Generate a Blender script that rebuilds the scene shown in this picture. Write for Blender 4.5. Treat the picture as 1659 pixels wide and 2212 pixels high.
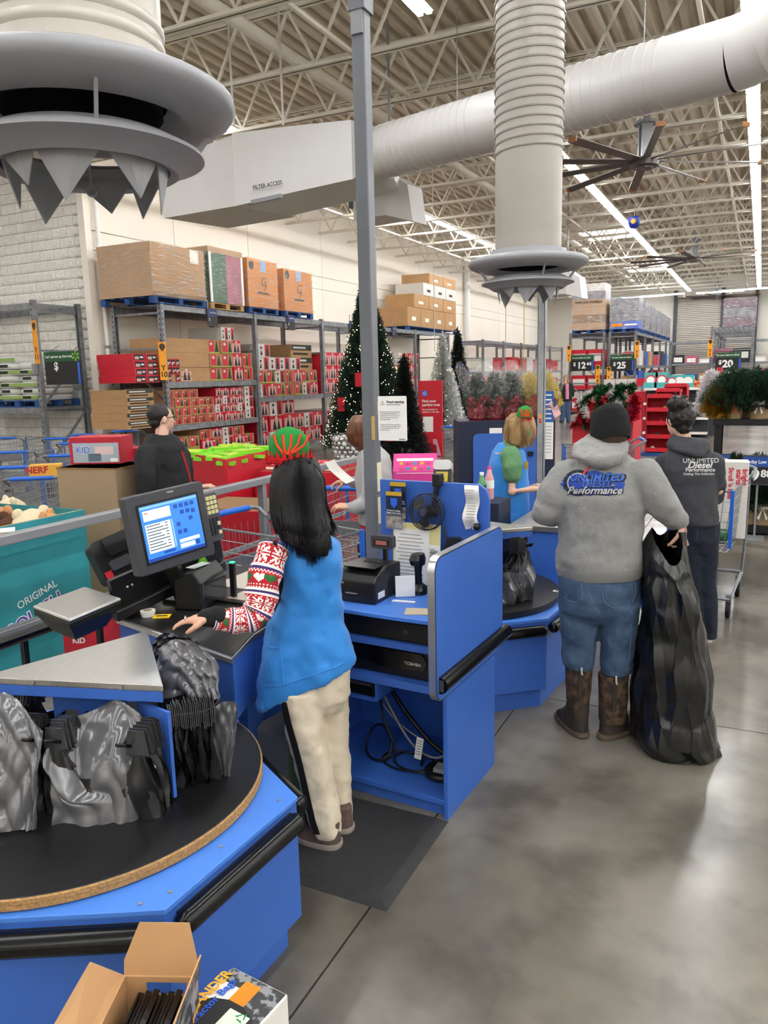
import bpy, bmesh, math, random
from mathutils import Vector, Matrix
from mathutils.bvhtree import BVHTree
for o in list(bpy.data.objects): bpy.data.objects.remove(o, do_unlink=True)
S = bpy.context.scene; COL = S.collection; PI = math.pi
random.seed(7); RND = random.Random(11)
# ---------------------------------------------------------------- camera (height 1.92 m, a little pitched down)
EYE = Vector((0, 0, 1.92)); FPX = 1650.0
_y, _p, _r = 0.45672, 0.176136, -0.024296
FW = Vector((-math.sin(_y)*math.cos(_p), math.cos(_y)*math.cos(_p), -math.sin(_p)))
_ri = Vector((math.cos(_y), math.sin(_y), 0)); _up = _ri.cross(FW)
RT = math.cos(_r)*_ri + math.sin(_r)*_up; UP = -math.sin(_r)*_ri + math.cos(_r)*_up
cd = bpy.data.cameras.new('camera'); cam = bpy.data.objects.new('camera', cd); COL.objects.link(cam)
cam.matrix_world = Matrix(((RT.x, UP.x, -FW.x, EYE.x), (RT.y, UP.y, -FW.y, EYE.y), (RT.z, UP.z, -FW.z, EYE.z), (0, 0, 0, 1)))
cd.sensor_fit = 'HORIZONTAL'; cd.sensor_width = 36; cd.lens = 36*FPX/1659; cd.clip_start = .05; cd.clip_end = 200
S.camera = cam
# survey helpers: a sight line met with a known height / wall / distance gives a point in metres
def ray(x, y): return (x-829.5)/FPX*RT - (y-1106)/FPX*UP + FW
def G(x, y, z=0.0): d = ray(x, y); return EYE + d*((z-EYE.z)/d.z)
def PX(x, y, X): d = ray(x, y); return EYE + d*(X/d.x)
def PY(x, y, Y): d = ray(x, y); return EYE + d*(Y/d.y)
def PD(x, y, t): return EYE + ray(x, y)*t
def depth(p): return (Vector(p)-EYE).dot(FW)
def OV(x, y, b): d = ray(x, y); return EYE + d*(math.hypot(b[0], b[1])/math.hypot(d.x, d.y))
# ---------------------------------------------------------------- world, exposure
w = bpy.data.worlds.new('world'); S.world = w; w.use_nodes = True
w.node_tree.nodes['Background'].inputs[0].default_value = (.8, .85, 1, 1); w.node_tree.nodes['Background'].inputs[1].default_value = .05
S.view_settings.view_transform = 'Standard'; S.view_settings.look = 'None'; S.view_settings.gamma = 1
S.view_settings.exposure = 1.42; S.view_settings.use_curve_mapping = False
LAMP = 14.0      # strength of the strip tubes
# ---------------------------------------------------------------- materials
def lin(h):
    h = h.lstrip('#'); c = [int(h[i:i+2], 16)/255 for i in (0, 2, 4)]
    return [x/12.92 if x <= .04045 else ((x+.055)/1.055)**2.4 for x in c]
_M = {}
def M(name, col='#808080', rough=.5, metal=0, var=0, vs=6, bump=0, bs=30, emit=0, spec=.5, coat=0, stretch=None, attr=None, alpha=1, bd=.01, col2=None, lo=.35, hi=.65, det=4, trans=0, sheen=0):
    if name in _M: return _M[name]
    m = bpy.data.materials.new(name); m.use_nodes = True; nt = m.node_tree; N = nt.nodes; L = nt.links
    b = N['Principled BSDF']; c = lin(col); b.inputs['Base Color'].default_value = (*c, 1)
    b.inputs['Roughness'].default_value = rough; b.inputs['Metallic'].default_value = metal
    b.inputs['Specular IOR Level'].default_value = spec; b.inputs['Coat Weight'].default_value = coat
    if trans: b.inputs['Transmission Weight'].default_value = trans
    if sheen: b.inputs['Sheen Weight'].default_value = sheen
    if emit:
        b.inputs['Emission Color'].default_value = (*c, 1); b.inputs['Emission Strength'].default_value = emit
    if alpha < 1: b.inputs['Alpha'].default_value = alpha
    if var or bump or col2:
        tc = N.new('ShaderNodeTexCoord'); mp = N.new('ShaderNodeMapping'); L.new(tc.outputs['Object'], mp.inputs[0])
        if stretch: mp.inputs['Scale'].default_value = stretch
    if var or col2:
        n = N.new('ShaderNodeTexNoise'); n.inputs['Scale'].default_value = vs; n.inputs['Detail'].default_value = det; L.new(mp.outputs[0], n.inputs[0])
        r = N.new('ShaderNodeValToRGB'); L.new(n.outputs[0], r.inputs[0])
        c2 = lin(col2) if col2 else [min(1, x*(1+var)) for x in c]; c1 = c if col2 else [x*(1-var) for x in c]
        r.color_ramp.elements[0].position = lo; r.color_ramp.elements[1].position = hi
        r.color_ramp.elements[0].color = (*c1, 1); r.color_ramp.elements[1].color = (*c2, 1); L.new(r.outputs[0], b.inputs['Base Color'])
    if attr:
        a = N.new('ShaderNodeAttribute'); a.attribute_name = attr; L.new(a.outputs['Color'], b.inputs['Base Color'])
    if bump:
        n2 = N.new('ShaderNodeTexNoise'); n2.inputs['Scale'].default_value = bs; n2.inputs['Detail'].default_value = 3; L.new(mp.outputs[0], n2.inputs[0])
        bp = N.new('ShaderNodeBump'); bp.inputs['Strength'].default_value = bump; bp.inputs['Distance'].default_value = bd
        L.new(n2.outputs[0], bp.inputs['Height']); L.new(bp.outputs[0], b.inputs['Normal'])
    _M[name] = m; return m
def film(name, col, mixf, rough=.15, bump=.4, bs=20, st=(1, 1, 1)):        # clear plastic film: mostly see-through with a crinkled gloss
    if name in _M: return _M[name]
    m = bpy.data.materials.new(name); m.use_nodes = True; nt = m.node_tree; N = nt.nodes; L = nt.links
    b = N['Principled BSDF']; b.inputs['Base Color'].default_value = (*lin(col), 1); b.inputs['Roughness'].default_value = rough
    b.inputs['Specular IOR Level'].default_value = 1
    t = N.new('ShaderNodeBsdfTransparent'); mx = N.new('ShaderNodeMixShader'); tc = N.new('ShaderNodeTexCoord')
    n = N.new('ShaderNodeTexNoise'); n.inputs['Scale'].default_value = bs; n.inputs['Detail'].default_value = 6; mp = N.new('ShaderNodeMapping'); mp.inputs['Scale'].default_value = st; L.new(tc.outputs['Object'], mp.inputs[0]); L.new(mp.outputs[0], n.inputs[0])
    r = N.new('ShaderNodeValToRGB'); r.color_ramp.elements[0].position = .5; r.color_ramp.elements[1].position = .7
    r.color_ramp.elements[0].color = (mixf*.5,)*3+(1,); r.color_ramp.elements[1].color = (min(1, mixf*2.2),)*3+(1,); L.new(n.outputs[0], r.inputs[0])
    bp = N.new('ShaderNodeBump'); bp.inputs['Strength'].default_value = bump; bp.inputs['Distance'].default_value = .02; L.new(n.outputs[0], bp.inputs['Height']); L.new(bp.outputs[0], b.inputs['Normal'])
    L.new(r.outputs[0], mx.inputs[0]); L.new(t.outputs[0], mx.inputs[1]); L.new(b.outputs[0], mx.inputs[2]); L.new(mx.outputs[0], N['Material Output'].inputs[0])
    _M[name] = m; return m
# ---------------------------------------------------------------- mesh builder
def FR(o, right, up):
    r = Vector(right).normalized(); u = Vector(up); u = (u-r*u.dot(r)).normalized(); n = r.cross(u); o = Vector(o)
    return Matrix(((r.x, u.x, n.x, o.x), (r.y, u.y, n.y, o.y), (r.z, u.z, n.z, o.z), (0, 0, 0, 1)))
def TR(x=0, y=0, z=0, rz=0, rx=0, ry=0, s=1):
    return Matrix.Translation((x, y, z)) @ Matrix.Rotation(rz, 4, 'Z') @ Matrix.Rotation(ry, 4, 'Y') @ Matrix.Rotation(rx, 4, 'X') @ Matrix.Scale(s, 4)
class MB:
    def __init__(s): s.v = []; s.f = []; s.m = []
    def add(s, vs, fs, m=0, T=None):
        n = len(s.v)
        s.v += [tuple(T @ Vector(p)) for p in vs] if T else [tuple(p) for p in vs]
        s.f += [tuple(i+n for i in f) for f in fs]; s.m += m if isinstance(m, list) else [m]*len(fs); return s
    def box(s, a, b, m=0, T=None):
        x0, y0, z0 = a; x1, y1, z1 = b
        return s.add([(x0, y0, z0), (x1, y0, z0), (x1, y1, z0), (x0, y1, z0), (x0, y0, z1), (x1, y0, z1), (x1, y1, z1), (x0, y1, z1)],
              [(0, 3, 2, 1), (4, 5, 6, 7), (0, 1, 5, 4), (1, 2, 6, 5), (2, 3, 7, 6), (3, 0, 4, 7)], m, T)
    def cb(s, c, d, m=0, T=None):
        return s.box([c[i]-d[i]/2 for i in range(3)], [c[i]+d[i]/2 for i in range(3)], m, T)
    def hexa(s, p, m=0):      # eight corners: bottom loop then top loop
        return s.add(p, [(0, 3, 2, 1), (4, 5, 6, 7), (0, 1, 5, 4), (1, 2, 6, 5), (2, 3, 7, 6), (3, 0, 4, 7)], m)
    def bar(s, a, b, w, h, m=0, up=(0, 0, 1)):
        a = Vector(a); b = Vector(b); d = (b-a).normalized(); u = Vector(up)
        if abs(d.dot(u)) > .99: u = Vector((0, 1, 0))
        r = d.cross(u).normalized(); u = r.cross(d); p = []
        for e in (a, b):
            for x, y in ((-1, -1), (1, -1), (1, 1), (-1, 1)): p.append(e + r*x*w/2 + u*y*h/2)
        return s.add(p, [(0, 3, 2, 1), (4, 5, 6, 7), (0, 1, 5, 4), (1, 2, 6, 5), (2, 3, 7, 6), (3, 0, 4, 7)], m)
    def tube(s, pts, r, n=8, m=0, closed=False, T=None, flat=1, cap=True):
        pts = [Vector(p) for p in pts]; k = len(pts); rs = r if isinstance(r, (list, tuple)) else [r]*k
        V = []; F = []; pu = None
        for i, p in enumerate(pts):
            if closed: t = pts[(i+1) % k]-pts[i-1]
            else: t = pts[min(i+1, k-1)]-pts[max(i-1, 0)]
            t.normalize()
            if pu is None: u = Vector((0, 0, 1)) if abs(t.z) < .9 else Vector((1, 0, 0))
            else: u = pu
            a = t.cross(u)
            if a.length < 1e-6: a = t.cross(Vector((0, 1, 0)))
            a.normalize(); u = a.cross(t); pu = u
            for j in range(n):
                q = 2*PI*j/n; V.append(p + a*math.cos(q)*rs[i] + u*math.sin(q)*rs[i]*flat)
        for i in range(k if closed else k-1):
            for j in range(n):
                a = i*n+j; b = i*n+(j+1) % n; c = ((i+1) % k)*n+(j+1) % n; d = ((i+1) % k)*n+j; F.append((a, b, c, d))
        if not closed and cap: F.append(tuple(range(n-1, -1, -1))); F.append(tuple(range((k-1)*n, k*n)))
        return s.add(V, F, m, T)
    def lathe(s, prof, n=24, m=0, T=None, close=False):
        V = []; F = []; k = len(prof)
        for r, z in prof:
            for j in range(n): V.append((r*math.cos(2*PI*j/n), r*math.sin(2*PI*j/n), z))
        ms = []
        for i in range(k if close else k-1):
            for j in range(n):
                a = i*n+j; b = i*n+(j+1) % n; q = (i+1) % k; F.append((a, b, q*n+(j+1) % n, q*n+j)); ms.append(m[i] if isinstance(m, (list, tuple)) else m)
        return s.add(V, F, ms, T)
    def disc(s, r, z, n=24, m=0, T=None): return s.add([(r*math.cos(2*PI*j/n), r*math.sin(2*PI*j/n), z) for j in range(n)], [tuple(range(n))], m, T)
    def cyl(s, r, z0, z1, n=20, m=0, T=None, r2=None): s.lathe([(r, z0), (r if r2 is None else r2, z1)], n, m, T); s.disc(r, z0, n, m, T); return s.disc(r if r2 is None else r2, z1, n, m, T)
    def prism(s, poly, z0, z1, m=0, T=None):
        n = len(poly); V = [(x, y, z0) for x, y in poly]+[(x, y, z1) for x, y in poly]
        F = [tuple(range(n-1, -1, -1)), tuple(range(n, 2*n))]+[(i, (i+1) % n, n+(i+1) % n, n+i) for i in range(n)]
        return s.add(V, F, m, T)
    def sph(s, c, r, n=12, k=8, m=0, T=None):
        r = (r, r, r) if not isinstance(r, (tuple, list)) else r; V = [(0, 0, -1)]; F = []
        for i in range(1, k):
            a = -PI/2+PI*i/k
            for j in range(n): V.append((math.cos(a)*math.cos(2*PI*j/n), math.cos(a)*math.sin(2*PI*j/n), math.sin(a)))
        V.append((0, 0, 1)); e = len(V)-1
        for j in range(n): F.append((0, 1+(j+1) % n, 1+j)); F.append((e, e-n+j, e-n+(j+1) % n))
        for i in range(k-2):
            for j in range(n): a = 1+i*n+j; b = 1+i*n+(j+1) % n; F.append((a, b, b+n, a+n))
        c = Vector(c); V = [Vector((x*r[0], y*r[1], z*r[2])) for x, y, z in V]
        if T: V = [T @ p for p in V]
        return s.add([p+c for p in V], F, m)
    def loft(s, rings, n=20, m=0, cap=True, T=None):   # ring = (centre, rx, ry[, power[, tilt_x]])
        V = []; F = []
        for R in rings:
            c, rx, ry = R[0], R[1], R[2]; pw = R[3] if len(R) > 3 else 2; tx = R[4] if len(R) > 4 else 0; ty = R[5] if len(R) > 5 else 0
            for j in range(n):
                q = 2*PI*j/n; cx, sy = math.cos(q), math.sin(q)
                ex = math.copysign(abs(cx)**(2/pw), cx)*rx; ey = math.copysign(abs(sy)**(2/pw), sy)*ry
                V.append((c[0]+ex, c[1]+ey, c[2]+ey*tx+ex*ty))
        for i in range(len(rings)-1):
            for j in range(n): a = i*n+j; b = i*n+(j+1) % n; F.append((a, b, b+n, a+n))
        if cap: F.append(tuple(range(n-1, -1, -1))); F.append(tuple(range((len(rings)-1)*n, len(rings)*n)))
        return s.add(V, F, m, T)
    def limb(s, pts, rs, n=12, m=0):
        s.tube(pts, rs, n, m)
        for p, r in zip(pts, rs): s.sph(p, r, n, 8, m)
        return s
    def grid(s, fn, nu, nv, m=0, cu=False):
        V = [fn(i/nu, j/nv) for j in range(nv+1) for i in range(nu+(0 if cu else 1))]; w = nu if cu else nu+1
        F = [(j*w+i, j*w+(i+1) % w, (j+1)*w+(i+1) % w, (j+1)*w+i) for j in range(nv) for i in range(nu)]
        return s.add(V, F, m)
    def quad(s, a, b, c, d, m=0): return s.add([a, b, c, d], [(0, 1, 2, 3)], m)
    def mesh(s, name, mats, smooth=None, fix=True, T=None):
        me = bpy.data.meshes.new(name); vs = [tuple(T @ Vector(p)) for p in s.v] if T else s.v
        me.from_pydata(vs, [], s.f)
        for mm in (mats if isinstance(mats, (list, tuple)) else [mats]): me.materials.append(mm)
        if max(s.m, default=0): me.polygons.foreach_set('material_index', s.m)
        if fix:
            bm = bmesh.new(); bm.from_mesh(me); bmesh.ops.recalc_face_normals(bm, faces=bm.faces); bm.to_mesh(me); bm.free()
        if smooth is not None:
            me.polygons.foreach_set('use_smooth', [True]*len(me.polygons)); me.set_sharp_from_angle(angle=math.radians(smooth))
        me.update(); return me
    def obj(s, name, mats, parent=None, smooth=None, world=False, fix=True, bev=0):
        T = wmat(parent).inverted() if (world and parent) else None
        return link(name, s.mesh(name, mats, smooth, fix, T), parent, bev)
def wmat(o):
    m = Matrix.Identity(4)
    while o: m = o.matrix_basis @ m; o = o.parent
    return m
def link(name, me, parent=None, bev=0):
    o = bpy.data.objects.new(name, me); COL.objects.link(o); o.parent = parent
    if bev:
        b = o.modifiers.new('bevel', 'BEVEL'); b.width = bev; b.segments = 2; b.limit_method = 'ANGLE'; b.angle_limit = .6
    return o
def tag(o, label=None, cat=None, group=None, kind=None):
    if label: o['label'] = label
    if cat: o['category'] = cat
    if group: o['group'] = group
    if kind: o['kind'] = kind
    return o
def thing(name, label, cat, loc=(0, 0, 0), rz=0, group=None):
    o = bpy.data.objects.new(name, None); COL.objects.link(o); o.empty_display_size = .1
    o.location = loc; o.rotation_euler = (0, 0, rz); return tag(o, label, cat, group)
def copy_tree(o, parent=None, label=None, loc=None, rz=None, group=None):
    c = o.copy(); COL.objects.link(c); c.parent = parent
    if label: c['label'] = label
    if group: c['group'] = group
    if loc is not None: c.location = loc
    if rz is not None: c.rotation_euler = (0, 0, rz)
    for ch in list(o.children): copy_tree(ch, c)
    return c
def struct(o): o['kind'] = 'structure'; return o
def text_mesh(s, size, bold=0, align='CENTER', shear=0, ext=0.0, ls=1.0):
    cu = bpy.data.curves.new('lettering', 'FONT'); cu.body = s; cu.size = size; cu.align_x = align; cu.align_y = 'CENTER'
    cu.offset = bold*size; cu.shear = shear; cu.extrude = ext; cu.space_line = ls; cu.resolution_u = 3; cu.fill_mode = 'FRONT' if not ext else 'BOTH'
    o = bpy.data.objects.new('lettering', cu); COL.objects.link(o)
    me = bpy.data.meshes.new_from_object(o.evaluated_get(bpy.context.evaluated_depsgraph_get()))
    bpy.data.objects.remove(o); bpy.data.curves.remove(cu); return me
def text(s, size, mat, T, parent, name='lettering', bold=.012, align='CENTER', shear=0, sx=1, world=True, ls=1.0):
    me = text_mesh(s, size, bold, align, shear, 0, ls); me.name = name
    TT = T @ Matrix.Translation((0, 0, .0008)) @ Matrix.Diagonal((sx, 1, 1, 1))
    if world and parent: TT = wmat(parent).inverted() @ TT
    me.transform(TT); me.materials.clear(); me.materials.append(mat); return link(name, me, parent)
def remesh(mb, voxel, it=4, disp=None, mats=None, smooth=True, T=None, fac=.5):
    me = mb.mesh('t', [], None, True, T); o = bpy.data.objects.new('t', me); COL.objects.link(o)
    r = o.modifiers.new('r', 'REMESH'); r.mode = 'VOXEL'; r.voxel_size = voxel; r.use_smooth_shade = smooth
    if it: q = o.modifiers.new('s', 'SMOOTH'); q.iterations = it; q.factor = fac
    for d in (disp or []):       # (scale, strength[, stretch]) folds in the cloth
        t = bpy.data.textures.new('folds', 'CLOUDS'); t.noise_scale = d[0]; t.noise_depth = 2
        q = o.modifiers.new('d', 'DISPLACE'); q.texture = t; q.strength = d[1]; q.mid_level = .5; q.texture_coords = 'LOCAL'
    if disp: q = o.modifiers.new('s2', 'SMOOTH'); q.iterations = 1
    out = bpy.data.meshes.new_from_object(o.evaluated_get(bpy.context.evaluated_depsgraph_get()))
    bpy.data.objects.remove(o); bpy.data.meshes.remove(me); out.materials.clear()
    for mm in (mats if isinstance(mats, (list, tuple)) else [mats]): out.materials.append(mm)
    return out
def arc(c, r, a0, a1, n, z=0, plane='xy'):
    out = []
    for i in range(n+1):
        a = a0+(a1-a0)*i/n; x, y = r*math.cos(a), r*math.sin(a)
        out.append((c[0]+x, c[1]+y, z) if plane == 'xy' else ((c[0]+x, z, c[1]+y) if plane == 'xz' else (z, c[0]+x, c[1]+y)))
    return out
def rrect(w, h, r, n=4):
    p = []
    for cx, cy, a in ((w/2-r, h/2-r, 0), (-w/2+r, h/2-r, PI/2), (-w/2+r, -h/2+r, PI), (w/2-r, -h/2+r, 1.5*PI)):
        for i in range(n+1): q = a+PI/2*i/n; p.append((cx+r*math.cos(q), cy+r*math.sin(q)))
    return p
def spl(pts, k):
    out = []; n = len(pts)-1
    for i in range(k+1):
        t = i/k*n; j = min(int(t), n-1); u = t-j; p0, p1, p2, p3 = pts[max(j-1, 0)], pts[j], pts[j+1], pts[min(j+2, n)]
        out.append(.5*((2*p1)+(-p0+p2)*u+(2*p0-5*p1+4*p2-p3)*u*u+(-p0+3*p1-3*p2+p3)*u**3))
    return out
def ordn(i): return ['first', 'second', 'third', 'fourth', 'fifth', 'sixth', 'seventh', 'eighth', 'ninth', 'tenth', 'eleventh', 'twelfth', 'thirteenth', 'fourteenth', 'fifteenth', 'sixteenth'][i] if i < 16 else '%dth' % (i+1)
# palette
BLUE = M('fixture_blue', '#3866bd', .42, var=.05, vs=2); BLUE_LIT = M('fixture_blue_lit', '#4a82dc', .4)  # second blue has the light on upper faces put into its colour
NAVY = M('navy_panel', '#141f3a', .5); BLACK = M('black_plastic', '#101011', .38); RUB = M('black_rubber', '#060607', .22, spec=.35); MATTE = M('matte_black', '#0c0c0d', .7)
STEEL = M('brushed_steel', '#c4c2be', .3, .9, var=.08, vs=40, stretch=(1, 12, 1)); CHROME = M('chrome_edge', '#d2d2d2', .3, .9)
GALV = M('galvanised_steel', '#85888c', .45, .35, var=.22, vs=9, bump=.1, bs=25); GREY = M('grey_paint', '#8b8d92', .4, .2); DGREY = M('dark_grey', '#3a3b40', .5)
WHITE = M('white_paint', '#eeeeea', .5); PAPER = M('paper', '#f1efe8', .8); KRAFT = M('kraft_card', '#b58d62', .8, var=.06, vs=3); KRAFT2 = M('kraft_dark', '#8d6a45', .85)
RED = M('red_card', '#c5142a', .5, var=.04, vs=2); RED2 = M('red_print', '#cf1f33', .5); YEL = M('yellow_print', '#f4a91c', .5); GREEN = M('green_print', '#1d5a32', .5)
DGREEN = M('dark_tree_print', '#26352a', .6); INK = M('ink', '#15161a', .6); CORRW = M('white_card', '#d4d1cb', .7)
BLUEPR = M('blue_print', '#1c57c9', .5); SPARK = M('spark_blue', '#2a62d8', .45); ORANGE = M('orange_print', '#e58a1a', .55); WOODP = M('pallet_wood', '#b08a5c', .85, var=.2, vs=8); PALB = M('pallet_blue', '#1d4a86', .7, var=.15, vs=6)
# ================================================================ SETTING
def world_noise_mat(name, c1, c2, c3, s1, s2, r0, r1, bump=.02):
    m = bpy.data.materials.new(name); m.use_nodes = True; nt = m.node_tree; N = nt.nodes; L = nt.links; b = N['Principled BSDF']
    g = N.new('ShaderNodeNewGeometry')
    def noise(s, d, dist=0):
        n = N.new('ShaderNodeTexNoise'); n.inputs['Scale'].default_value = s; n.inputs['Detail'].default_value = d; n.inputs['Distortion'].default_value = dist; L.new(g.outputs['Position'], n.inputs[0]); return n
    def ramp(src, a, ca, bb, cb_):
        r = N.new('ShaderNodeValToRGB'); r.color_ramp.interpolation = 'EASE'; r.color_ramp.elements[0].position = a; r.color_ramp.elements[1].position = bb; r.color_ramp.elements[0].color = ca; r.color_ramp.elements[1].color = cb_; L.new(src, r.inputs[0]); return r
    n1 = noise(s1, 9, .2); n2 = noise(s2, 10, .1); n3 = noise(s2*7, 3)
    a = ramp(n1.outputs[0], .35, (*lin(c1), 1), .68, (*lin(c2), 1)); k = ramp(n2.outputs[0], .3, (*lin(c3), 1), .6, (1, 1, 1, 1))
    mx = N.new('ShaderNodeMixRGB'); mx.blend_type = 'MULTIPLY'; mx.inputs[0].default_value = .55; L.new(a.outputs[0], mx.inputs[1]); L.new(k.outputs[0], mx.inputs[2])
    L.new(mx.outputs[0], b.inputs['Base Color'])
    rr = ramp(n2.outputs[0], .3, (r1,)*3+(1,), .65, (r0,)*3+(1,)); L.new(rr.outputs[0], b.inputs['Roughness'])
    bp = N.new('ShaderNodeBump'); bp.inputs['Strength'].default_value = bump; bp.inputs['Distance'].default_value = .01; L.new(n3.outputs[0], bp.inputs['Height']); L.new(bp.outputs[0], b.inputs['Normal'])
    return m
CONC = world_noise_mat('polished_concrete', '#615c53', '#8b857a', '#857f74', .7, 2.6, .2, .26)
fl = struct(MB().box((-13, -13, -.2), (16, 49, -.02)).obj('floor', M('joint_dark', '#4a463f', .9)))
sm = MB().box((0, 0, -.02), (4.592, 4.592, 0)).mesh('slab', CONC); dmat = M('floor_damp', '#5f5a52', .4)
for i in range(-3, 4):
    for j in range(-4, 10):
        o = link('slab', sm, fl); o.location = (-1.18+4.6*i, 4.28+4.6*j, 0)
CREAM = M('cream_wall', '#f3ecdf', .6, var=.02, vs=.5); CREAM2 = M('cream_joint', '#b9b2a4', .8); BLK = M('split_block', '#f4f1ea', .75, var=.05, vs=20, bump=.6, bs=55, bd=.02)
wl = struct(MB().box((-12.4, 11.62, 0), (-12.03, 48.4, 7.2)).obj('wall_left', CREAM2))
zb = [0, PX(1015, 682, -12).z, PX(1015, 664, -12).z, 7.05]; yb = [11.62, 14.1, 16.9, 20.6, 24.3, 28, 33.1, 38, 43, 48]
for i in range(len(yb)-1):
    for j in range(3):
        MB().box((-12.05, yb[i]+.008, zb[j]+.008), (-12, yb[i+1]-.008, zb[j+1]-.008)).obj('panel', CREAM, wl)
wb = struct(MB().box((-21, 11.66, 0), (-12.03, 12.2, 7.2)).obj('wall_block', CREAM2))
rb = random.Random(5); blocks = []
for k in range(5):
    m = MB(); nx, nz = 9, 5
    def fn(u, v, k=k):
        e = min(u, 1-u, v, 1-v); return (u*.39, -(.012 if e < .02 else .02+.03*rb.random()), v*.19)
    m.grid(fn, nx, nz); m.box((0, -.012, 0), (.39, .04, .19)); blocks.append(m.mesh('block', BLK, 25))
nb = 0
for r in range(31):
    for c in range(10):
        x = -12.03-.4*(c+1)+(0 if r % 2 else .2)
        if x+.39 > -12.03: continue
        o = link('block', blocks[rb.randrange(5)], wb); o.location = (x, 11.64, r*.2+.005); nb += 1
struct(MB().box((-13, 48, 0), (16, 48.3, 7.2)).obj('wall_far', M('far_wall', '#d9d5cb', .6)))
struct(MB().box((15.6, -13, 0), (16, 48, 7.2)).obj('wall_right', CREAM)); struct(MB().box((-21, -13, 0), (16, -12.6, 7.2)).obj('wall_back', CREAM))
struct(MB().box((-21, -13, 0), (-20.6, 12, 7.2)).obj('wall_side', CREAM))
# corner trim, pipes
struct(MB().box((-12.12, 11.48, 0), (-11.96, 11.64, 7.0)).obj('trim_1', CREAM))
t = thing('conduit_pipe', 'white conduit pipe down the wall corner beside the Y10 rack', 'pipe', (-11.9, 11.75, 0))
MB().tube([(0, 0, 1.9), (0, 0, 7)], .045, 10).obj('pipe', WHITE, t, 40); MB().cyl(.06, 1.85, 1.95, 12).obj('end_cap', GREY, t, 40); MB().cyl(.055, 2.6, 2.66, 12).obj('clamp', GREY, t, 40)
p = PX(1008, 660, -11.85); t = thing('downpipe', 'thick white downpipe fixed upright to the long cream wall', 'pipe', (-11.82, p.y, 0))
MB().tube([(0, 0, 0), (0, 0, 7)], .13, 14).obj('pipe', WHITE, t, 40); MB().cyl(.16, 5.6, 5.75, 14).obj('collar', WHITE, t, 40)
# far roller door and mullions
dx0, dx1 = PY(1458, 700, 47.9).x, PY(1632, 700, 47.9).x
dr = struct(MB().box((dx0, 47.9, 0), (dx1, 47.98, 5.9)).obj('door_1', M('roller_door', '#a39c92', .5)))
m = MB()
for i in range(58): m.box((dx0+.1, 47.84, .1+i*.1), (dx1-.1, 47.9, .16+i*.1))
tag(m.obj('slats', M('roller_slats', '#b9b2a8', .45), dr), kind='stuff')
for x in (dx0, (dx0+dx1)/2+.4, dx1): MB().box((x-.09, 47.7, 0), (x+.09, 47.9, 6.3)).obj('door_post', DGREY, dr)
# ceiling: fluted deck
DECK = M('deck_paint', '#c6bba7', .55, var=.05, vs=1.5); TRUSS = M('joist_paint', '#ded8ca', .5)
prof = []; x = -12.4
while x < 16:
    prof += [(x, 7.0), (x+.09, 7.0), (x+.12, 7.09), (x+.21, 7.09)]; x += .24
m = MB(); n = len(prof); m.add([(a, -13, b) for a, b in prof]+[(a, 48.2, b) for a, b in prof], [(i, i+1, n+i+1, n+i) for i in range(n-1)])
m.box((-21, -13, 7.1), (16, 48.2, 7.3)); struct(m.obj('ceiling', DECK, fix=False))
# open-web joists
webm = MB().bar((0, 0, 6.14), (.42, 0, 6.88), .035, .035).mesh('web_member', TRUSS); webm2 = MB().bar((0, 0, 6.88), (.42, 0, 6.14), .035, .035).mesh('web_member', TRUSS)
ch = {}
for nm, z in (('bottom_chord', 6.12), ('top_chord', 6.92)):
    q = MB()
    for s in (-1, 1): q.box((-12, s*.012, z-.03), (15.5, s*.012+s*.055, z-.022)); q.box((-12, s*.012, z-.03), (15.5, s*.012+s*.008, z+.035))
    ch[nm] = q.mesh(nm, TRUSS)
q = MB()
for k in range(64): q.bar((-12+.42*k, 0, 6.14 if k % 2 else 6.88), (-12+.42*(k+1), 0, 6.88 if k % 2 else 6.14), .03, .03)
webs = q.mesh('web', TRUSS)
for j in range(22):
    Y = 8.05+1.78*j; t = thing('roof_joist', 'white open-web steel roof joist, %s one counting from the camera' % ordn(j), 'joist', (0, Y, 0), 0, 'open-web roof joists')
    for nm in ch: link(nm, ch[nm], t)
    if j < 5:
        for k in range(3, 62):
            o = link('web_member', webm if k % 2 else webm2, t); o.location = (-12+.42*k, 0, 0)
    else: tag(link('web', webs, t), kind='stuff')
for i, (x, z, r) in enumerate(((-8.9, 6.55, .05), (-6.3, 6.45, .09), (-2.2, 6.5, .05), (1.5, 6.45, .06))):
    tag(MB().tube([(x, 5, z), (x, 47.5, z)], r, 10).obj('sprinkler_pipe', TRUSS, None, 40), 'white pipe running lengthwise through the roof joists, %s from the cream wall' % ordn(i), 'pipe', 'pipes through the joists')
for i, x in enumerate((-10.2, -5.1, -.9, 3.2)):
    tag(MB().bar((x, 7, 6.14), (x, 47.5, 6.14), .05, .05).obj('bridging_bar', TRUSS), 'thin bridging bar under the joists, %s from the cream wall' % ordn(i), 'bar', 'bridging bars')
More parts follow.
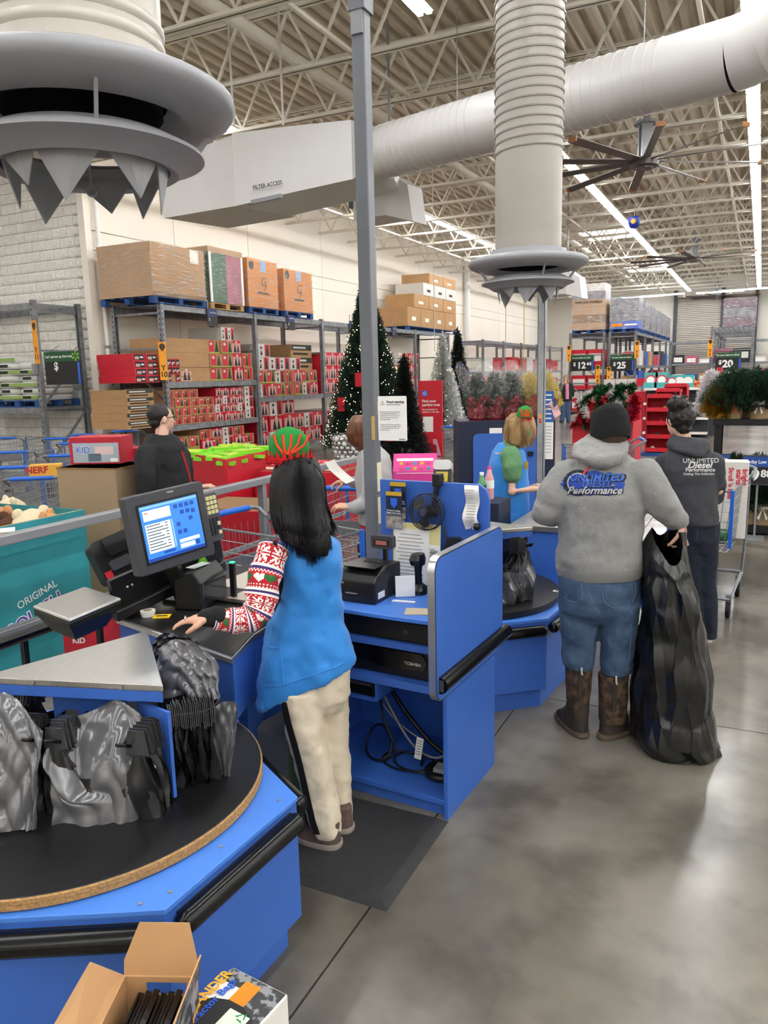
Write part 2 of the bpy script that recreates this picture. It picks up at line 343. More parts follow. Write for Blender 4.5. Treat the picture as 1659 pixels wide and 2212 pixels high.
# strip lights
TUBE = M('lamp_tube', '#f9fafb', .4, emit=LAMP)
fx = thing('strip_light', 'unseen white strip light overhead outside the picture', 'light', (0, 0, 0), 0, 'ceiling strip lights')
MB().prism([(-.1, 0), (-.04, .06), (.04, .06), (.1, 0)], -1.17, 1.17, 0, Matrix.Rotation(PI/2, 4, 'X')).obj('housing', WHITE, fx)
for s in (-1, 1): MB().box((s*.055-.03, -1.15, -.035), (s*.055+.03, 1.15, -.004)).obj('tube', TUBE, fx)
for yy in (-1.0, 1.0): MB().bar((0, yy, .05), (0, yy, .12), .01, .01).obj('hanger', GREY, fx)
first = True
def light(x, y, z, lab=None, rz=0):
    global first
    if first: fx.location = (x, y, z); first = False; o = fx
    else: o = copy_tree(fx, None, None, (x, y, z), rz)
    o.rotation_euler = (0, 0, rz); o['label'] = lab or 'unseen white strip light overhead outside the picture'; light.last = o; return o
rows = ((-9.1, 'row along the cream wall'), (-3.7, 'row ending over the price signs'), (-.35, 'right-hand row beyond the big fan'), (3.6, None), (7.6, None), (11.6, None), (-15.6, None))  # last row is unseen, added to brighten the block wall
for x, nm in rows:
    k = 0
    for j in range(24):
        Y = -11.6+2.42*j
        if (x == -3.7 and 8.9 < Y < 13.2) or (x < -12 and Y > 9.5): continue
        vis = nm and Y > (9 if x < -9 else 12)
        light(x, Y, 6.5 if x == -9.1 else 6.02, 'white strip light, %s along the %s' % (ordn(k), nm) if vis else None)
        if x == -3.7 and 5 < Y < 9: o_ = light.last; o_['label'] = 'white strip light at the top picture edge right of the grey pole, %s' % ('nearer end' if Y < 7 else 'farther end')
        if vis: k += 1
for i, (x, y) in enumerate(((1385, 641), (1430, 637), (1555, 630), (1605, 625))):
    p = PY(x, y, 45.5); light(p.x, 45.5, p.z, 'white strip light across the far roller door, %s from the left' % ordn(i), PI/2)
# skylights far off
SKY = M('skylight_panel', '#ffffff', .5, emit=3)
for i, (x, y) in enumerate(((1315, 503), (1395, 578))):
    p = G(x, y, 6.98); t = thing('skylight', 'bright roof skylight panel, %s' % ('nearer one left of the light row' if i == 0 else 'farther one below the blue speaker'), 'skylight', (p.x, p.y, 6.97))
    MB().box((-.9, -1.1, -.01), (.9, 1.1, .02)).obj('pane', SKY, t); q = MB()
    for s in (-1, 1): q.box((s*.95-.05, -1.2, -.05), (s*.95+.05, 1.2, .03)); q.box((-1, s*1.15-.05, -.05), (1, s*1.15+.05, .03))
    q.obj('frame', WHITE, t)
# ================================================================ DUCTS
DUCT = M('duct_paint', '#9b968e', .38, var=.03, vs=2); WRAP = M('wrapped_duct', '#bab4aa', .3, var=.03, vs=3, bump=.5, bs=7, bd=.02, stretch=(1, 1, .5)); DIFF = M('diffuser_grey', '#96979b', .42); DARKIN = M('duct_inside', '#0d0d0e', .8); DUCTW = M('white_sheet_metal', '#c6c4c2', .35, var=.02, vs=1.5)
def diffuser(name, label, c, zr, ribs, rot=0):
    t = thing(name, label, 'air diffuser', (c[0], c[1], zr), rot)
    MB().lathe([(.3, .16), (.3, 4.1)], 40).obj('duct_drop', WRAP if not ribs else DUCT, t, 60)
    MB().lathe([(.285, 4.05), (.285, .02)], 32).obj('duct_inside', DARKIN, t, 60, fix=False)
    if ribs:
        z0, n = .95, 880; pts = []
        for i in range(n): a = i*2*PI/22; pts.append((.303*math.cos(a), .303*math.sin(a), z0+.078*i/22+0.0))
        MB().tube(pts, .011, 5).obj('spiral_seam', DUCT, t, 60)
    else:
        for z in (.24, .3): MB().lathe([(.3, z-.02), (.309, z-.008), (.309, z+.008), (.3, z+.02)], 40).obj('tape_band', WRAP, t, 60)
    MB().lathe([(.3, .16), (.345, .16), (.35, .12), (.44, .1), (.52, .09), (.545, .075), (.55, .05), (.535, .025), (.47, -.005), (.39, -.02), (.36, .0), (.33, .05), (.3, .06)], 48).obj('bell_rim', DIFF, t, 50)
    MB().lathe([(.30, -.09), (.33, -.07), (.37, -.09), (.42, -.115), (.425, -.13), (.37, -.15), (.325, -.18), (.295, -.17)], 48, close=True).obj('inner_ring', DIFF, t, 50)
    for k in range(4):
        a = k*PI/2+.5; MB().bar((.46*math.cos(a), .46*math.sin(a), 0), (.37*math.cos(a), .37*math.sin(a), -.13), .012, .022).obj('strut', DIFF, t)
    for k in range(8):
        a = k*PI/4+.2; h = PI/4*.56; m = MB(); q = []
        for r, z, s in ((.298, -.13, -1), (.298, -.13, -.33), (.298, -.13, .33), (.298, -.13, 1), (.26, -.33+.03*(k % 3), .3 if k % 2 else -.25)): q.append((r*math.cos(a+s*h), r*math.sin(a+s*h), z))
        q2 = [(x*.985, y*.985, z) for x, y, z in q]
        m.add(q+q2, [(0, 1, 4), (1, 2, 4), (2, 3, 4), (5, 9, 6), (6, 9, 7), (7, 9, 8), (0, 4, 9, 5), (4, 3, 8, 9), (0, 5, 6, 1), (1, 6, 7, 2), (2, 7, 8, 3)]); m.obj('petal_vane', DIFF, t)
    MB().tube([(0, 0, -.02), (.01, 0, -.22)], .006, 6).obj('pull_chain', GREY, t)
    MB().tube(arc((.01, -.24), .02, 0, 2*PI, 12, 0, 'xz')[:-1], .004, 5, closed=True).obj('pull_ring', GREY, t)
    return t
p = PD(180, 262, 2.79); diffuser('air_diffuser', 'large grey air diffuser hanging close at the upper left corner', (p.x, p.y), p.z, False, .4)
p = PD(1140, 582, 6.6); q_ = diffuser('air_diffuser', 'grey air diffuser on the ribbed spiral duct above the galvanised pole', (p.x, p.y), p.z, True, .1); q_.scale = (.933,)*3
# round main duct
P1 = PD(822, 315, 10.4); P2 = PD(1585, 140, 7.45); ax = (P2-P1).normalized(); P2.z = P1.z = (P1.z+P2.z)/2; ax = (P2-P1).normalized(); RD = .335
t = thing('main_round_duct', 'thick round white air duct crossing under the ceiling with an upturned elbow', 'duct', tuple(P1)); W = lambda m, nm, mt, sm_=60, par=None: m.obj(nm, mt, par or t, sm_, True)
W(MB().tube([P1, P2], RD, 36, cap=False), 'straight_run', DUCTW)
side = Vector((ax.x, ax.y, 0)).normalized(); R = .62; pts = []
for i in range(9): a = PI/2*i/8; pts.append(P2+side*R*math.sin(a)+Vector((0, 0, R*(1-math.cos(a)))))
W(MB().tube(pts, RD, 36, cap=False), 'elbow', DUCTW)
W(MB().tube([pts[-1], pts[-1]+Vector((0, 0, 1.6))], RD, 36, cap=False), 'riser', DUCTW)
L = (P2-P1).length; k = 0; s = .12
while s < L:
    if s < .36*L or .5*L < s < .87*L or s > L-.05: W(MB().tube([P1+ax*(s-.008), P1+ax*(s+.008)], RD+.006, 36), 'seam_ring', DUCTW)
    s += .115
for i in (2, 4, 6): d_ = (pts[i]-pts[i-1]).normalized(); W(MB().tube([pts[i]-d_*.008, pts[i]+d_*.008], RD+.006, 36), 'seam_ring', DUCTW)
for f in (.28, .55, .8):
    q = P1+ax*L*f; W(MB().tube([q+Vector((0, 0, RD)), q+Vector((0, 0, 1.9))], .006, 5), 'hanger_wire', GREY)
# rectangular filter box and transition
def quadpts(px, d): return [PD(x, y, d_) for (x, y), d_ in zip(px, d)]
t = thing('filter_duct_box', 'long white rectangular duct box lettered FILTER ACCESS', 'duct', tuple(PD(640, 420, 10.4)))
fwd = Vector((ax.y*-1, ax.x, 0)).normalized(); fwd = fwd if fwd.y > 0 else -fwd
zt, zbm = PD(755, 258, 10.45).z, PD(760, 382, 10.45).z
A = PD(770, 320, 10.35); B = A-side*2.35*Vector((1, 1, 0)).normalized().length*1.0
def duct_seg(nm, a, b, z0a, z1a, z0b, z1b, dep, mat=DUCTW):
    f = fwd*dep; m = MB(); m.hexa([Vector((a.x, a.y, z0a)), Vector((b.x, b.y, z0b)), Vector((b.x, b.y, z0b))+f, Vector((a.x, a.y, z0a))+f, Vector((a.x, a.y, z1a)), Vector((b.x, b.y, z1b)), Vector((b.x, b.y, z1b))+f, Vector((a.x, a.y, z1a))+f]); return m.obj(nm, mat, t, None, True)
e0 = PD(760, 320, 10.4); e1 = PD(632, 345, 10.4); e2 = PD(505, 365, 10.4); z_ = lambda x, y: PD(x, y, 10.4).z
duct_seg('box_section', e1, e0, z_(632, 412), z_(632, 276), z_(760, 384), z_(760, 262), 1.0); duct_seg('box_section', e2, e1, z_(505, 442), z_(505, 292), z_(632, 412), z_(632, 276), 1.0)
e3 = PD(350, 400, 10.6); duct_seg('intake_section', e3, e2, z_(350, 462), z_(350, 345), z_(505, 442), z_(505, 296), 1.1)
# square-to-round transition
m = MB(); n = 36; ring = []; sq = []
ud = Vector((0, 0, 1)); c0 = e0+fwd*.5; hz = (z_(760, 262)-z_(760, 384))/2; cz = (z_(760, 262)+z_(760, 384))/2
for j in range(n):
    a = 2*PI*j/n+PI/4; cx, cy = math.cos(a), math.sin(a); k = max(abs(cx), abs(cy)); sq.append(Vector((c0.x, c0.y, cz))+fwd*(cx/k*.5)+ud*(cy/k*hz)); ring.append(P1+fwd*cx*RD+ud*cy*RD)
m.add(sq+ring, [(j, (j+1) % n, n+(j+1) % n, n+j) for j in range(n)]); m.obj('transition', DUCTW, t, 40, True)
for x0, y0, y1 in ((515, 292, 440), (525, 290, 438), (617, 277, 414), (627, 276, 413), (648, 273, 408), (755, 260, 385)):
    a, b_ = PD(x0, y0, 10.39), PD(x0, y1, 10.39); MB().bar((a.x, a.y, a.z), (a.x, a.y, b_.z), .02, .014).obj('flange', DUCTW, t, None, True)
text('FILTER ACCESS', .075, INK, FR(PD(578, 400, 10.36), e0-e1, (0, 0, 1)), t, bold=.02, sx=.8)
for x in (505, 612, 790): q = PD(x, 270, 10.6); MB().bar(q, (q.x, q.y, 6.9), .03, .01).obj('hanger_strap', DUCTW, t, None, True)
q = PD(560, 432, 10.4); MB().bar(q-side*.5, q+side*.45+Vector((0, 0, -.02)), .05, .05).obj('support_rail', GREY, t, None, True)
# unit heaters
def heater(label, c, s, rz):
    t = thing('unit_heater', label, 'heater', c, rz)
    MB().box((-.5*s, -.3*s, -.3*s), (.1*s, .3*s, .3*s)).obj('casing', DUCTW, t, bev=.02); m = MB()
    a = [(.1, -.3, -.3), (.1, .3, -.3), (.1, .3, .3), (.1, -.3, .3)]; b = [(.5, -.2, -.42), (.5, .2, -.42), (.42, .2, .1), (.42, -.2, .1)]
    m.add([Vector(x)*s for x in a+b], [(0, 1, 5, 4), (1, 2, 6, 5), (2, 3, 7, 6), (3, 0, 4, 7), (4, 5, 6, 7)]); m.obj('hood', DUCTW, t, 30)
    T = FR((-.505*s, 0, 0), (0, 1, 0), (0, 0, 1))
    MB().lathe([(.0, 0), (.24*s, 0), (.26*s, .03), (.24*s, -.02)], 20, 0, T).obj('fan_grille', MATTE, t, 40)
    MB().bar((-.7*s, -.1*s, .0), (-.5*s, -.1*s, .0), .08, .14).obj('motor', DGREY, t); MB().bar((0, 0, .3*s), (0, 0, 7.0-c[2]), .03, .03).obj('hanger', GREY, t)
p = PD(845, 428, 11.5); heater('white unit heater with curved hood hanging under the duct behind the pole', p, 1.0, -.15)
p = PD(1225, 612, 22); heater('small far unit heater beside the spiral duct diffuser', p, 1.1, -.2)
# big fans
FANB = M('fan_blade', '#57504b', .4, .3)
def big_fan(label, c, R, drop, rz=0, tip=True):
    t = thing('ceiling_fan', label, 'ceiling fan', c, rz, 'large ceiling fans')
    MB().cyl(.24, -.06, .06, 20).obj('hub', FANB, t, 40); MB().cyl(.15, -.1, -.06, 20).obj('hub_cap', FANB, t, 40)
    q = MB(); q.box((-.09, -.09, .06), (.09, -.05, .62)); q.box((-.09, .05, .06), (.09, .09, .62)); q.cyl(.2, .62, .66, 16); q.obj('motor_frame', GREY, t)
    MB().cyl(.055, .1, .5, 12).obj('motor', WHITE, t, 40); MB().tube([(0, 0, .66), (0, 0, drop)], .04, 8).obj('down_rod', GREY, t, 40)
    bm_ = MB().add([(.2, -.07, .02), (R, -.07, .0), (R, .07, .05), (.2, .07, .05), (.2, -.07, .0), (R, -.07, -.02), (R, .07, .035), (.2, .07, .035)], [(0, 1, 2, 3), (7, 6, 5, 4), (0, 4, 5, 1), (1, 5, 6, 2), (2, 6, 7, 3), (3, 7, 4, 0)]).mesh('blade', FANB)
    tm = MB().box((R, -.07, -.02), (R+.03, .07, .05)).mesh('blade_tip', M('orange_tip', '#8a5a30', .5)); sm_ = MB().bar((0, 0, .3), (R*.6, 0, .05), .008, .008).mesh('guy_wire', GREY)
    for k in range(10):
        b = link('blade', bm_, t); b.rotation_euler = (0, 0, k*PI/5); e = link('blade_tip', tm, b)
    return t
p = PD(1392, 352, 13.2); big_fan('large brown ten-bladed ceiling fan, nearest one, right of the spiral duct', p, 2.1, 1.9, .55)
p = PD(1500, 560, 26.5); big_fan('ten-bladed ceiling fan, middle one in the distance', p, 2.1, 1.9, .2)
p = PD(1550, 641, 42); big_fan('ten-bladed ceiling fan, farthest one before the roller door', p, 2.1, 1.2, .1)
t = thing('ball_speaker', 'small blue ceiling unit with yellow centre beside the light row', 'speaker', PD(1370, 480, 19)); MB().lathe([(0, -.16), (.1, -.13), (.15, -.02), (.14, .1), (.08, .14), (0, .14)], 20).obj('shell', M('deep_blue', '#1b2f9c', .4), t, 50)
MB().cyl(.06, -.02, .02, 14, 0, FR((-.0, -.15, .0), (1, 0, 0), (0, 0, 1))).obj('yellow_centre', YEL, t); MB().bar((0, 0, .14), (0, 0, 7.0-t.location.z), .015, .015).obj('stem', GREY, t)
# ================================================================ POLES
t = thing('support_pole', 'tall grey square pole rising from the near register desk', 'pole', (-1.79, 3.52, 0))
q = MB().box((-.035, -.035, 0), (.035, .035, 3.64)).obj('shaft', M('pole_grey', '#6d7077', .42, .2), t, bev=.006); MB().box((-.042, -.05, 3.6), (.045, .05, 7)).obj('upper_channel', M('pole_grey', '#6d7077', .42, .2), t, bev=.004)
MB().box((-.03, -.045, 3.5), (.03, -.034, 3.62)).obj('junction_plate', GREY, t)
p = PY(832, 910, 3.47); TAPE = M('masking_tape', '#d8d2b4', .8); TAN = M('tan_tape', '#c9a45c', .7)
MB().box((.0352, -.02, 1.16), (.037, .03, 1.3)).obj('tape_strip', TAPE, t); MB().box((.0352, -.02, 1.33), (.037, .03, 1.48)).obj('tape_strip', TAPE, t)
MB().box((.02, -.0375, 1.6), (.037, -.0352, 1.72)).obj('tape_strip', TAN, t)
t = thing('support_pole', 'slotted galvanised pole rising behind the green-shirted cashier', 'pole', (-1.955, 7.59, 0))
q = MB(); q.box((-.035, -.035, 0), (.035, -.03, 7)); q.box((-.035, -.035, 0), (-.03, .035, 7)); q.box((.03, -.035, 0), (.035, .035, 7)); q.box((-.035, .03, 0), (.035, .035, 7)); q.obj('channel', M('pole_galv', '#a3a8ac', .4, .4, var=.15, vs=6), t)
for z in (1.22, 1.3, 1.45, 2.0, 2.3): MB().cyl(.009, 0, .004, 8, 0, FR((0, -.035, z), (1, 0, 0), (0, 0, 1))).obj('bolt', GREY, t)
for z, c in ((1.47, YEL), (1.42, RED2)): MB().box((-.012, -.037, z), (.012, -.035, z+.045)).obj('sticker', c, t)
for i, (x0, y0, x1, y1, d_, c_) in enumerate(((1148, 300, 1131, 840, 17, '#c9a83a'), (1118, 560, 1092, 830, 17, '#a8a49a'), (947, 110, 939, 760, 16, '#c9c2b4'))):
    a, b_ = PD(x0, y0, d_), PD(x1, y1, d_); tag(MB().tube([(b_.x, b_.y, 6.9), b_], .008, 5).obj('hanging_cord', M('cord%d' % i, c_, .6), None, 60), ('yellow cord hanging from the joists left of the galvanised pole', 'grey slanting wire beside the yellow cord', 'pale thin wire hanging before the wall downpipe')[i], 'cord')
# ================================================================ NEAR LANE: bagging carousel
PARTB = M('particle_board', '#a8814f', .8, var=.25, vs=120, bump=.3, bs=200); DISC = M('turntable_black', '#0b0b0d', .45, var=.3, vs=3, bump=.05, bs=200)
V8 = [(-1.303, 1.944), (-1.328, 1.342), (-1.80, 1.085), (-2.35, 1.05), (-2.75, 1.45), (-2.76, 2.0), (-2.36, 2.31), (-1.78, 2.235)]
CC = (-2.02, 1.69)
def inset(poly, c, k): return [(c[0]+(x-c[0])*k, c[1]+(y-c[1])*k) for x, y in poly]
def bumper(t, a, b, r=.033, nm='bumper'):
    a = Vector(a); b = Vector(b); m = MB(); d = (b-a).normalized(); m.tube([a, b], r, 14); m.sph(a, r, 14, 8); m.sph(b, r, 14, 8); return m.obj(nm, RUB, t, 50, True)
BAG = M('grey_bag_film', '#37373a', .24, spec=.8, var=.2, vs=4, bump=.4, bs=6, bd=.02, stretch=(1, 1, .5)); BAG2 = M('pale_bag_film', '#58585b', .2, spec=.9, var=.15, vs=4, bump=.35, bs=4, bd=.03, stretch=(1, 2.5, .6)); BAGD = M('dark_bag_film', '#1b1b1d', .3, spec=.8, var=.3, vs=6, bump=.5, bs=14)
def bag_sheet(seed, w, h, puff=.0, rag=.012, neck=.36, nu=26, nv=20):
    r = random.Random(seed); ph = [r.random()*6.28 for _ in range(8)]; m = MB(); V = []
    for j in range(nv+1):
        v = j/nv
        for i in range(nu+1):
            u = i/nu; e = abs(u-.5)*2; q = min(1, max(0, (e-.3)/.35)); q = q*q*(3-2*q); v0 = neck*(1-q); vv = v0+(1-v0)*v
            pin = max(0, 1-vv/.42); x = (u-.5)*w; xa = math.copysign(w*.36, x) if e > .25 else x; x = x+(xa-x)*pin*.75
            y = rag*(math.sin(u*15+ph[0]+vv*4)+.8*math.sin(u*29+ph[1]-vv*6)+.7*math.sin(vv*11+u*7+ph[2]))*(.5+vv)+r.uniform(-1, 1)*rag*.3
            y -= puff*math.sin(min(1, vv)*PI*.8)*(1-e**2*.7)
            V.append((x, y, -vv*h+.008*math.sin(u*23+ph[4])*(vv > .95)))
    return m.add(V, [(j*(nu+1)+i, j*(nu+1)+i+1, (j+1)*(nu+1)+i+1, (j+1)*(nu+1)+i) for j in range(nv) for i in range(nu)])
def bag_bundle(label, org, right, out, w, h, n, seed, step=.022, front=True, mats=(None, None), puff=.05, drop=.0):
    t = thing('bag_bundle', label, 'bags', tuple(org), 0, 'plastic bag bundles on the carousels'); R_ = Vector(right).normalized(); O = Vector(out).normalized(); U = Vector((0, 0, 1))
    Tm = lambda k: Matrix(((R_.x, -O.x, 0, O.x*k), (R_.y, -O.y, 0, O.y*k), (R_.z, 0, 1, 0), (0, 0, 0, 1)))
    for k in range(n):
        o = bag_sheet(seed+k, w*(1-.02*k % .06), h*(1+.02*(k % 3)), 0, .009); me = o.mesh('bag', BAG if k % 2 else BAGD, 50, False, Tm(k*step)); link('bag', me, t)
    if front:
        o = bag_sheet(seed+50, w*1.04, h*.97, puff, .016); link('bag', o.mesh('bag', BAG2, 50, False, Tm(n*step+.02)), t)
    for s in (-1, 1):                                    # pleated handle loops threaded on the wire arm
        m = MB(); rr = random.Random(seed*3+s)
        for k in range(int(n*step/.006)):
            c = R_*(s*w*.36+rr.uniform(-.004, .004))+O*(k*.006)+U*(-.005+rr.uniform(-.008, .008)); a = R_*rr.uniform(.028, .04); b = U*rr.uniform(.03, .05); q = O*.0016
            m.hexa([c-a-b-q, c+a-b-q, c+a-b+q, c-a-b+q, c-a*.7+b-q, c+a*.7+b-q, c+a*.7+b+q, c-a*.7+b+q])
        tag(m.obj('handle_loops', BAG, t), kind='stuff')
    return t
def wire_arm(t, a, b, lift=.02, r=.006):
    a = Vector(a); b = Vector(b); d = (b-a).normalized(); s = Vector((0, 0, 1)).cross(d).normalized()*.011
    pts = [a-s, a-s+(b-a)*.85, b-s*1+Vector((0, 0, lift)), b+d*.012+Vector((0, 0, lift+.006)), b+s+Vector((0, 0, lift)), a+s+(b-a)*.85, a+s]
    MB().tube(pts, r, 7).obj('wire_arm', RUB, t, 50, True)
tA, tB, tC = G(352, 1480, .985), G(318, 1362, .985), G(-45, 1462, .985)
tri = [(tA.x, tA.y), (tB.x, tB.y), (tC.x, tC.y)]; tc = (sum(p[0] for p in tri)/3, sum(p[1] for p in tri)/3)
t = car1 = thing('bagging_carousel', 'blue octagonal bagging carousel with black turntable in the left foreground', 'carousel', (CC[0], CC[1], 0))
MB().prism(V8, .12, .545).obj('base_cabinet', BLUE, t, None, True, bev=.004); MB().prism(inset(V8, CC, .93), 0, .12).obj('kick_plate', BLUE, t, None, True); MB().prism(inset(V8, CC, 1.006), .545, .56).obj('deck', BLUE_LIT, t, None, True, bev=.002)
MB().lathe([(0, .60), (.618, .60), (.62, .598)], 80, 0, TR(*CC, 0)).obj('turntable', DISC, t, 40, True); MB().lathe([(.62, .598), (.625, .595), (.625, .582)], 80, 0, TR(*CC, 0)).obj('turntable_edge', PARTB, t, 40, True); MB().lathe([(.622, .58), (.625, .578), (.625, .566), (.3, .566)], 80, 0, TR(*CC, 0)).obj('turntable_edge', PARTB, t, 40, True)
MB().lathe([(.62, .582), (.62, .58)], 80, 0, TR(*CC, 0)).obj('edge_joint', INK, t, None, True)
for a, b in ((0, 1), (1, 2), (7, 0)):
    A_, B_ = Vector((*V8[a], .5)), Vector((*V8[b], .5)); d = (B_-A_).normalized(); nrm = Vector((d.y, -d.x, 0)); nrm = nrm if nrm.dot(A_-Vector((*CC, .5))) > 0 else -nrm
    bumper(t, A_+d*.05+nrm*.028, B_-d*.05+nrm*.028); MB().bar(A_+d*.04+nrm*.004, B_-d*.04+nrm*.004, .008, .05).obj('bumper_backing', MATTE, t, None, True)
for x, y in ((-1.36, 1.40), (-1.40, 1.33), (-1.345, 1.9), (-1.36, 1.62)): MB().cyl(.006, .56, .563, 8).obj('screw', GREY, t).location = (x-CC[0], y-CC[1], 0)
MB().prism(inset(tri, tc, .42), .6, .93).obj('pillar', BLUE, t, None, True)
MB().prism(inset(tri, tc, .985), .925, .962).obj('cap_body', BLUE, t, None, True, bev=.002); MB().prism(inset(tri, tc, 1.0), .962, .985).obj('steel_cap', STEEL, t, None, True, bev=.003)
def tri_edge(i):
    a = Vector((*tri[i], .9)); b = Vector((*tri[(i+1) % 3], .9)); d = (b-a).normalized(); n = Vector((d.y, -d.x, 0)); n = n if n.dot(a-Vector((*tc, .9))) > 0 else -n; return a, b, d, n
a0, b0, d0, n0 = tri_edge(2)   # C->A faces the camera
a1, b1, d1, n1 = tri_edge(0)   # A->B faces the cashier
a2, b2, d2, n2 = tri_edge(1)
for f in (.3, .78): q = a0+(b0-a0)*f; MB().cyl(.006, 0, .004, 8, 0, FR((q.x+n0.x*.004, q.y+n0.y*.004, .972), d0, (0, 0, 1))).obj('rivet', GREY, t, None, True)
# divider plate at the near corner and wire arms
q = Vector((*tri[0], 0)); cdir = (Vector((*tc, 0))-q).normalized(); MB().bar(q+cdir*.06+Vector((0, 0, .61)), q+cdir*.06+Vector((0, 0, .9)), .16, .012, 0, cdir.cross(Vector((0, 0, 1)))).obj('divider_plate', BLUE, t, None, True)
arms = []
for a_, d_, n_, fs in ((a0, d0, n0, (.1, .42, .54, .9)), (a1, d1, n1, (.12, .5, .62, .95)), (a2, d2, n2, (.15, .5, .8))):
    Ln = ((b0-a0).length)
    for f in fs: wire_arm(t, a_+d_*Ln*f-n_*.06+Vector((0, 0, -.05)), a_+d_*Ln*f+n_*.17+Vector((0, 0, -.055)))
Ln = (b0-a0).length
bag_bundle('grey plastic bag bundle hanging at the near side of the carousel, open front bag', a0+d0*Ln*.74+n0*.03+Vector((0, 0, -.045)), d0, n0, .37, .36, 7, 3, .016, False)
bag_bundle('grey plastic bag bundle hanging at the picture edge, left of the open one', a0+d0*Ln*.16+n0*.03+Vector((0, 0, -.045)), d0, n0, .34, .355, 7, 23, .016, False)
bag_bundle('dark plastic bag bundle hanging from the carousel arm nearest the cashier', a1+d1*Ln*.3+n1*.015+Vector((0, 0, -.05)), d1, n1, .3, .35, 8, 43, .019, False)
bag_bundle('pale crumpled bag bundle behind the steel cap beside the counter', a1+d1*Ln*.8+n1*.015+Vector((0, 0, -.03)), d1, n1, .3, .33, 7, 63, .019, False)
bag_bundle('dark bag bundle on the far side of the steel carousel cap', a2+d2*Ln*.5+n2*.015+Vector((0, 0, -.03)), d2, n2, .3, .33, 5, 83, .02, False)
# open film bags draped over the arms: control net in metres, wrinkled
def drape(nm, label, rows, seed, mat, group, amp=.009, nu=48, nv=40, cat='bag'):
    R_ = random.Random(seed); ph = [R_.random()*6.28 for _ in range(9)]; K = len(rows); C_ = [[PD(x, y, d) for x, y, d in r] for r in rows]; c0 = C_[0][0].copy(); m = MB()
    rs = [spl(r, nu) for r in C_]; cols = [spl([rs[k][i] for k in range(K)], nv) for i in range(nu+1)]; V = []
    for j in range(nv+1):
        for i in range(nu+1):
            u, v = i/nu, j/nv; w_ = 1.6*abs(math.sin(u*8+v*3+ph[0]+1.6*math.sin(v*5+ph[1])))+1.1*abs(math.sin(u*15-v*8+ph[2]+1.5*math.sin(u*5+v*3+ph[3])))+.6*abs(math.sin(v*12+u*9+ph[4]+math.sin(u*11))); V.append(cols[i][j]-FW*amp*w_-c0+Vector((R_.uniform(-1, 1), R_.uniform(-1, 1), R_.uniform(-1, 1)))*amp*.06)
    m.add(V, [(j*(nu+1)+i, j*(nu+1)+i+1, (j+1)*(nu+1)+i+1, (j+1)*(nu+1)+i) for j in range(nv) for i in range(nu)]); o = m.obj(nm, mat, None, 45, False, False); o.location = c0; return tag(o, label, cat, group)
GB_ = 'open film bags at the carousel'
drape('film_bag', 'open grey film bag drooping in front of the near bag bundle', [[(108, 1598, 2.36), (150, 1552, 2.42), (205, 1532, 2.46), (262, 1508, 2.46), (312, 1545, 2.44), (352, 1590, 2.42)], [(98, 1640, 2.34), (140, 1600, 2.4), (200, 1590, 2.42), (262, 1560, 2.42), (310, 1600, 2.4), (345, 1625, 2.4)], [(112, 1690, 2.33), (140, 1712, 2.34), (185, 1705, 2.35), (240, 1650, 2.36), (300, 1640, 2.37), (342, 1660, 2.38)], [(120, 1750, 2.34), (170, 1745, 2.34), (220, 1735, 2.34), (265, 1720, 2.35), (305, 1710, 2.36), (345, 1710, 2.38)], [(113, 1810, 2.35), (165, 1812, 2.34), (215, 1822, 2.33), (262, 1818, 2.34), (305, 1815, 2.36), (352, 1806, 2.38)]], 4, BAG2, GB_)
drape('film_bag', 'grey film bag at the left picture edge over the turntable', [[(-80, 1560, 2.3), (-30, 1520, 2.34), (20, 1492, 2.38), (60, 1530, 2.36), (100, 1575, 2.34)], [(-80, 1620, 2.26), (-30, 1600, 2.3), (20, 1570, 2.32), (60, 1590, 2.33), (95, 1620, 2.33)], [(-80, 1700, 2.25), (-30, 1690, 2.27), (20, 1690, 2.29), (62, 1680, 2.31), (88, 1690, 2.32)], [(-80, 1780, 2.26), (-30, 1788, 2.27), (20, 1790, 2.28), (60, 1788, 2.3), (84, 1785, 2.32)]], 9, BAG2, GB_)
drape('film_bag', 'pale film bag sagging on the cashier-side arms', [[(345, 1400, 2.8), (380, 1378, 2.8), (420, 1385, 2.78), (455, 1410, 2.74), (478, 1440, 2.7)], [(345, 1450, 2.74), (385, 1430, 2.7), (420, 1440, 2.68), (450, 1460, 2.66), (475, 1480, 2.66)], [(350, 1510, 2.7), (385, 1500, 2.66), (420, 1500, 2.64), (455, 1505, 2.62), (480, 1512, 2.62)]], 14, BAG2, GB_, .012)
drape('film_bag', 'dark ruffled film bag nearest the black counter', [[(335, 1385, 2.86), (360, 1365, 2.86), (400, 1372, 2.84), (430, 1380, 2.82)], [(335, 1420, 2.84), (370, 1405, 2.82), (405, 1412, 2.8), (440, 1425, 2.78)]], 19, BAG, GB_, .014)
drape('film_bag', 'grey film bag hanging at the arm end beside the cashier', [[(455, 1520, 2.6), (480, 1515, 2.6), (500, 1512, 2.58), (515, 1520, 2.56)], [(460, 1560, 2.6), (480, 1565, 2.58), (500, 1570, 2.57), (512, 1575, 2.57)], [(470, 1640, 2.6), (482, 1645, 2.6), (492, 1650, 2.59), (500, 1655, 2.59)], [(480, 1705, 2.62), (487, 1706, 2.61), (494, 1706, 2.6), (500, 1704, 2.6)]], 24, BAG2, GB_, .006, 16, 24)
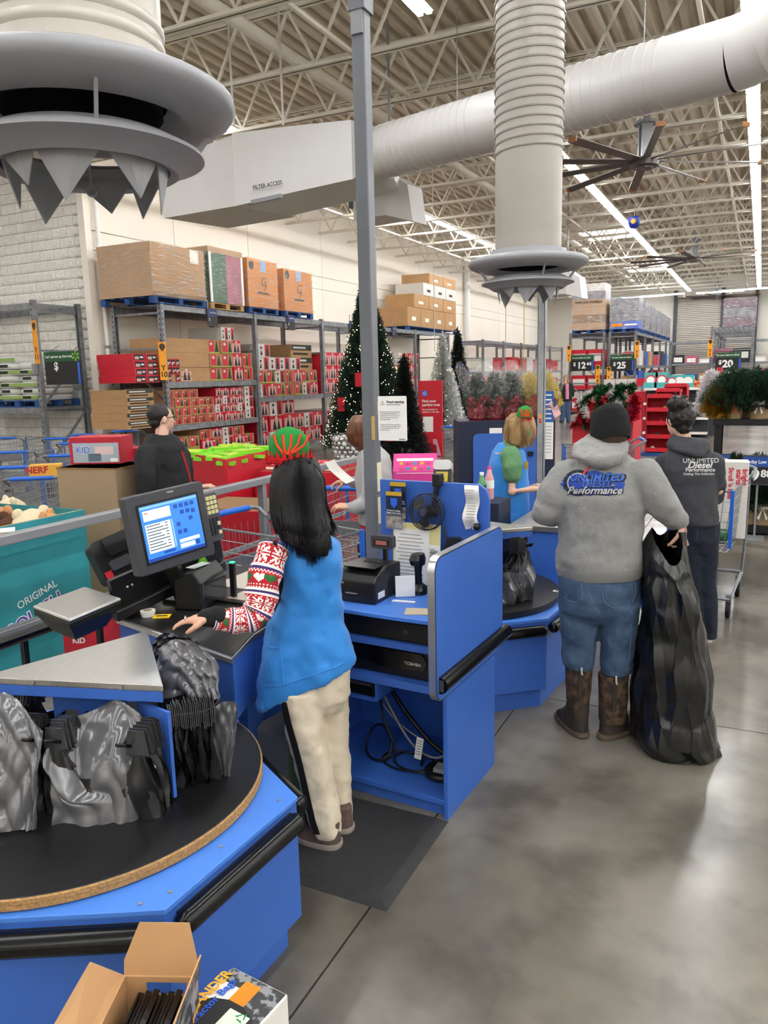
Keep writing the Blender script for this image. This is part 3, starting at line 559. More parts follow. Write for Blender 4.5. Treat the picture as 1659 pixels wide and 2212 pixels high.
# ================================================================ NEAR LANE: scan counter
CT = .87; S0, S1, S2 = G(500, 1420, CT), G(250, 1333, CT), G(548, 1368, CT); poly = [(S0.x, S0.y), (S2.x, S2.y), (-1.97, 3.75), (-2.64, 3.75), (S1.x, S1.y)]
pc = (-2.2, 3.2); t = thing('scan_counter', 'blue scan counter with black deck and steel edge under the monitor', 'counter', (-2.2, 2.9, 0))
MB().prism(inset(poly, pc, .985), .6, CT-.03).obj('fascia', BLUE, t, None, True, bev=.003); MB().prism([(x-.0, y) for x, y in inset(poly, pc, .8)], .0, .6).obj('lower_cabinet', BLUE, t, None, True)
q = MB(); q.bar((S0.x-.008, S0.y+.02, 0.3), (S1.x, S1.y+.02, .3), .02, .6, 0); q.obj('end_panel', BLUE, t, None, True)
MB().prism(poly, CT-.03, CT-.006).obj('steel_trim', CHROME, t, None, True, bev=.003); MB().prism(inset(poly, (-2.2, 3.0), .975), CT-.006, CT).obj('deck', M('black_deck', '#161617', .35, var=.15, vs=14), t, None, True)
DK = M('deck_plate', '#cfc9bd', .3, .3); MB().box((-2.5, 3.05, CT), (-2.0, 3.68, CT+.004)).obj('belt_plate', DK, t, None, True); MB().box((-2.28, 2.86, CT), (-1.98, 3.03, CT+.004)).obj('scanner_window', DK, t, None, True)
MB().box((-2.32, 2.82, CT), (-1.95, 2.86, CT+.012)).obj('scanner_frame', BLACK, t, None, True)
t = thing('barcode_scanner', 'black hooded barcode scanner tower on the deck below the monitor', 'scanner', tuple(G(420, 1322, CT)))
T_ = TR(0, 0, 0, .25); m = MB(); m.prism([(-.0, 0), (.14, 0), (.14, .13), (.10, .185), (.0, .15)], -.13, .13, 0, FR((-.14, .12, 0), (1, .25, 0), (0, 0, 1))); m.obj('hood', BLACK, t, bev=.008)
m = MB(); m.cb((.02, .12, .075), (.006, .19, .1)); m.obj('glass', M('scanner_glass', '#26282c', .08), t); MB().cb((.03, .26, .09), (.03, .02, .17)).obj('side_panel', BLACK, t, bev=.004)
for k in range(6): MB().cyl(.006, 0, .004, 8, 0, FR((.02, .272, .04+.022*k), (1, 0, 0), (0, 0, 1))).obj('button', DGREY, t)
MB().cb((-.06, .12, .188), (.05, .12, .003)).obj('label_strip', M('pale_label', '#b8c0bb', .5), t); MB().cb((.03, .26, .178), (.02, .02, .006)).obj('green_led', M('green_led', '#20d070', .4, emit=1.5), t)
# black device rail + produce scale
t = thing('device_rail', 'long black bolted mounting rail running along the counter behind the scanner', 'rail', (-2.62, 3.0, CT-.02))
a, b = PD(240, 1285, 3.42), PD(475, 1180, 3.9); MB().bar(a, b, .03, .14).obj('beam', BLACK, t, None, True, bev=.006); MB().bar(a+Vector((.03, -.02, -.09)), b+Vector((.03, -.02, -.09)), .05, .05).obj('lower_beam', BLACK, t, None, True, bev=.006); dv = b-a
for f in (.12, .16, .5, .55, .8, .9): q = a+dv*f+Vector((.018, -.008, .01*(1 if f < .5 else -1))); MB().sph(q, .007, 8, 6).obj('bolt', CHROME, t, 60, True)
for f in (.15, .6, .9): q = a+dv*f; MB().bar((q.x-.01, q.y, CT-.02), (q.x-.01, q.y, q.z), .04, .03).obj('bracket', BLACK, t, None, True)
c4 = [G(x, y, 1.0) for x, y in ((70, 1308), (150, 1338), (262, 1291), (183, 1266))]; cc_ = sum(c4, Vector())/4
t = thing('produce_scale', 'square steel-topped weighing scale on a black base left of the counter', 'scale', (cc_.x, cc_.y, CT-.02))
pp = [(p.x, p.y) for p in c4]; MB().prism(pp, .985, 1.0).obj('steel_platter', STEEL, t, None, True, bev=.008); MB().prism(inset(pp, (cc_.x, cc_.y), .99), .955, .985).obj('rim', BLACK, t, None, True, bev=.005)
m = MB(); i1, i2 = inset(pp, (cc_.x, cc_.y), .93), inset(pp, (cc_.x, cc_.y), .6); m.hexa([Vector((*p, .88)) for p in i2]+[Vector((*p, .955)) for p in i1]); m.obj('base', BLACK, t, None, True); MB().bar((cc_.x, cc_.y, .93), (-2.63, 2.72, .93), .08, .05).obj('support_arm', BLACK, t, None, True)
# terminal tower left of the monitor
t = thing('payment_terminal', 'bulky black payment terminal tower left of the monitor with red tag', 'terminal', (-2.78, 2.95, CT))
T = FR(PD(262, 1200, 3.75), (.35, .9, .25), (-.35, .1, 1)); MB().prism(rrect(.27, .22, .03), -.05, .05, 0, T).obj('housing', BLACK, t, 30, True); MB().prism(rrect(.2, .09, .02), .05, .085, 0, T @ TR(.02, .06, 0)).obj('printer_bulge', BLACK, t, 30, True); MB().prism(rrect(.1, .05, .01), .05, .075, 0, T @ TR(-.04, -.03, 0)).obj('latch_block', DGREY, t, 30, True)
MB().cb((0, 0, 0), (.035, .05, .004), 0, T @ TR(-.11, -.07, .053)).obj('red_tag', RED2, t, None, True); MB().cb((0, 0, 0), (.02, .05, .03), 0, T @ TR(.12, .04, .06)).obj('red_lever', RED2, t, None, True); MB().bar(PD(262, 1230, 3.8), (-2.66, 2.95, CT), .06, .05).obj('stem', BLACK, t, None, True)
for i in range(5): MB().cb((0, 0, 0), (.012, .008, .004), 0, T @ TR(-.06+.03*i, .01*(i % 2)-.05, .053)).obj('label_fleck', CORRW, t, None, True)
# monitor with keypad
SR, SD = Vector((.205, .975, .06)).normalized(), Vector((.12, .02, -.99)); SU = -SD; TL = EYE+(Vector((-2.631, 2.691, 1.344))-EYE)*.897
cen = TL+SR*.1525+SD*.132; Tm = FR(cen, SR, SU); t = mon = thing('register_monitor', 'dark grey register touch monitor on an arm with its screen lit blue', 'monitor', (-2.45, 2.75, CT))
MB().prism(rrect(.405, .345, .012), -.045, .012, 0, Tm).obj('bezel', M('monitor_grey', '#3c3d42', .45), t, 30, True, bev=.004)
bz = MB(); bz.cb((0, 0, .013), (.325, .262, .004), 0, Tm); bz.obj('inner_bezel', BLACK, t, None, True)
SC = lambda n, c, e=1.1: M('screen_'+n, c, .3, emit=e); scr = MB().cb((0, 0, .0158), (.305, .242, .002), 0, Tm).obj('screen', SC('blue', '#2f6fb8', .42), t, None, True)
def sq(x0, y0, x1, y1, mt, nm='window', dz=.0172): MB().cb(((x0+x1)/2, (y0+y1)/2, dz), (x1-x0, y1-y0, .0006), 0, Tm).obj(nm, mt, scr, None, True)
wht, dkb, lil = SC('white', '#b9c8cc', .45), SC('dark', '#1d4396', .3), SC('light', '#6fa0d0', .4)
sq(-.15, .108, .15, .118, lil, 'menu_bar'); sq(-.14, .055, .0, .1, wht, 'entry_window'); sq(-.14, -.085, -.01, .04, wht, 'receipt_window'); sq(-.005, -.085, .003, .04, lil, 'scroll_bar'); sq(-.152, -.12, .152, -.108, SC('navy', '#16327c', .5), 'task_bar'); sq(.02, -.075, .13, -.06, wht, 'field'); sq(.02, -.1, .1, -.08, wht, 'field'); sq(-.07, -.1, -.01, -.09, dkb, 'total_button')
for i in range(9): sq(-.135, .03-i*.013, -.135+.07+.015*((i*7) % 3), .034-i*.013, M('screen_ink', '#4a5a66', .5), 'receipt_line', .0182)
for i in range(9): sq(-.04, .03-i*.013, -.025, .034-i*.013, M('screen_ink', '#4a5a66', .5), 'receipt_line', .0182)
for x, y in ((.02, .08), (.05, .08), (.08, .08), (.11, .08), (.05, .05), (.08, .05), (.11, .045), (.09, .015), (.02, .0), (.02, -.035), (.05, -.035)): sq(x, y, x+.02, y+.018, dkb, 'icon')
sq(-.135, .085, -.115, .092, M('screen_red', '#e04a2a', .4, emit=.6), 'alert'); sq(.105, -.1, .125, -.08, dkb, 'icon')
text('TOSHIBA', .009, WHITE, Tm @ TR(.02, .157, .0125), t); Tk = FR(PD(456, 1118, 3.72), SR, SU)
kp = MB().prism(rrect(.105, .235, .012), -.03, .004, 0, Tk).obj('keypad', M('keypad_grey', '#46464b', .5), t, 30, True)
KY, KB = M('cream_key', '#d8cf9c', .5), M('dark_key', '#26262a', .5)
for r in range(4):
    for c in range(4): MB().cb((-.033+.022*c, .095-.023*r, .008), (.017, .018, .008), 0, Tk).obj('key', KY, kp, None, True)
for r in range(4):
    for c in range(4): MB().cb((-.033+.022*c, -.012-.022*r, .008), (.018, .018, .008), 0, Tk).obj('key', KY if (c == 3 and r in (1, 3)) else KB, kp, None, True)
MB().cb((-.036, .008, .006), (.016, .01, .004), 0, Tk).obj('green_key', M('green_key', '#3b9a72', .5), kp, None, True); MB().sph(Tk @ Vector((-.03, -.135, 0)), .012, 12, 8).obj('key_lock', CHROME, t, 60, True)
MB().bar(cen-Vector((.03, 0, .1)), (-2.46, 2.78, CT), .06, .06).obj('stand_post', BLACK, t, None, True); MB().cb((-2.46, 2.78, CT+.01), (.14, .14, .02)).obj('stand_base', BLACK, t, None, True)
# small things on the counter
p = G(320, 1330, CT); t = thing('round_tub', 'small white round tub with lid on the counter beside the yellow sticker', 'tub', (p.x, p.y, CT)); MB().cyl(.03, 0, .014, 24).obj('base', WHITE, t, 40); MB().cyl(.034, .014, .026, 24).obj('lid', WHITE, t, 40); MB().cyl(.02, .026, .027, 16).obj('lid_print', M('tub_print', '#a08a70', .6), t)
p = G(350, 1332, CT); o = tag(MB().cb((0, 0, .002), (.075, .05, .003)).obj('yellow_sticker', M('yellow_sticker', '#f0c718', .5)), 'yellow sticker stuck flat on the black counter deck', 'sticker'); o.location = (p.x, p.y, CT); o.rotation_euler = (0, 0, .5); MB().cb((0, 0, .004), (.05, .012, .001)).obj('print_line', INK, o)
p = PD(438, 1212, 3.75); LIME = M('green_soda', '#7fd410', .15, trans=.3); t = thing('soda_bottle', 'lime green bottle standing behind the monitor corner', 'bottle', (p.x, p.y, CT)); hb = p.z-CT
MB().lathe([(0, 0), (.03, 0), (.033, .01), (.033, .13), (.025, .17), (.012, .2), (.012, .22), (0, .22)], 20).obj('body', LIME, t, 50); MB().lathe([(.0338, .05), (.0338, .11)], 20).obj('label', M('lime_label', '#58b80c', .4), t, 50); MB().cyl(.014, .22, .236, 16).obj('cap', M('green_cap', '#2a8a2a', .5), t, 40)
# carton standing in the knee space
t = thing('product_carton', 'white and green product carton under the counter behind the cashier', 'carton', (-1.815, 2.58, 0), -.12)
MB().box((-.1, -.05, 0), (.1, .2, .42)).obj('carton', M('carton_grey', '#6a6d6c', .7), t, bev=.003); MB().box((.1005, -.04, .0), (.1012, .19, .41)).obj('green_print', M('carton_green', '#58734c', .6), t); MB().box((-.08, -.0515, .03), (.09, -.0505, .1)).obj('blue_band', M('carton_blue', '#5d86a8', .6), t)
# ================================================================ REGISTER DESK
D0 = Vector((-1.124, 2.849, 0)); rzD = -.0597; t = desk = thing('register_desk', 'blue register desk with open shelves and a steel-edged end panel', 'desk', tuple(D0), rzD); DT = wmat(desk)
P_ = lambda nm, m, mt, sm_=None, bev=0, par=None: m.obj(nm, mt, par or desk, sm_, False, True, bev)
P_('end_panel', MB().box((-.02, 0, 0), (0, .555, .62)), BLUE, bev=.002); P_('left_panel', MB().box((-.78, 0, 0), (-.76, .555, .89)), BLUE); P_('back_panel', MB().box((-.76, .535, 0), (-.02, .555, .89)), BLUE)
P_('desk_top', MB().prism([(-.78, -.01), (-.6, -.025), (-.3, -.03), (-.022, -.02), (-.022, .56), (-.78, .56)], .885, .905), BLUE_LIT, bev=.004)
for z0, z1 in ((.745, .775), (.565, .6), (.06, .085)): P_('shelf', MB().box((-.76, .005, z0), (-.02, .535, z1)), BLUE, bev=.002)
P_('toe_board', MB().box((-.76, .03, 0), (-.02, .045, .06)), BLUE); P_('cubby', MB().box((-.76, .03, .465), (-.36, .4, .475)), BLUE); P_('cubby_side', MB().box((-.372, .03, .465), (-.36, .4, .565)), BLUE); P_('cubby_back', MB().box((-.76, .3, .475), (-.372, .31, .565)), MATTE)
T = FR((.0, .225, .905), (0, 1, 0), (0, 0, 1)); up = P_('upper_panel', MB().prism(rrect(.74, .60, .055, 6), -.012, .024, 0, T), BLUE, 30); P_('edge_band', MB().prism(rrect(.752, .612, .061, 6), -.010, .022, 0, T), CHROME, 30); P_('edge_bead', MB().prism(rrect(.747, .607, .058, 6), .018, .0232, 0, T), MATTE, 30)
m = MB(); ns = 10; prof_ = [(.0, -.036)]+[(.04*math.cos(a), .036*math.sin(a)) for a in [(-PI/2+PI*i/ns) for i in range(ns+1)]]+[(0, .036)]; m.prism(prof_, -.02, .735, 0, FR((.0235, .61, .675), (1, 0, 0), (0, 0, 1))); P_('bumper', m, RUB, 40); P_('bumper_core', MB().box((.024, -.1275, .65), (.045, -.1255, .70)), DGREY)
# drawer, computer
o = thing('cash_drawer', 'wide black cash drawer with a lock under the desk top', 'drawer', tuple(DT @ Vector((-.4, .25, .775))), rzD); MB().box((-.36, -.225, .001), (.36, .25, .105)).obj('case', BLACK, o, bev=.003); MB().box((-.355, -.232, .012), (.355, -.226, .09)).obj('drawer_front', M('drawer_front', '#131314', .3), o, bev=.002); MB().cyl(.011, 0, .006, 14, 0, FR((.2, -.231, .05), (1, 0, 0), (0, 0, 1))).obj('lock', DGREY, o, 40)
o = thing('register_computer', 'black register computer with small white lettering on the middle shelf', 'computer', tuple(DT @ Vector((-.38, .25, .6))), rzD); MB().box((-.28, -.2, .001), (.3, .2, .135)).obj('case', BLACK, o, bev=.006); MB().prism([(-.27, .055), (-.02, .06), (.03, .04), (.25, .05), (.27, .09), (.24, .125), (-.27, .125)], 0, .012, 0, FR((0, -.2, 0), (1, 0, 0), (0, 0, 1))).obj('front_bezel', M('gloss_black', '#0a0a0b', .12), o, 30)
text('TOSHIBA', .02, M('silver_print', '#c4c4c4', .4), FR((.2, -.213, .075), (1, 0, 0), (0, 0, 1)), o, world=False); text('DS-767', .016, M('silver_print'), FR((-.2, -.213, .1), (1, 0, 0), (0, 0, 1)), o, world=False)
o = thing('black_tray', 'flat black tray pushed into the hanging cubby', 'tray', tuple(DT @ Vector((-.58, .15, .475))), rzD); MB().box((-.2, -.1, .001), (.19, .12, .07)).obj('tray_body', M('tray_black', '#0c0c0d', .25), o, bev=.004); MB().box((-.19, -.103, .05), (.18, -.1, .065)).obj('lip', DGREY, o)
# cables in the bottom
CAB = M('cable_black', '#111113', .4); CABG = M('cable_grey', '#8d8d8b', .5)
def cable(label, pts, r, mt, nm='cable'):
    cu = bpy.data.curves.new('c', 'CURVE'); cu.dimensions = '3D'; sp = cu.splines.new('NURBS'); sp.points.add(len(pts)-1)
    for p, q in zip(sp.points, pts): p.co = (*(DT @ Vector(q)), 1)
    sp.use_endpoint_u = True; sp.order_u = 4; cu.bevel_depth = r; cu.bevel_resolution = 2; cu.resolution_u = 6
    o = bpy.data.objects.new(nm, cu); COL.objects.link(o); me = bpy.data.meshes.new_from_object(o.evaluated_get(bpy.context.evaluated_depsgraph_get())); bpy.data.objects.remove(o)
    me.materials.clear(); me.materials.append(mt); return tag(link(nm, me), label, 'cable', 'cables under the register desk')
cable('grey cable looping to the end panel in the desk bottom', [(-.52, .3, .5), (-.5, .3, .4), (-.4, .28, .26), (-.3, .25, .16), (-.2, .25, .12), (-.12, .27, .14), (-.08, .3, .3), (-.05, .4, .44), (-.06, .45, .5)], .006, CABG)
cable('black cable coiled in one big loop on the bottom shelf', [(-.5, .3, .45), (-.45, .2, .3), (-.36, .2, .2), (-.36, .18, .12), (-.45, .15, .095), (-.54, .2, .095), (-.56, .26, .16), (-.5, .27, .25), (-.42, .25, .22), (-.37, .2, .12), (-.44, .16, .1)], .006, CAB)
cable('black cable in flat rings at the middle of the bottom shelf', [(-.36+.12*math.cos(a)+.01*a, .22+.09*math.sin(a), .094+.0012*a) for a in [i*.5 for i in range(28)]], .005, CAB)
cable('black cable hanging thinly below the shelf', [(-.34, .45, .56), (-.33, .44, .48), (-.28, .42, .42), (-.22, .42, .44), (-.22, .44, .52), (-.26, .45, .56)], .004, CAB)
cable('thick black cable bundle falling from the cubby', [(-.58, .42, .47), (-.52, .38, .42), (-.42, .36, .3), (-.3, .34, .2), (-.2, .33, .12), (-.1, .33, .1)], .012, CAB)
cable('thin white cable down the left of the bundle', [(-.56, .35, .46), (-.53, .3, .38), (-.46, .28, .3), (-.38, .3, .22), (-.28, .33, .16)], .004, CABG)
o = thing('power_adapter', 'round black adapter lump in the right corner of the bottom shelf', 'adapter', tuple(DT @ Vector((-.12, .2, .085)))); m = MB(); m.tube(arc((0, 0), .07, 0, 6.0, 16, .02), .018, 8); m.obj('coil', CAB, o, 50); MB().cb((.0, -.02, .045), (.05, .06, .02)).obj('tag', M('grey_tag', '#9a9a98', .6), o)
tg = tag(MB().cb((0, 0, 0), (.035, .003, .11)).obj('cable_tag', PAPER), 'white printed cable tag hanging on the grey cable', 'tag'); tg.location = DT @ Vector((-.24, .2, .19)); tg.rotation_euler = (0, .15, 0)
for k in range(6): MB().cb((0, -.002, .04-.014*k), (.025, .001, .004)).obj('print_line', CABG, tg)
# back splash and what hangs on it
SPY = .575; T = FR((-.3, SPY, 1.155), (1, 0, 0), (0, 0, 1)); pl = [(-.32, -.25), (.27, -.25), (.27, .18), (.255, .225), (.22, .25), (-.32, .25)]
P_('back_splash', MB().prism(pl, 0, .02, 0, T), BLUE, bev=.003)
yS = D0.y+SPY-.0; QY = lambda x, y, dy=-.01: PY(x, y, 3.415+dy)
o = thing('clip_fan', 'small black clip-on fan with wire cage on the back splash', 'fan', tuple(QY(925, 1105, -.06)), rzD); T = FR((0, 0, 0), (1, 0, 0), (0, .1, 1)); R = .088
for r_, z_ in ((R, .0), (R, .03), (R*.85, .045), (R*.6, .052), (R*.3, .055)):
    MB().tube([T @ Vector((r_*math.cos(2*PI*i/28), r_*math.sin(2*PI*i/28), z_)) for i in range(28)], .0028 if r_ == R else .0012, 6, closed=True).obj('cage_ring', BLACK, o, 60)
m = MB()
for i in range(40): a = 2*PI*i/40; m.tube([T @ Vector((R*math.cos(a), R*math.sin(a), .03)), T @ Vector((R*.85*math.cos(a), R*.85*math.sin(a), .045)), T @ Vector((.02*math.cos(a), .02*math.sin(a), .056))], .001, 4)
tag(m.obj('cage_wires', BLACK, o, 60), kind='stuff'); m = MB()
for i in range(40): a = 2*PI*i/40; m.tube([T @ Vector((R*math.cos(a), R*math.sin(a), .0)), T @ Vector((R*.8*math.cos(a), R*.8*math.sin(a), -.025)), T @ Vector((.02*math.cos(a), .02*math.sin(a), -.03))], .001, 4)
tag(m.obj('rear_wires', BLACK, o, 60), kind='stuff')
for k in range(3):
    a = k*2*PI/3+.3; MB().add([T @ Vector(q) for q in [(.018*math.cos(a), .018*math.sin(a), .02), (.075*math.cos(a-.5), .075*math.sin(a-.5), .012), (.08*math.cos(a+.1), .08*math.sin(a+.1), .02), (.07*math.cos(a+.6), .07*math.sin(a+.6), .032), (.018*math.cos(a+.6), .018*math.sin(a+.6), .026)]], [(0, 1, 2, 3, 4)]).obj('blade', M('fan_grey', '#2c2d30', .35), o)
MB().cyl(.018, .04, .06, 18, 0, T).obj('hub_badge', M('fan_badge', '#2a3346', .35), o, 40); MB().cyl(.03, -.07, -.02, 18, 0, T).obj('motor', BLACK, o, 40); MB().bar((.01, .045, 0), (.03, .05, .17), .02, .02).obj('neck', BLACK, o); MB().cb((.03, .05, .15), (.04, .05, .06)).obj('clip', BLACK, o, bev=.004)
MB().tube([(.06, .04, -.06), (.08, .03, -.12), (.1, .02, -.2)], .005, 6).obj('power_cord', CAB, o, 60)
def brochure_set(x, y, z, n, lab):
    o = thing('brochure_holder', lab, 'brochures', (x, y, z), rzD); ac = film('acrylic', '#dfe8f0', .12, .05, 0)
    MB().box((-.055, -.03, -.003), (.055, .012, 0)).obj('tray', ac, o); MB().box((-.055, -.032, 0), (.055, -.03, .08)).obj('front_wall', ac, o)
    return o
NVY = M('brochure_navy', '#16223f', .45); PHO = M('brochure_photo', '#5b5650', .5, col2='#b8a898', vs=40); GOLD = M('brochure_gold', '#caa12c', .5)
b0_ = QY(860, 1140, -.03); hold = brochure_set(b0_.x, b0_.y, b0_.z, 3, 'clear brochure holder on the back splash left of the fan')
def brochure(x, dy, z, h, lab, w=.088):
    o = thing('brochure', lab, 'brochure', (b0_.x+x, b0_.y+dy, b0_.z+z), rzD, 'brochures in the holder'); MB().box((-w/2, -.004, 0), (w/2, 0, h)).obj('cover', NVY, o); MB().box((-w/2, -.0048, h-.02), (w/2, -.0041, h)).obj('gold_band', GOLD, o)
    MB().prism([(-.018, .02), (.018, .02), (.018, -.01), (0, -.03), (-.018, -.01)], 0, .0006, 0, FR((0, -.0048, h*.72), (1, 0, 0), (0, 0, 1))).obj('shield', SPARK, o); MB().box((-w*.48, -.0049, .005), (w*.48, -.0042, h*.33)).obj('photo', PHO, o)
    text('Protect it today.\nEnjoy it for years.', .0115, WHITE, FR((0, -.005, h*.46), (1, 0, 0), (0, 0, 1)), o, world=False, bold=.02); return o
brochure(-.008, -.022, .0, .185, 'navy brochure in front of the holder with a family photo'); brochure(.005, .0, .045, .185, 'navy brochure standing taller behind the front one')
# crinkled receipt
m = MB(); rr = random.Random(2); m.grid(lambda u, v: (-.036+.072*u+.006*math.sin(v*7), -.004+.01*math.sin(u*9+v*5)*v-.012*math.sin(v*11), -.215*v), 8, 22); o = tag(m.obj('receipt', PAPER, None, 60), 'crinkled white receipt pinned to the blue back splash', 'receipt'); p = QY(1019, 1048, -.02); o.location = p
for k in range(14): MB().cb((0, -.022-.012*math.sin((.1+k*.05)*11)*1, -.02-.013*k), (.045, .0006, .004)).obj('print_line', M('receipt_ink', '#a9a9a9', .8), o)
p = QY(1031, 1137, -.02); kt = Matrix.Translation(p); MB().cyl(.012, 0, .03, 14, 0, kt @ FR((0, 0.02, 0), (1, 0, 0), (0, 0, 1))).obj('knob_stem', BLACK, desk, None, True); MB().sph(p+Vector((0, -.01, 0)), .018, 14, 10).obj('knob', BLACK, desk, 60, True)
# printer
p = G(810, 1308, .905); o = thing('receipt_printer', 'black receipt printer on the blue desk beside the cashier', 'printer', (p.x, p.y, .905), rzD)
MB().prism([(0, 0), (.25, 0), (.25, .15), (.12, .155), (.03, .125), (0, .1)], -.215, 0, 0, FR((0, 0, 0), (0, 1, 0), (0, 0, 1)) @ Matrix.Scale(-1, 4, (0, 0, 1)) if False else FR((-.215, 0, 0), (0, 1, 0), (0, 0, 1)) @ TR(0, 0, .215)).obj('case', BLACK, o, bev=.006)
MB().cb((-.1, .17, .153), (.1, .03, .006)).obj('paper_slot', M('slot_dark', '#020202', .8), o); MB().box((-.2, -.003, .03), (-.06, .02, .075)).obj('slip_mouth', M('slot_dark'), o); MB().cb((-.12, -.004, .045), (.06, .012, .004)).obj('slip_lip', GREY, o); MB().box((.0002, .03, .02), (.001, .09, .05)).obj('label', PAPER, o)
text('EPSON', .014, M('silver_print'), FR((-.18, -.004, .09), (1, 0, 0), (0, 0, 1)), o, world=False); MB().box((-.2, .04, .1545), (-.02, .13, .158)).obj('lid', M('printer_lid', '#18181a', .3), o)
p = PY(828, 1170, 3.22); o = thing('customer_display', 'small black pole display behind the printer', 'display', (p.x, p.y, .905), rzD); h = p.z-.905
MB().bar((0, .02, 0), (0, .02, h), .02, .02).obj('stalk', BLACK, o); MB().prism(rrect(.115, .062, .012), -.02, .02, 0, FR((0, 0, h), (1, 0, 0), (0, 0, 1))).obj('head', DGREY, o, 30); MB().cb((0, -.0205, h-.002), (.082, .002, .03)).obj('window', M('display_glass', '#2a1a18', .1), o); MB().box((-.03, -.0228, h-.012), (.03, -.0216, h+.008)).obj('lit_digits', M('vfd_orange', '#7a4640', .4, emit=.3), o)
p = G(905, 1280, .905); o = thing('handheld_scanner', 'black handheld scanner standing in its cradle on the desk', 'scanner', (p.x, p.y, .905), rzD)
MB().loft([((0, 0, 0), .045, .055, 3), ((0, 0, .02), .043, .052, 3), ((0, .0, .045), .02, .024)], 20).obj('cradle', BLACK, o, 40); MB().loft([((0, 0, .04), .017, .02), ((0, -.004, .1), .016, .019), ((0, -.004, .14), .02, .024)], 16).obj('handle', BLACK, o, 40); MB().loft([((0, -.006, .138), .03, .034, 3), ((0, -.01, .165), .033, .045, 3), ((0, -.006, .19), .026, .034, 3)], 20).obj('head', BLACK, o, 40); MB().cb((0, -.054, .02), (.012, .003, .012)).obj('sticker', PAPER, o)
o = thing('coupon_stack', 'stack of white cards leaning against the printer', 'cards', tuple(G(876, 1290, .905)), .5)
for k in range(5): MB().cb((0, .006*k, .05), (.09, .002, .095), 0, TR(0, 0, 0, 0, -.12)).obj('card', PAPER, o)
for nm, lab, x, y, w_, h_, rz, mt in (('paper_slip', 'narrow white paper slip lying on the desk', 872, 1300, .11, .022, .1, PAPER), ('envelope', 'tan envelope lying at the desk front beside the end panel', 905, 1322, .12, .09, .3, M('tan_paper', '#cdbfa0', .8))):
    p = G(x, y, .905); o = tag(MB().cb((0, 0, .002), (w_, h_, .003)).obj(nm, mt), lab, nm.split('_')[-1]); o.location = (p.x, p.y, .905); o.rotation_euler = (0, 0, rz)
for i, (x, y, w_, h_, dy, mt, lab) in enumerate(((900, 1225, .26, .3, -.03, M('yellow_paper', '#e6dc9a', .8), 'large yellow-edged sheet leaning on the back splash'), (890, 1232, .19, .27, -.036, PAPER, 'white printed sheet leaning in front of the yellow one'), (930, 1225, .1, .2, -.042, PAPER, 'white sheet with barcodes nearest the end panel'))):
    p = QY(x, y, dy-.02); o = tag(MB().cb((0, 0, 0), (w_, .002, h_)).obj('leaning_sheet', mt), lab, 'paper', 'sheets leaning on the back splash'); o.location = (p.x, p.y, .905+h_/2); o.rotation_euler = (-.06, 0, rzD)
    if i: 
        for k in range(12): MB().cb((-.01, -.0016, h_*.4-.018*k), (w_*(.6+.1*(k % 3)), .0006, .005)).obj('print_line', M('receipt_ink'), o)
        if i == 2:
            for k in range(7): MB().cb((.0+.006*k, -.002, .06), (.003 if k % 2 else .0015, .0006, .03)).obj('barcode_bar', INK, o)
p = PD(985, 1175, 3.55); o = thing('tape_dispenser', 'black tape dispenser behind the end panel', 'dispenser', (p.x, p.y, .905)); hh = p.z-.905
MB().prism([(-.06, 0), (.06, 0), (.06, .05), (.02, .09), (-.04, .09), (-.06, .04)], -.02, .02, 0, FR((0, 0, hh-.06), (1, .3, 0), (0, 0, 1))).obj('body', BLACK, o, 30); MB().cyl(.03, -.022, .022, 18, 0, FR((-.01, 0, hh-.01), (1, .3, 0), (0, 0, 1))).obj('tape_roll', M('tape_pink', '#b48aa0', .4), o, 40); MB().bar((0, 0, 0), (0, 0, hh-.06), .05, .04).obj('pedestal', BLACK, o)
p = PY(955, 1035, 3.52); o = thing('card_reader', 'black card reader mounted on top of the back splash', 'card reader', (p.x, p.y, 1.30)); T = FR((p.x, p.y, p.z), (1, .2, 0), (0, .35, 1))
MB().prism(rrect(.085, .15, .02), -.025, .012, 0, T).obj('body', BLACK, o, 30, True); MB().prism(rrect(.09, .05, .015), -.03, .03, 0, T @ TR(0, .07, -.01)).obj('white_cap', M('offwhite', '#c9c7c4', .4), o, 30, True); MB().cb((0, .01, .0135), (.06, .05, .002), 0, T).obj('label', M('reader_label', '#c9b23c', .5), o, None, True)
for r in range(3):
    for c in range(3): MB().cb((-.02+.02*c, -.03-.015*r, .0135), (.012, .009, .004), 0, T).obj('key', DGREY, o, None, True)
MB().bar((p.x, p.y-.07, 1.36), (p.x, p.y+.0, p.z-.0), .03, .03).obj('bracket', BLACK, o, None, True)
# fraud sign on the pole
p = PY(848, 904, 3.476); o = thing('fraud_sign', 'white fraud warning sign taped to the grey pole', 'sign', tuple(p)); MB().prism(rrect(.158, .222, .006), 0, .003, 0, FR((0, 0, 0), (1, 0, 0), (0, 0, 1))).obj('board', M('sign_white', '#f2f1ee', .4), o)
T = FR((0, -.0032, 0), (1, 0, 0), (0, 0, 1)); text('Fraud warning', .0165, INK, T @ TR(-.03, .082, 0), o, world=False, align='LEFT', bold=.03); text('Advertencia de fraude', .0085, INK, T @ TR(-.03, .069, 0), o, world=False, align='LEFT')
m = MB(); m.prism([(-.065, .068), (-.041, .068), (-.053, .089)], 0, .0008, 0, T); m.obj('warning_triangle', INK, o); m = MB(); m.prism([(-.0625, .0697), (-.0435, .0697), (-.053, .0862)], .0008, .0012, 0, T); m.obj('triangle_fill', M('sign_white'), o); text('!', .012, INK, T @ TR(-.053, .076, .0008), o, world=False, bold=.03)
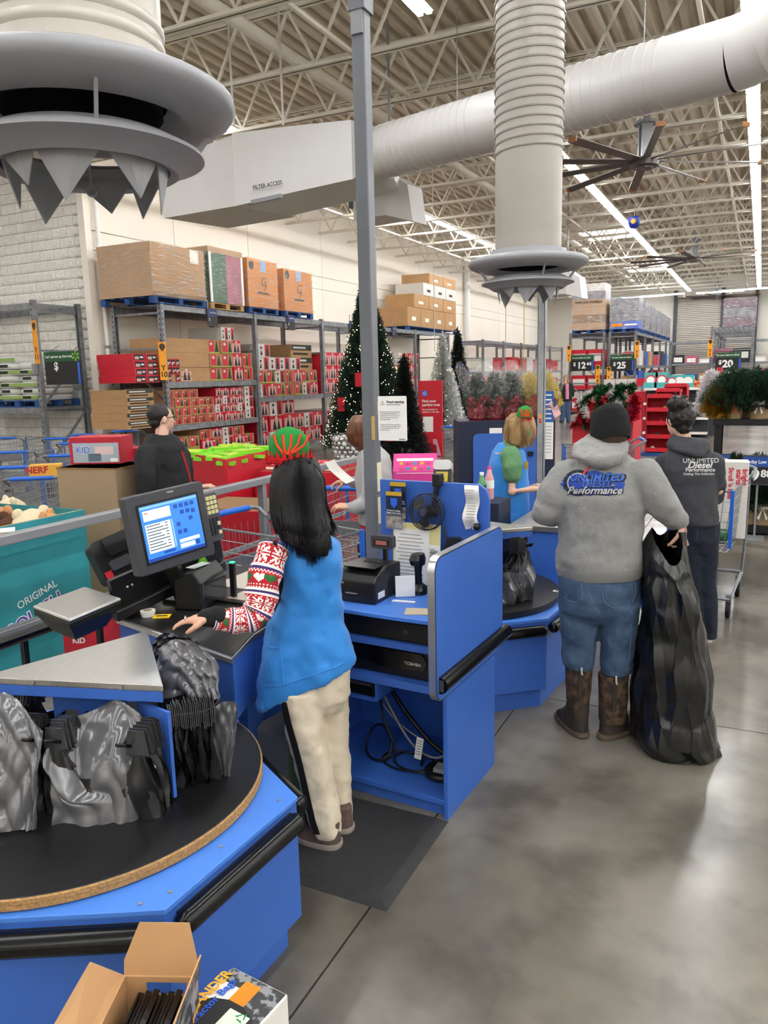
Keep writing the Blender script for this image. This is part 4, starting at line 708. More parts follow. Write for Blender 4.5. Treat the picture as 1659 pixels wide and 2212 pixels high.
for k, s in enumerate(("Protect yourself: Never send money", "or provide gift card information to", "someone you don't know. For more", "information please see the Fraud", "Warning Brochure.")): text(s, .0075, INK, T @ TR(-.068, .033-.0095*k, 0), o, world=False, align='LEFT')
for k, s in enumerate(("Protéjase del fraude. Nunca envíe dinero", "ni números de tarjetas de regalo a alguien", "que no conozca. Para más información,", "consulte el folleto.")): text(s, .0068, INK, T @ TR(-.068, -.03-.009*k, 0), o, world=False, align='LEFT')
MB().box((-.085, .001, .02), (-.06, .012, .08)).obj('tape_strip', TAN, o); MB().box((.035, -.0045, -.104), (.07, -.0035, -.101)).obj('footer_mark', INK, o)
# floor mat
t = thing('floor_mat', 'black anti-fatigue floor mat under the cashier', 'mat', (-1.6, 2.5, 0)); x0, x1, y0, y1 = -2.1, -1.118, 2.216, 2.842; m = MB(); m.hexa([(x0, y0, .0005), (x1, y0, .0005), (x1, y1, .0005), (x0, y1, .0005), (x0, y0+.05, .016), (x1-.05, y0+.05, .016), (x1-.05, y1-.02, .016), (x0, y1-.02, .016)]); m.obj('mat_body', M('mat_foam', '#2b2b2c', .7, bump=.5, bs=160, bd=.004, var=.1, vs=20), t, None, True)
# ================================================================ FOREGROUND CARTONS
CARD_IN = M('carton_inside', '#b98f62', .8, var=.05, vs=3); PLATE = M('diamond_plate', '#8f9193', .5, col2='#3c3e40', vs=35, lo=.45, hi=.5)
LIN = M('liner_black', '#08090b', .25, spec=.4, bump=.4, bs=14, bd=.01)
kb = [G(268, 2106, .5), G(398, 2108, .5)]; bd_ = (kb[1]-kb[0]); wd = bd_.length; bx = bd_.normalized(); by = Vector((bx.y, -bx.x, 0)); rz_ = math.atan2(bx.y, bx.x)
t = thing('open_carton', 'open brown carton of black contractor bags in the bottom foreground', 'carton', (kb[0].x, kb[0].y, .215), rz_)   # local x to the right, -y toward camera
w_, l_, h_ = wd*1.22, .34, .285; th = .005; o = tag(MB().box((-.02, -.36, 0), (w_+.02, .0, .214)).obj('stock_carton', KRAFT), 'closed brown carton under the open carton of liners', 'carton'); o.location = (kb[0].x, kb[0].y, 0); o.rotation_euler = (0, 0, rz_)
MB().box((0, -th, 0), (w_, 0, .235)).obj('back_wall', CARD_IN, t); MB().box((0, -th, .235), (w_*.3, 0, h_)).obj('back_wall', CARD_IN, t); MB().box((w_*.85, -th, .235), (w_, 0, h_)).obj('back_wall', CARD_IN, t); MB().box((w_*.3, -th, .27), (w_*.85, 0, h_)).obj('back_wall', CARD_IN, t); MB().box((0, -l_, 0), (th, -th, h_)).obj('left_wall', CARD_IN, t); sw = MB().box((w_-th, -l_, 0), (w_, -th, h_)).obj('right_wall', M('print_white', '#e8e6df', .5), t); MB().box((0, -l_, 0), (w_, -l_+th, h_)).obj('front_wall', CARD_IN, t); MB().box((0, -l_, 0), (w_, 0, .006)).obj('bottom', CARD_IN, t)
def flap(nm, pts, mt, n, mt2=None): m = MB(); q = [Vector(p) for p in pts]; k = len(q); f = Vector(n).normalized()*.004; m.add(q+[p+f for p in q], [tuple(range(k)), tuple(range(2*k-1, k-1, -1))]+[(i, (i+1) % k, k+(i+1) % k, k+i) for i in range(k)], [0, 1]+[0]*k); return m.obj(nm, [mt, mt2 or mt], t)
flap('rear_flap', [(0, 0, h_), (w_*1.0, 0, h_), (w_*1.0, .008, h_+.03), (w_*.88, .03, h_+.12), (w_*.2, .03, h_+.12), (.0, .008, h_+.035)], CARD_IN, (0, 1, -.3)); flap('left_flap', [(0, -.0, h_), (0, -l_, h_), (-.075, -l_, h_+.05), (-.06, -.04, h_+.07)], CARD_IN, (-1, 0, -1)); flap('right_flap', [(w_, 0, h_), (w_, -l_, h_), (w_+.02, -l_, h_+.09), (w_+.02, -.03, h_+.085)], CARD_IN, (1, 0, -.2), PLATE)
T = FR((w_+.0005, -.17, .16), (0, 1, 0), (0, 0, 1)); text('COMMANDER', .06, YEL, T @ TR(-.02, .04, .001), t, world=False, bold=.03); text('Contractor Bags', .04, BLUEPR, T @ TR(0, -.04, .001), t, world=False); MB().box((w_, -l_, .2), (w_+.001, -th, h_)).obj('plate_print', PLATE, t)
for k in range(7):
    o = thing('liner_roll', 'black folded liner in the open carton, %s from the left wall' % ordn(k), 'liner', tuple(wmat(t) @ Vector((.022+k*.0185, -.175, .008))), rz_, 'folded liners in the carton'); m = MB(); m.prism(rrect(.3, .25+.01*(k % 3), .008), -.007, .007, 0, FR((0, 0, .135), (0, 1, 0), (.25, 0, 1))); m.obj('folded_film', LIN, o, 40); MB().bar((.03, -.13, .262), (.03, .13, .262), .006, .006).obj('fold_edge', LIN, o)
q0, q1 = G(503, 2088, .42), G(622, 2148, .42); ux = (q1-q0).normalized(); uy = Vector((ux.y, -ux.x, 0)); uy = uy if uy.y < 0 else -uy
t = thing('contractor_bag_box', 'printed contractor bag box with yellow lettering lying in the foreground', 'box', (q0.x, q0.y, .19), math.atan2(ux.y, ux.x)); w_ = (q1-q0).length; l_ = .33; o = tag(MB().box((0, -.32, 0), (w_, 0, .189)).obj('stock_carton', KRAFT), 'closed brown carton under the printed contractor bag box', 'carton'); o.location = (q0.x, q0.y, 0); o.rotation_euler = (0, 0, math.atan2(ux.y, ux.x))
MB().box((0, -l_, 0), (w_, 0, .23)).obj('carton', M('print_white'), t, bev=.004); MB().box((w_*.62, -l_*.98, .2302), (w_*.98, -.004, .231)).obj('plate_print', PLATE, t); MB().box((0.002, -.045, .2303), (w_*.62, -.004, .2312)).obj('plate_print', PLATE, t); MB().box((w_*.36, -.1, .2313), (w_*.62, -.02, .232)).obj('glove_print', ORANGE, t)
MB().prism([(w_*.5+.1*math.cos(a), -.16+.075*math.sin(a)) for a in [i*.45 for i in range(14)]], .2313, .2322, 0).obj('bag_print', M('bag_print', '#1d1e20', .3), t); T = FR((w_*.2, -.2, .2325), (0, 1, 0), (-1, 0, 0))
text('COMMANDER', .04, YEL, T @ TR(.065, .03, .0), t, world=False, bold=.03, sx=.9); text('Contractor Bags', .03, BLUEPR, T @ TR(.065, .0, .0), t, world=False, bold=.025); text('available for\nmany jobs!', .018, INK, T @ TR(-.02, -.05, 0), t, world=False); text('ER', .05, YEL, T @ TR(-.08, -.1, 0), t, world=False, bold=.03)
MB().cb((w_*.66, -.14, .2328), (.062, .07, .0006)).obj('recycled_panel', M('pale_green', '#dfe8d8', .6), t); text('UP TO 90%\nRECYCLED\nMATERIAL', .0105, INK, T @ TR(.05, -.135, .001), t, world=False, ls=.9); m = MB()
for k in range(3):
    a = k*2*PI/3; m.add([Vector((w_*.72+.012*math.cos(a+s)*r, -.115+.012*math.sin(a+s)*r, .2336)) for s, r in ((-.2, 1), (.9, 1), (1.2, 1.45), (1.4, .75), (.9, .6), (-.2, .6))], [(0, 1, 2, 3, 4, 5)])
m.obj('recycle_mark', M('recycle_green', '#2c9a55', .5), t, fix=False)
# ================================================================ PEOPLE
SKIN = M('skin', '#d3a388', .5, var=.04, vs=12); SKIN2 = M('skin_fair', '#dcb09a', .5, var=.04, vs=12); EYEW = M('eye_white', '#e8e6e2', .2); IRIS = M('iris', '#2a1d14', .2)
class Fig:
    def __init__(s, label, bx, by, base=None):
        b = base if base is not None else G(bx, by); s.h = math.hypot(b.x, b.y); s.root = thing('person', label, 'person', (b.x, b.y, 0), _y); s.I = wmat(s.root).inverted()
    def w(s, x, y, off=0): d = ray(x, y); return EYE+d*((s.h+off)/math.hypot(d.x, d.y))
    def p(s, x, y, off=0): return s.I @ s.w(x, y, off)
    def sc(s, x, y, off=0): return depth(s.w(x, y, off))/FPX
    def ring(s, x0, x1, y, th, off=0, pw=2.3, ty=0, tx=0): return (s.p((x0+x1)/2, y, off), (x1-x0)/2*s.sc((x0+x1)/2, y, off), th, pw, tx, ty)
    def part(s, nm, me): return link(nm, me, s.root)
def head_geo(m, T, male=True):
    k = 1.0 if male else .95
    for c, r in (((0, -.012, .02), (.074, .094, .1)), ((0, .022, -.04), (.06, .07, .072)), ((0, .055, -.088), (.028, .026, .022)), ((0, .055, -.055), (.048, .035, .03)), ((0, .072, .028), (.05, .018, .012)), ((-.034, .066, -.012), (.022, .016, .018)), ((.034, .066, -.012), (.022, .016, .018)), ((0, .088, -.05), (.022, .009, .006)), ((0, .086, -.062), (.02, .009, .006))):
        m.sph((0, 0, 0), 1, 14, 10, 0, T @ Matrix.Translation(Vector(c)*k) @ Matrix.Diagonal((*[q*k for q in r], 1)))
    m.limb([T @ Vector((0, .084*k, .015)), T @ Vector((0, .105*k, -.022)), T @ Vector((0, .092*k, -.03))], [.008, .013, .011], 8)
    for sd in (-1, 1):
        m.sph((0, 0, 0), 1, 12, 8, 0, T @ TR(sd*.077*k, -.008, -.005, sd*-.3) @ Matrix.Diagonal((.01, .022, .032, 1)))
def hand_geo(m, W, d, n, s, curl=.5, k=1.0, pinch=False):
    d = Vector(d).normalized(); n = Vector(n); n = (n-d*n.dot(d)).normalized(); s = d.cross(n)*s
    kn = [(.036, .088, .072), (.012, .094, .08), (-.012, .09, .073), (-.035, .08, .058)]
    for i, (so, do, L) in enumerate(kn):
        K = W+(s*so+d*do)*k; m.limb([W+s*so*.5*k, W+(s*so*.9+d*do*.55)*k, K], [.016*k, .0155*k, .0115*k], 10)
        c = 0; P = K; pts = [K]
        for q, f in enumerate((.45, .3, .25)):
            c += curl*(.55, .85, .6)[q]; P = P+(d*math.cos(c)+n*math.sin(c)+s*so*3.2)*L*f*k*1.02; pts.append(P)
        m.limb(pts, [.0088*k, .008*k, .0074*k, .0062*k], 10)
    A = W+(d*.028+s*.026)*k; B = A+(d*.5+s*.62+n*(.3+.3*curl))*.042*k; C2 = B+(d*.85+s*.05+n*(.3+.4*curl))*.032*k; D2 = C2+(d*.85-s*.15+n*(.3+.5*curl))*.024*k
    m.limb([W+s*.01*k, A, B, C2, D2], [.018*k, .015*k, .0115*k, .0105*k, .008*k], 10)
def body(f, head, hyaw, hpitch, neck, torso, arms, legs, hands, skin, voxel=.0055, male=True, roll=0):
    m = MB(); T = Matrix.Translation(head) @ Matrix.Rotation(hyaw, 4, 'Z') @ Matrix.Rotation(roll, 4, 'Y') @ Matrix.Rotation(hpitch, 4, 'X'); head_geo(m, T, male)
    m.limb([neck, (neck+head)/2, T @ Vector((0, -.01, -.03))], [.058, .053, .055] if male else [.05, .045, .048]); m.loft(torso, 20)
    for c in torso: pass
    for a in arms: m.limb(a, [.036, .033, .026])
    for l in legs: m.limb(l, [.06, .042, .034])
    for h in hands: hand_geo(m, *h)
    o = f.part('body', remesh(m, voxel, 3, None, skin)); o['label'] = 'skin of face, neck and hands'
    for sd in (-1, 1):
        e = MB().sph(T @ Vector((sd*.032, .07, .008)), .0125, 10, 8).obj('eye', EYEW, f.root, 60); MB().sph(T @ Vector((sd*.032, .0805, .008)), .0055, 8, 6).obj('iris', IRIS, e, 60)
    return T
def decal(me, mat, bvh, T, nrm, parent, nm='print', off=.0025, sub=.02):
    bm = bmesh.new(); bm.from_mesh(me); bm.transform(T)
    bmesh.ops.triangulate(bm, faces=bm.faces)
    for _ in range(3):
        es = [e for e in bm.edges if e.calc_length() > sub]
        if not es: break
        bmesh.ops.subdivide_edges(bm, edges=es, cuts=1); bmesh.ops.triangulate(bm, faces=bm.faces)
    n = Vector(nrm).normalized()
    for v in bm.verts:
        h = bvh.ray_cast(v.co+n*.4, -n)
        if h[0]: v.co = h[0]+n*off
    bm.to_mesh(me); bm.free(); me.materials.clear(); me.materials.append(mat); return link(nm, me, parent)
def bvh_of(me): return BVHTree.FromPolygons([v.co.copy() for v in me.vertices], [tuple(p.vertices) for p in me.polygons])
def shoe(f, heel, toe, up, sole, width=.045, h=.075, nm='shoe', pl=None):
    heel = Vector(heel); toe = Vector(toe); d = toe-heel; L = d.length; T = FR(heel, d.cross(Vector((0, 0, 1))), (0, 0, 1)); T = FR(heel, Vector((d.y, -d.x, 0)), d)   # x side, y forward, z up/down
    if (T @ Vector((0, 0, 1))-heel).z < 0: T = T @ Matrix.Rotation(PI, 4, 'Y')
    m = MB(); m.loft([((0, L*.5, .012), width*1.0, L*.5, 2.6), ((0, L*.5, .03), width*1.02, L*.5, 2.6), ((0, L*.42, .05), width*.9, L*.41, 2.4), ((0, L*.28, h), width*.75, L*.26, 2.3), ((0, L*.2, h+.03), width*.7, L*.19)], 24, 0, True, T)
    o = f.part(nm, remesh(m, .008, 3, None, up)); q = MB(); q.loft([((0, L*.5, 0), width*1.04, L*.505, 2.6), ((0, L*.5, .012), width*1.1, L*.525, 2.6), ((0, L*.5, .024), width*1.08, L*.52, 2.6)], 28, 0, True, T); s_ = q.mesh('sole', sole, 40); link('sole', s_, o); return o
def strands(nm, f, roots, mat, r=.004, n=5, parent=None):
    m = MB()
    for pts in roots: m.tube(pts, [r, r*1.1, r*.9, r*.3][:len(pts)] if len(pts) == 4 else [r]*(len(pts)-1)+[r*.3], n)
    return m.obj(nm, mat, parent or f.root, 60)
# ---------------------------------------------------------------- cashier in blue vest
f = Fig('cashier with long black hair, blue vest, cream trousers and festive knit sleeves', 700, 1800, Vector((-1.53, 2.53, 0))); F = f
VEST = M('vest_blue', '#2381d2', .62, var=.04, vs=8, bump=.25, bs=14, bd=.01, stretch=(1, 1, .4), sheen=.2); CREAMT = M('cream_trousers', '#d9cdb6', .8, var=.04, vs=10, bump=.15, bs=60); HAIRB = M('black_hair', '#080709', .42, spec=.3)
sh, el, wr = f.p(597, 1196, -.06), f.p(563, 1325, -.16), f.p(462, 1333, -.2); hL = f.p(650, 1000, 0)
head = f.p(645, 1056, .0); neck = f.p(655, 1150, .02)
shR, elR, wrR = f.p(708, 1200, .08), f.p(690, 1320, .26), f.p(600, 1330, .3)
tor = [f.ring(630, 705, 1172, .045), f.ring(620, 715, 1210, .08), f.ring(625, 720, 1300, .08), f.ring(605, 730, 1400, .085), f.ring(620, 735, 1470, .085)]
Tn = body(f, head, .55, -.15, neck, tor, [[sh, el, wr], [shR, elR, wrR]], [[f.p(655, 1470), f.p(683, 1640, -.02), f.p(712, 1800, -.02)], [f.p(722, 1460, .06), f.p(733, 1630, .1), f.p(744, 1770, .12)]], [(wr, Vector((-1, .25, -.12)), Vector((0, 0, -1)), 1, .3, .95), (wrR, Vector((-.6, .8, -.1)), Vector((0, 0, -1)), -1, .4)], SKIN, .005, False)
q = MB(); d_ = Vector((-1, .25, -.12)).normalized(); c_ = wr+d_*.112+Vector((0, -.012, .004)); q.tube([c_+Vector((0, .0105*math.cos(a), .0105*math.sin(a))) for a in [i*PI/6 for i in range(12)]], .002, 6, closed=True); q.obj('finger_ring', M('silver', '#d8d8d8', .15, 1), f.root, 60)
# vest
m = MB(); m.loft([f.ring(625, 700, 1146, .055, .01), f.ring(598, 738, 1172, .085, .01, 2.6), f.ring(600, 744, 1205, .115, .01, 2.6), f.ring(606, 743, 1250, .12, .01), f.ring(598, 743, 1300, .12, .01), f.ring(578, 748, 1350, .125, .01, 2.3, .05), f.ring(562, 756, 1395, .13, .01, 2.3, .12), f.ring(556, 764, 1432, .135, .01, 2.3, .28), f.ring(553, 772, 1474, .14, .01, 2.3, .46)], 32)
vme = remesh(m, .011, 3, [(.2, .05), (.08, .022)], VEST); vest = f.part('vest', vme); BV = bvh_of(vme)
for nm, y0, w0 in (('neck_trim', 1146, .05),):
    R_ = f.ring(628, 697, 1143, .055, .01); MB().tube([(R_[0].x+R_[1]*math.cos(a), R_[0].y+R_[2]*math.sin(a), R_[0].z) for a in [i*PI/10 for i in range(20)]], .006, 6, closed=True).obj(nm, VEST, f.root, 60)
# pocket on the near side of the vest, stitched hem
pk = f.p(570, 1445, -.0)
def vesthit(x, y): return BV.ray_cast(f.p(x, y, -.6), (f.p(x, y, .3)-f.p(x, y, -.6)).normalized())[0] is not None
def vestpt(x, y): h = BV.ray_cast(f.p(x, y, -.6), (f.p(x, y, .3)-f.p(x, y, -.6)).normalized()); return h[0] or f.p(x, y, -.12)
MB().tube([vestpt(x, y)+Vector((0, -.002, 0)) for x, y in ((575, 1396), (592, 1401), (606, 1398), (610, 1440), (612, 1475)) if vesthit(x, y)], .0035, 5).obj('pocket_seam', VEST, vest, 60)
MB().tube([vestpt(x, y)+Vector((0, -.002, 0)) for x, y in ((570, 1480), (590, 1482), (610, 1480), (640, 1470), (670, 1460), (700, 1450), (730, 1438), (752, 1424)) if vesthit(x, y)], .003, 5).obj('hem_seam', VEST, vest, 60)
# knit sleeve drawn stitch by stitch
pal = {'r': '#b91527', 'w': '#eee6df', 'g': '#1f6b35', 'p': '#3b2a6b', 'k': '#0d0d0f'}; PALc = {k: (*lin(v), 1) for k, v in pal.items()}
FL = ["....w....w....", ".w..ww..ww..w.", ".ww.www.ww.ww.", "..www.w.w.www.", "...ww.w.w.ww..", ".wwwww...wwwww", "......w.w.....", ".wwwww...wwwww", "...ww.w.w.ww..", "..www.w.w.www.", ".ww.www.ww.ww.", ".w..ww..ww..w."]
HT = [".gg.gg...ww.ww", "ggggggg.wwwwww", "ggggggg.wwwwww", ".ggggg...wwwww", "..ggg.....www.", "...g.......w.."]
def knit(u, v, rows):
    band = ['p', 'w', 'w', '.', 'r', 'd'] ; per = 38; y = int(v*rows) % per; x = int(u*56)
    if y < 2: return 'p'
    if y < 4: return 'w'
    if y < 5: return 'r'
    if y == 5: return 'w' if x % 3 == 0 else 'r'
    if y < 18:
        c = FL[min(11, y-6)][(x+int(v*rows)//per*5) % 14]; return 'w' if c == 'w' else 'r'
    if y == 18: return 'w' if x % 3 == 0 else 'r'
    if y < 21: return 'w'
    if y < 23: return 'p'
    if y < 25: return 'r' if (x+y) % 2 else 'w'
    if 26 <= y < 32: c = HT[y-26][(x+7*(int(v*rows)//per % 2)) % 14]; return 'r' if c == '.' else c
    if y in (33, 35): return 'w' if (x+y) % 2 else 'r'
    if y >= 36: return 'w'
    return 'r'
def sleeve(path, rads, nm, rows=118, cols=56):
    P = spl([Vector(p) for p in path], rows); K = len(P); m = MB(); pu = None; cols_ = []; V = []
    for i, p in enumerate(P):
        t_ = (P[min(i+1, K-1)]-P[max(i-1, 0)]).normalized(); u = pu or Vector((0, 1, 0)); a = t_.cross(u).normalized(); u = a.cross(t_); pu = u
        x = i/(K-1)*(len(rads)-1); j = min(int(x), len(rads)-2); r = rads[j]+(rads[j+1]-rads[j])*(x-j)
        for c in range(cols):
            q = 2*PI*c/cols; w_ = 1+.05*math.sin(i*.35+2*math.sin(q))+.04*math.sin(i*.15+q*3); V.append(p+(a*math.cos(q)+u*math.sin(q))*r*w_)
    F_ = []
    for i in range(K-1):
        for c in range(cols): F_.append((i*cols+c, i*cols+(c+1) % cols, (i+1)*cols+(c+1) % cols, (i+1)*cols+c)); cols_.append(PALc[knit(c/cols, i/(K-1), rows)])
    F_.append(tuple(range(cols-1, -1, -1))); F_.append(tuple(range((K-1)*cols, K*cols))); cols_ += [PALc['r']]*2
    m.add(V, F_); me = m.mesh(nm, M('knit', '#ffffff', .85, attr='knit', bump=.3, bs=220, bd=.003), 70, False); at = me.color_attributes.new('knit', 'FLOAT_COLOR', 'CORNER'); k = 0
    for pi, po in enumerate(me.polygons):
        for li in po.loop_indices: at.data[li].color = cols_[pi]
    return f.part(nm, me)
sl = sleeve([f.p(592, 1180, -.06), f.p(574, 1240, -.12), f.p(562, 1300, -.16), f.p(545, 1332, -.18), f.p(505, 1340, -.19), f.p(462, 1336, -.2)], [.058, .062, .062, .056, .052, .046, .04], 'knit_sleeve'); sl['label'] = 'red and white knitted sleeve with snowflakes and hearts'
sleeve([f.p(706, 1192, .07), f.p(705, 1260, .17), f.p(690, 1318, .26), f.p(610, 1332, .3)], [.056, .055, .05, .04], 'knit_sleeve', 76)
MB().limb([wr+Vector((.012, 0, 0)), wr+Vector((-.03, .006, -.003))], [.041, .033], 16).obj('cuff', M('cuff_black', '#121214', .9, bump=.5, bs=120), sl, 60)
m = MB(); m.tube([vestpt(x, y)+Vector((0, -.004, 0)) for x, y in ((594, 1172), (603, 1195), (610, 1225), (610, 1260), (603, 1290), (592, 1318))], [.008, .011, .012, .012, .01, .006], 8); m.obj('armhole_trim', M('cuff_black'), vest, 60)
# trousers
m = MB(); m.loft([f.ring(588, 757, 1420, .12, .02), f.ring(596, 757, 1465, .125, .02), f.ring(604, 757, 1500, .12, .02), f.ring(615, 740, 1530, .08, .02)], 28)
LL = [f.ring(600, 700, 1480, .105, -.02), f.ring(609, 697, 1530, .095, -.03), f.ring(622, 702, 1590, .085, -.04), f.ring(637, 715, 1650, .075, -.04), f.ring(650, 727, 1710, .07, -.04), f.ring(664, 738, 1765, .068, -.05), f.ring(674, 739, 1790, .064, -.05), f.ring(684, 735, 1800, .058, -.05)]
RR_ = [f.ring(668, 757, 1470, .1, .06), f.ring(690, 753, 1530, .09, .08), f.ring(697, 754, 1600, .078, .08), f.ring(706, 761, 1670, .07, .09), f.ring(714, 762, 1730, .066, .1), f.ring(722, 761, 1775, .064, .11), f.ring(730, 757, 1788, .055, .11)]
m.loft(LL, 24); m.loft(RR_, 24); tro = f.part('trousers', remesh(m, .009, 3, [(.08, .022), (.035, .008)], CREAMT)); m = MB(); V = []
BT = bvh_of(tro.data)
for i, x, y in ((0, 609, 1515), (1, 619, 1560), (2, 632, 1605), (3, 644, 1650), (4, 653, 1690), (5, 662, 1730), (6, 671, 1770), (7, 681, 1800)):
    for dx in (-3, 4, 11): h = BT.ray_cast(f.p(x+dx+2, y, -.6), (f.p(x+dx+2, y, .3)-f.p(x+dx+2, y, -.6)).normalized()); V.append((h[0] or f.p(x+dx, y, -.03))+Vector((-.004, -.009, 0)))
m.add(V, [(3*i+j, 3*i+j+1, 3*i+j+4, 3*i+j+3) for i in range(7) for j in (0, 1)]); m.obj('side_stripe', MATTE, tro, 60)
SHOE = M('brown_shoe', '#5d4c46', .7, var=.2, vs=30); SOLE = M('shoe_sole', '#a2988e', .7)
zf = lambda p, z: Vector((p.x, p.y, z))
MZ = .016
a, b = zf(f.I @ G(736, 1838), MZ), zf(f.I @ G(640, 1812), MZ); shoe(f, a, b, SHOE, SOLE, .048, .085); a, b = zf(f.I @ G(762, 1803), MZ), zf(f.I @ G(672, 1778), MZ); shoe(f, a, b, SHOE, SOLE, .048, .085)
# hair
m = MB(); m.loft([f.ring(618, 668, 980, .05, .01), f.ring(598, 686, 996, .1, .01), f.ring(585, 698, 1028, .125, .01), f.ring(581, 703, 1065, .125, .0), f.ring(582, 706, 1100, .095, -.04), f.ring(586, 712, 1130, .075, -.07), f.ring(598, 716, 1150, .06, -.1), f.ring(625, 715, 1172, .045, -.12), f.ring(660, 712, 1190, .03, -.13), f.ring(685, 708, 1203, .012, -.135)], 28); hm = remesh(m, .008, 3, [(.03, .006)], HAIRB); hair = f.part('hair', hm); BH = bvh_of(hm); rr = random.Random(9); rt = []
for i in range(330):
    u = rr.random(); x0, x1, x2 = 600+88*u, 583+122*u, 590+125*u+rr.uniform(-6, 6); y3 = 1140+70*math.sin(PI*min(1, max(0, u*1.0)))**.7*rr.uniform(.5, 1.0)+(18 if .55 < u < .9 else 0); x3 = 596+120*u+rr.uniform(-8, 8)+10*u; pts = []
    for x, y in ((x0*.6+645*.4, 992+rr.uniform(0, 10)), (x1*.7+x0*.3, 1030), (x1, 1075), (x2, 1115), ((x2+x3)/2, (1115+y3)/2)):
        h = BH.ray_cast(f.p(x, y, -.6), (f.p(x, y, .3)-f.p(x, y, -.6)).normalized()); pts.append((h[0] or f.p(x, y, -.06))+Vector((0, -.001, 0)))
    h = BH.ray_cast(f.p(x3, y3, -.6), (f.p(x3, y3, .3)-f.p(x3, y3, -.6)).normalized()); e = h[0] or vestpt(x3, y3); pts.append(e+Vector((0, -.008, 0))); rt.append(spl(pts, 9))
strands('hair_strands', f, rt, HAIRB, .0022, 4, hair)['kind'] = 'stuff'
# elf hat on a band
hp = f.p(625, 985, 0); hat = MB(); GRN = M('elf_green', '#1c8a3a', .9, bump=.3, bs=150); ORG = M('elf_orange', '#d9481e', .85); FELT = M('elf_red', '#c8161c', .9)
m = MB(); m.loft([((hp.x, hp.y, hp.z), .072, .045), ((hp.x, hp.y, hp.z+.02), .078, .048), ((hp.x, hp.y, hp.z+.05), .078, .046), ((hp.x, hp.y, hp.z+.08), .066, .038), ((hp.x, hp.y, hp.z+.102), .04, .024), ((hp.x, hp.y, hp.z+.112), .01, .008)], 28); hat_o = m.obj('elf_hat', GRN, f.root, 60)
for k in range(5):
    x_ = -.03+.02*k; MB().tube([(hp.x+.3*x_-.004, hp.y-.05, hp.z+.01), (hp.x+x_*1.3, hp.y-.047, hp.z+.045), (hp.x+x_*1.7, hp.y-.034, hp.z+.085)], .0055, 6).obj('hat_stripe', ORG, hat_o, 60)
m = MB(); n = 22
for k in range(n):
    a = 2*PI*k/n; c = Vector((math.cos(a)*.085, math.sin(a)*.055, 0)); t_ = Vector((-math.sin(a)*.016, math.cos(a)*.012, 0)); o_ = Vector((hp.x, hp.y, hp.z)); m.add([o_+c-t_+Vector((0, 0, -.02)), o_+c+t_+Vector((0, 0, -.02)), o_+c*1.12+Vector((0, 0, .028))], [(0, 1, 2)])
m.obj('zigzag_brim', FELT, hat_o, fix=False); m = MB()
for k in range(400): a = rr.random()*6.28; r_ = rr.uniform(.8, 1); c = Vector((hp.x+math.cos(a)*.085*r_, hp.y+math.sin(a)*.055*r_, hp.z-.012+rr.uniform(-.012, .01))); m.tube([c, c+Vector((rr.uniform(-.03, .03), rr.uniform(-.03, .01), rr.uniform(-.02, .01)))], [.003, .0005], 3)
tag(m.obj('fuzzy_trim', FELT, hat_o), kind='stuff')
# ---------------------------------------------------------------- man in grey hoodie
f = Fig('man in grey printed hoodie, black beanie, jeans and camouflage rubber boots', 1285, 1585)
HOOD = M('grey_fleece', '#8b8b89', .92, var=.06, vs=5, bump=.3, bs=90, sheen=.2); JEAN = M('blue_denim', '#2d415c', .85, col2='#48607c', vs=9, lo=.35, hi=.7, bump=.2, bs=120)
head, neck = f.p(1316, 928, .05), f.p(1303, 985, .02); shL, elL, wrL = f.p(1228, 1035), f.p(1178, 1105, -.02), f.p(1208, 1098, .32); shR, elR, wrR = f.p(1385, 1035), f.p(1428, 1092, .02), f.p(1468, 1128, .08)
tor = [f.ring(1240, 1370, 1020, .09), f.ring(1230, 1370, 1060, .11), f.ring(1230, 1365, 1150, .1), f.ring(1225, 1370, 1240, .1), f.ring(1235, 1360, 1310, .09)]
body(f, head, .12, -.28, neck, tor, [[shL, elL, wrL], [shR, elR, wrR]], [[f.p(1255, 1290), f.p(1250, 1420), f.p(1250, 1535)], [f.p(1338, 1290), f.p(1332, 1430), f.p(1325, 1550)]], [(wrL, Vector((.2, 1, -.3)), Vector((0, 0, -1)), 1, .5), (wrR, Vector((.15, .35, -.9)), Vector((-1, 0, 0)), -1, 1.1)], SKIN2, .0055, True)
m = MB(); m.loft([f.ring(1262, 1345, 968, .075, .02), f.ring(1240, 1380, 1000, .12, .02, 2.5), f.ring(1217, 1403, 1030, .145, .02, 2.6), f.ring(1212, 1398, 1070, .15, .01, 2.5), f.ring(1210, 1388, 1120, .145, .01), f.ring(1207, 1385, 1170, .145, .01), f.ring(1203, 1387, 1205, .15, .01), f.ring(1205, 1386, 1228, .14, .01), f.ring(1212, 1380, 1243, .13, .01)], 32)
m.limb([f.p(1232, 1030), f.p(1195, 1072, -.03), f.p(1180, 1105, -.03), f.p(1192, 1108, .12), f.p(1206, 1100, .28)], [.095, .082, .078, .07, .055], 16); m.limb([f.p(1385, 1030), f.p(1412, 1062, .0), f.p(1432, 1092, .01), f.p(1452, 1112, .05), f.p(1464, 1122, .08)], [.095, .084, .075, .062, .052], 16)
hme = remesh(m, .011, 3, [(.2, .035), (.08, .02), (.035, .006)], HOOD); hd = f.part('hoodie', hme); BVH2 = bvh_of(hme)
m = MB(); m.loft([f.ring(1268, 1352, 946, .09, .0, 2.2, 0, .35), f.ring(1243, 1358, 962, .125, -.02, 2.2, .05, .25), f.ring(1238, 1352, 980, .12, -.05, 2.2, .1), f.ring(1262, 1342, 1000, .085, -.09, 2), f.ring(1290, 1320, 1012, .03, -.11, 2)], 28); f.part('hood', remesh(m, .01, 3, [(.08, .025), (.03, .008)], HOOD))
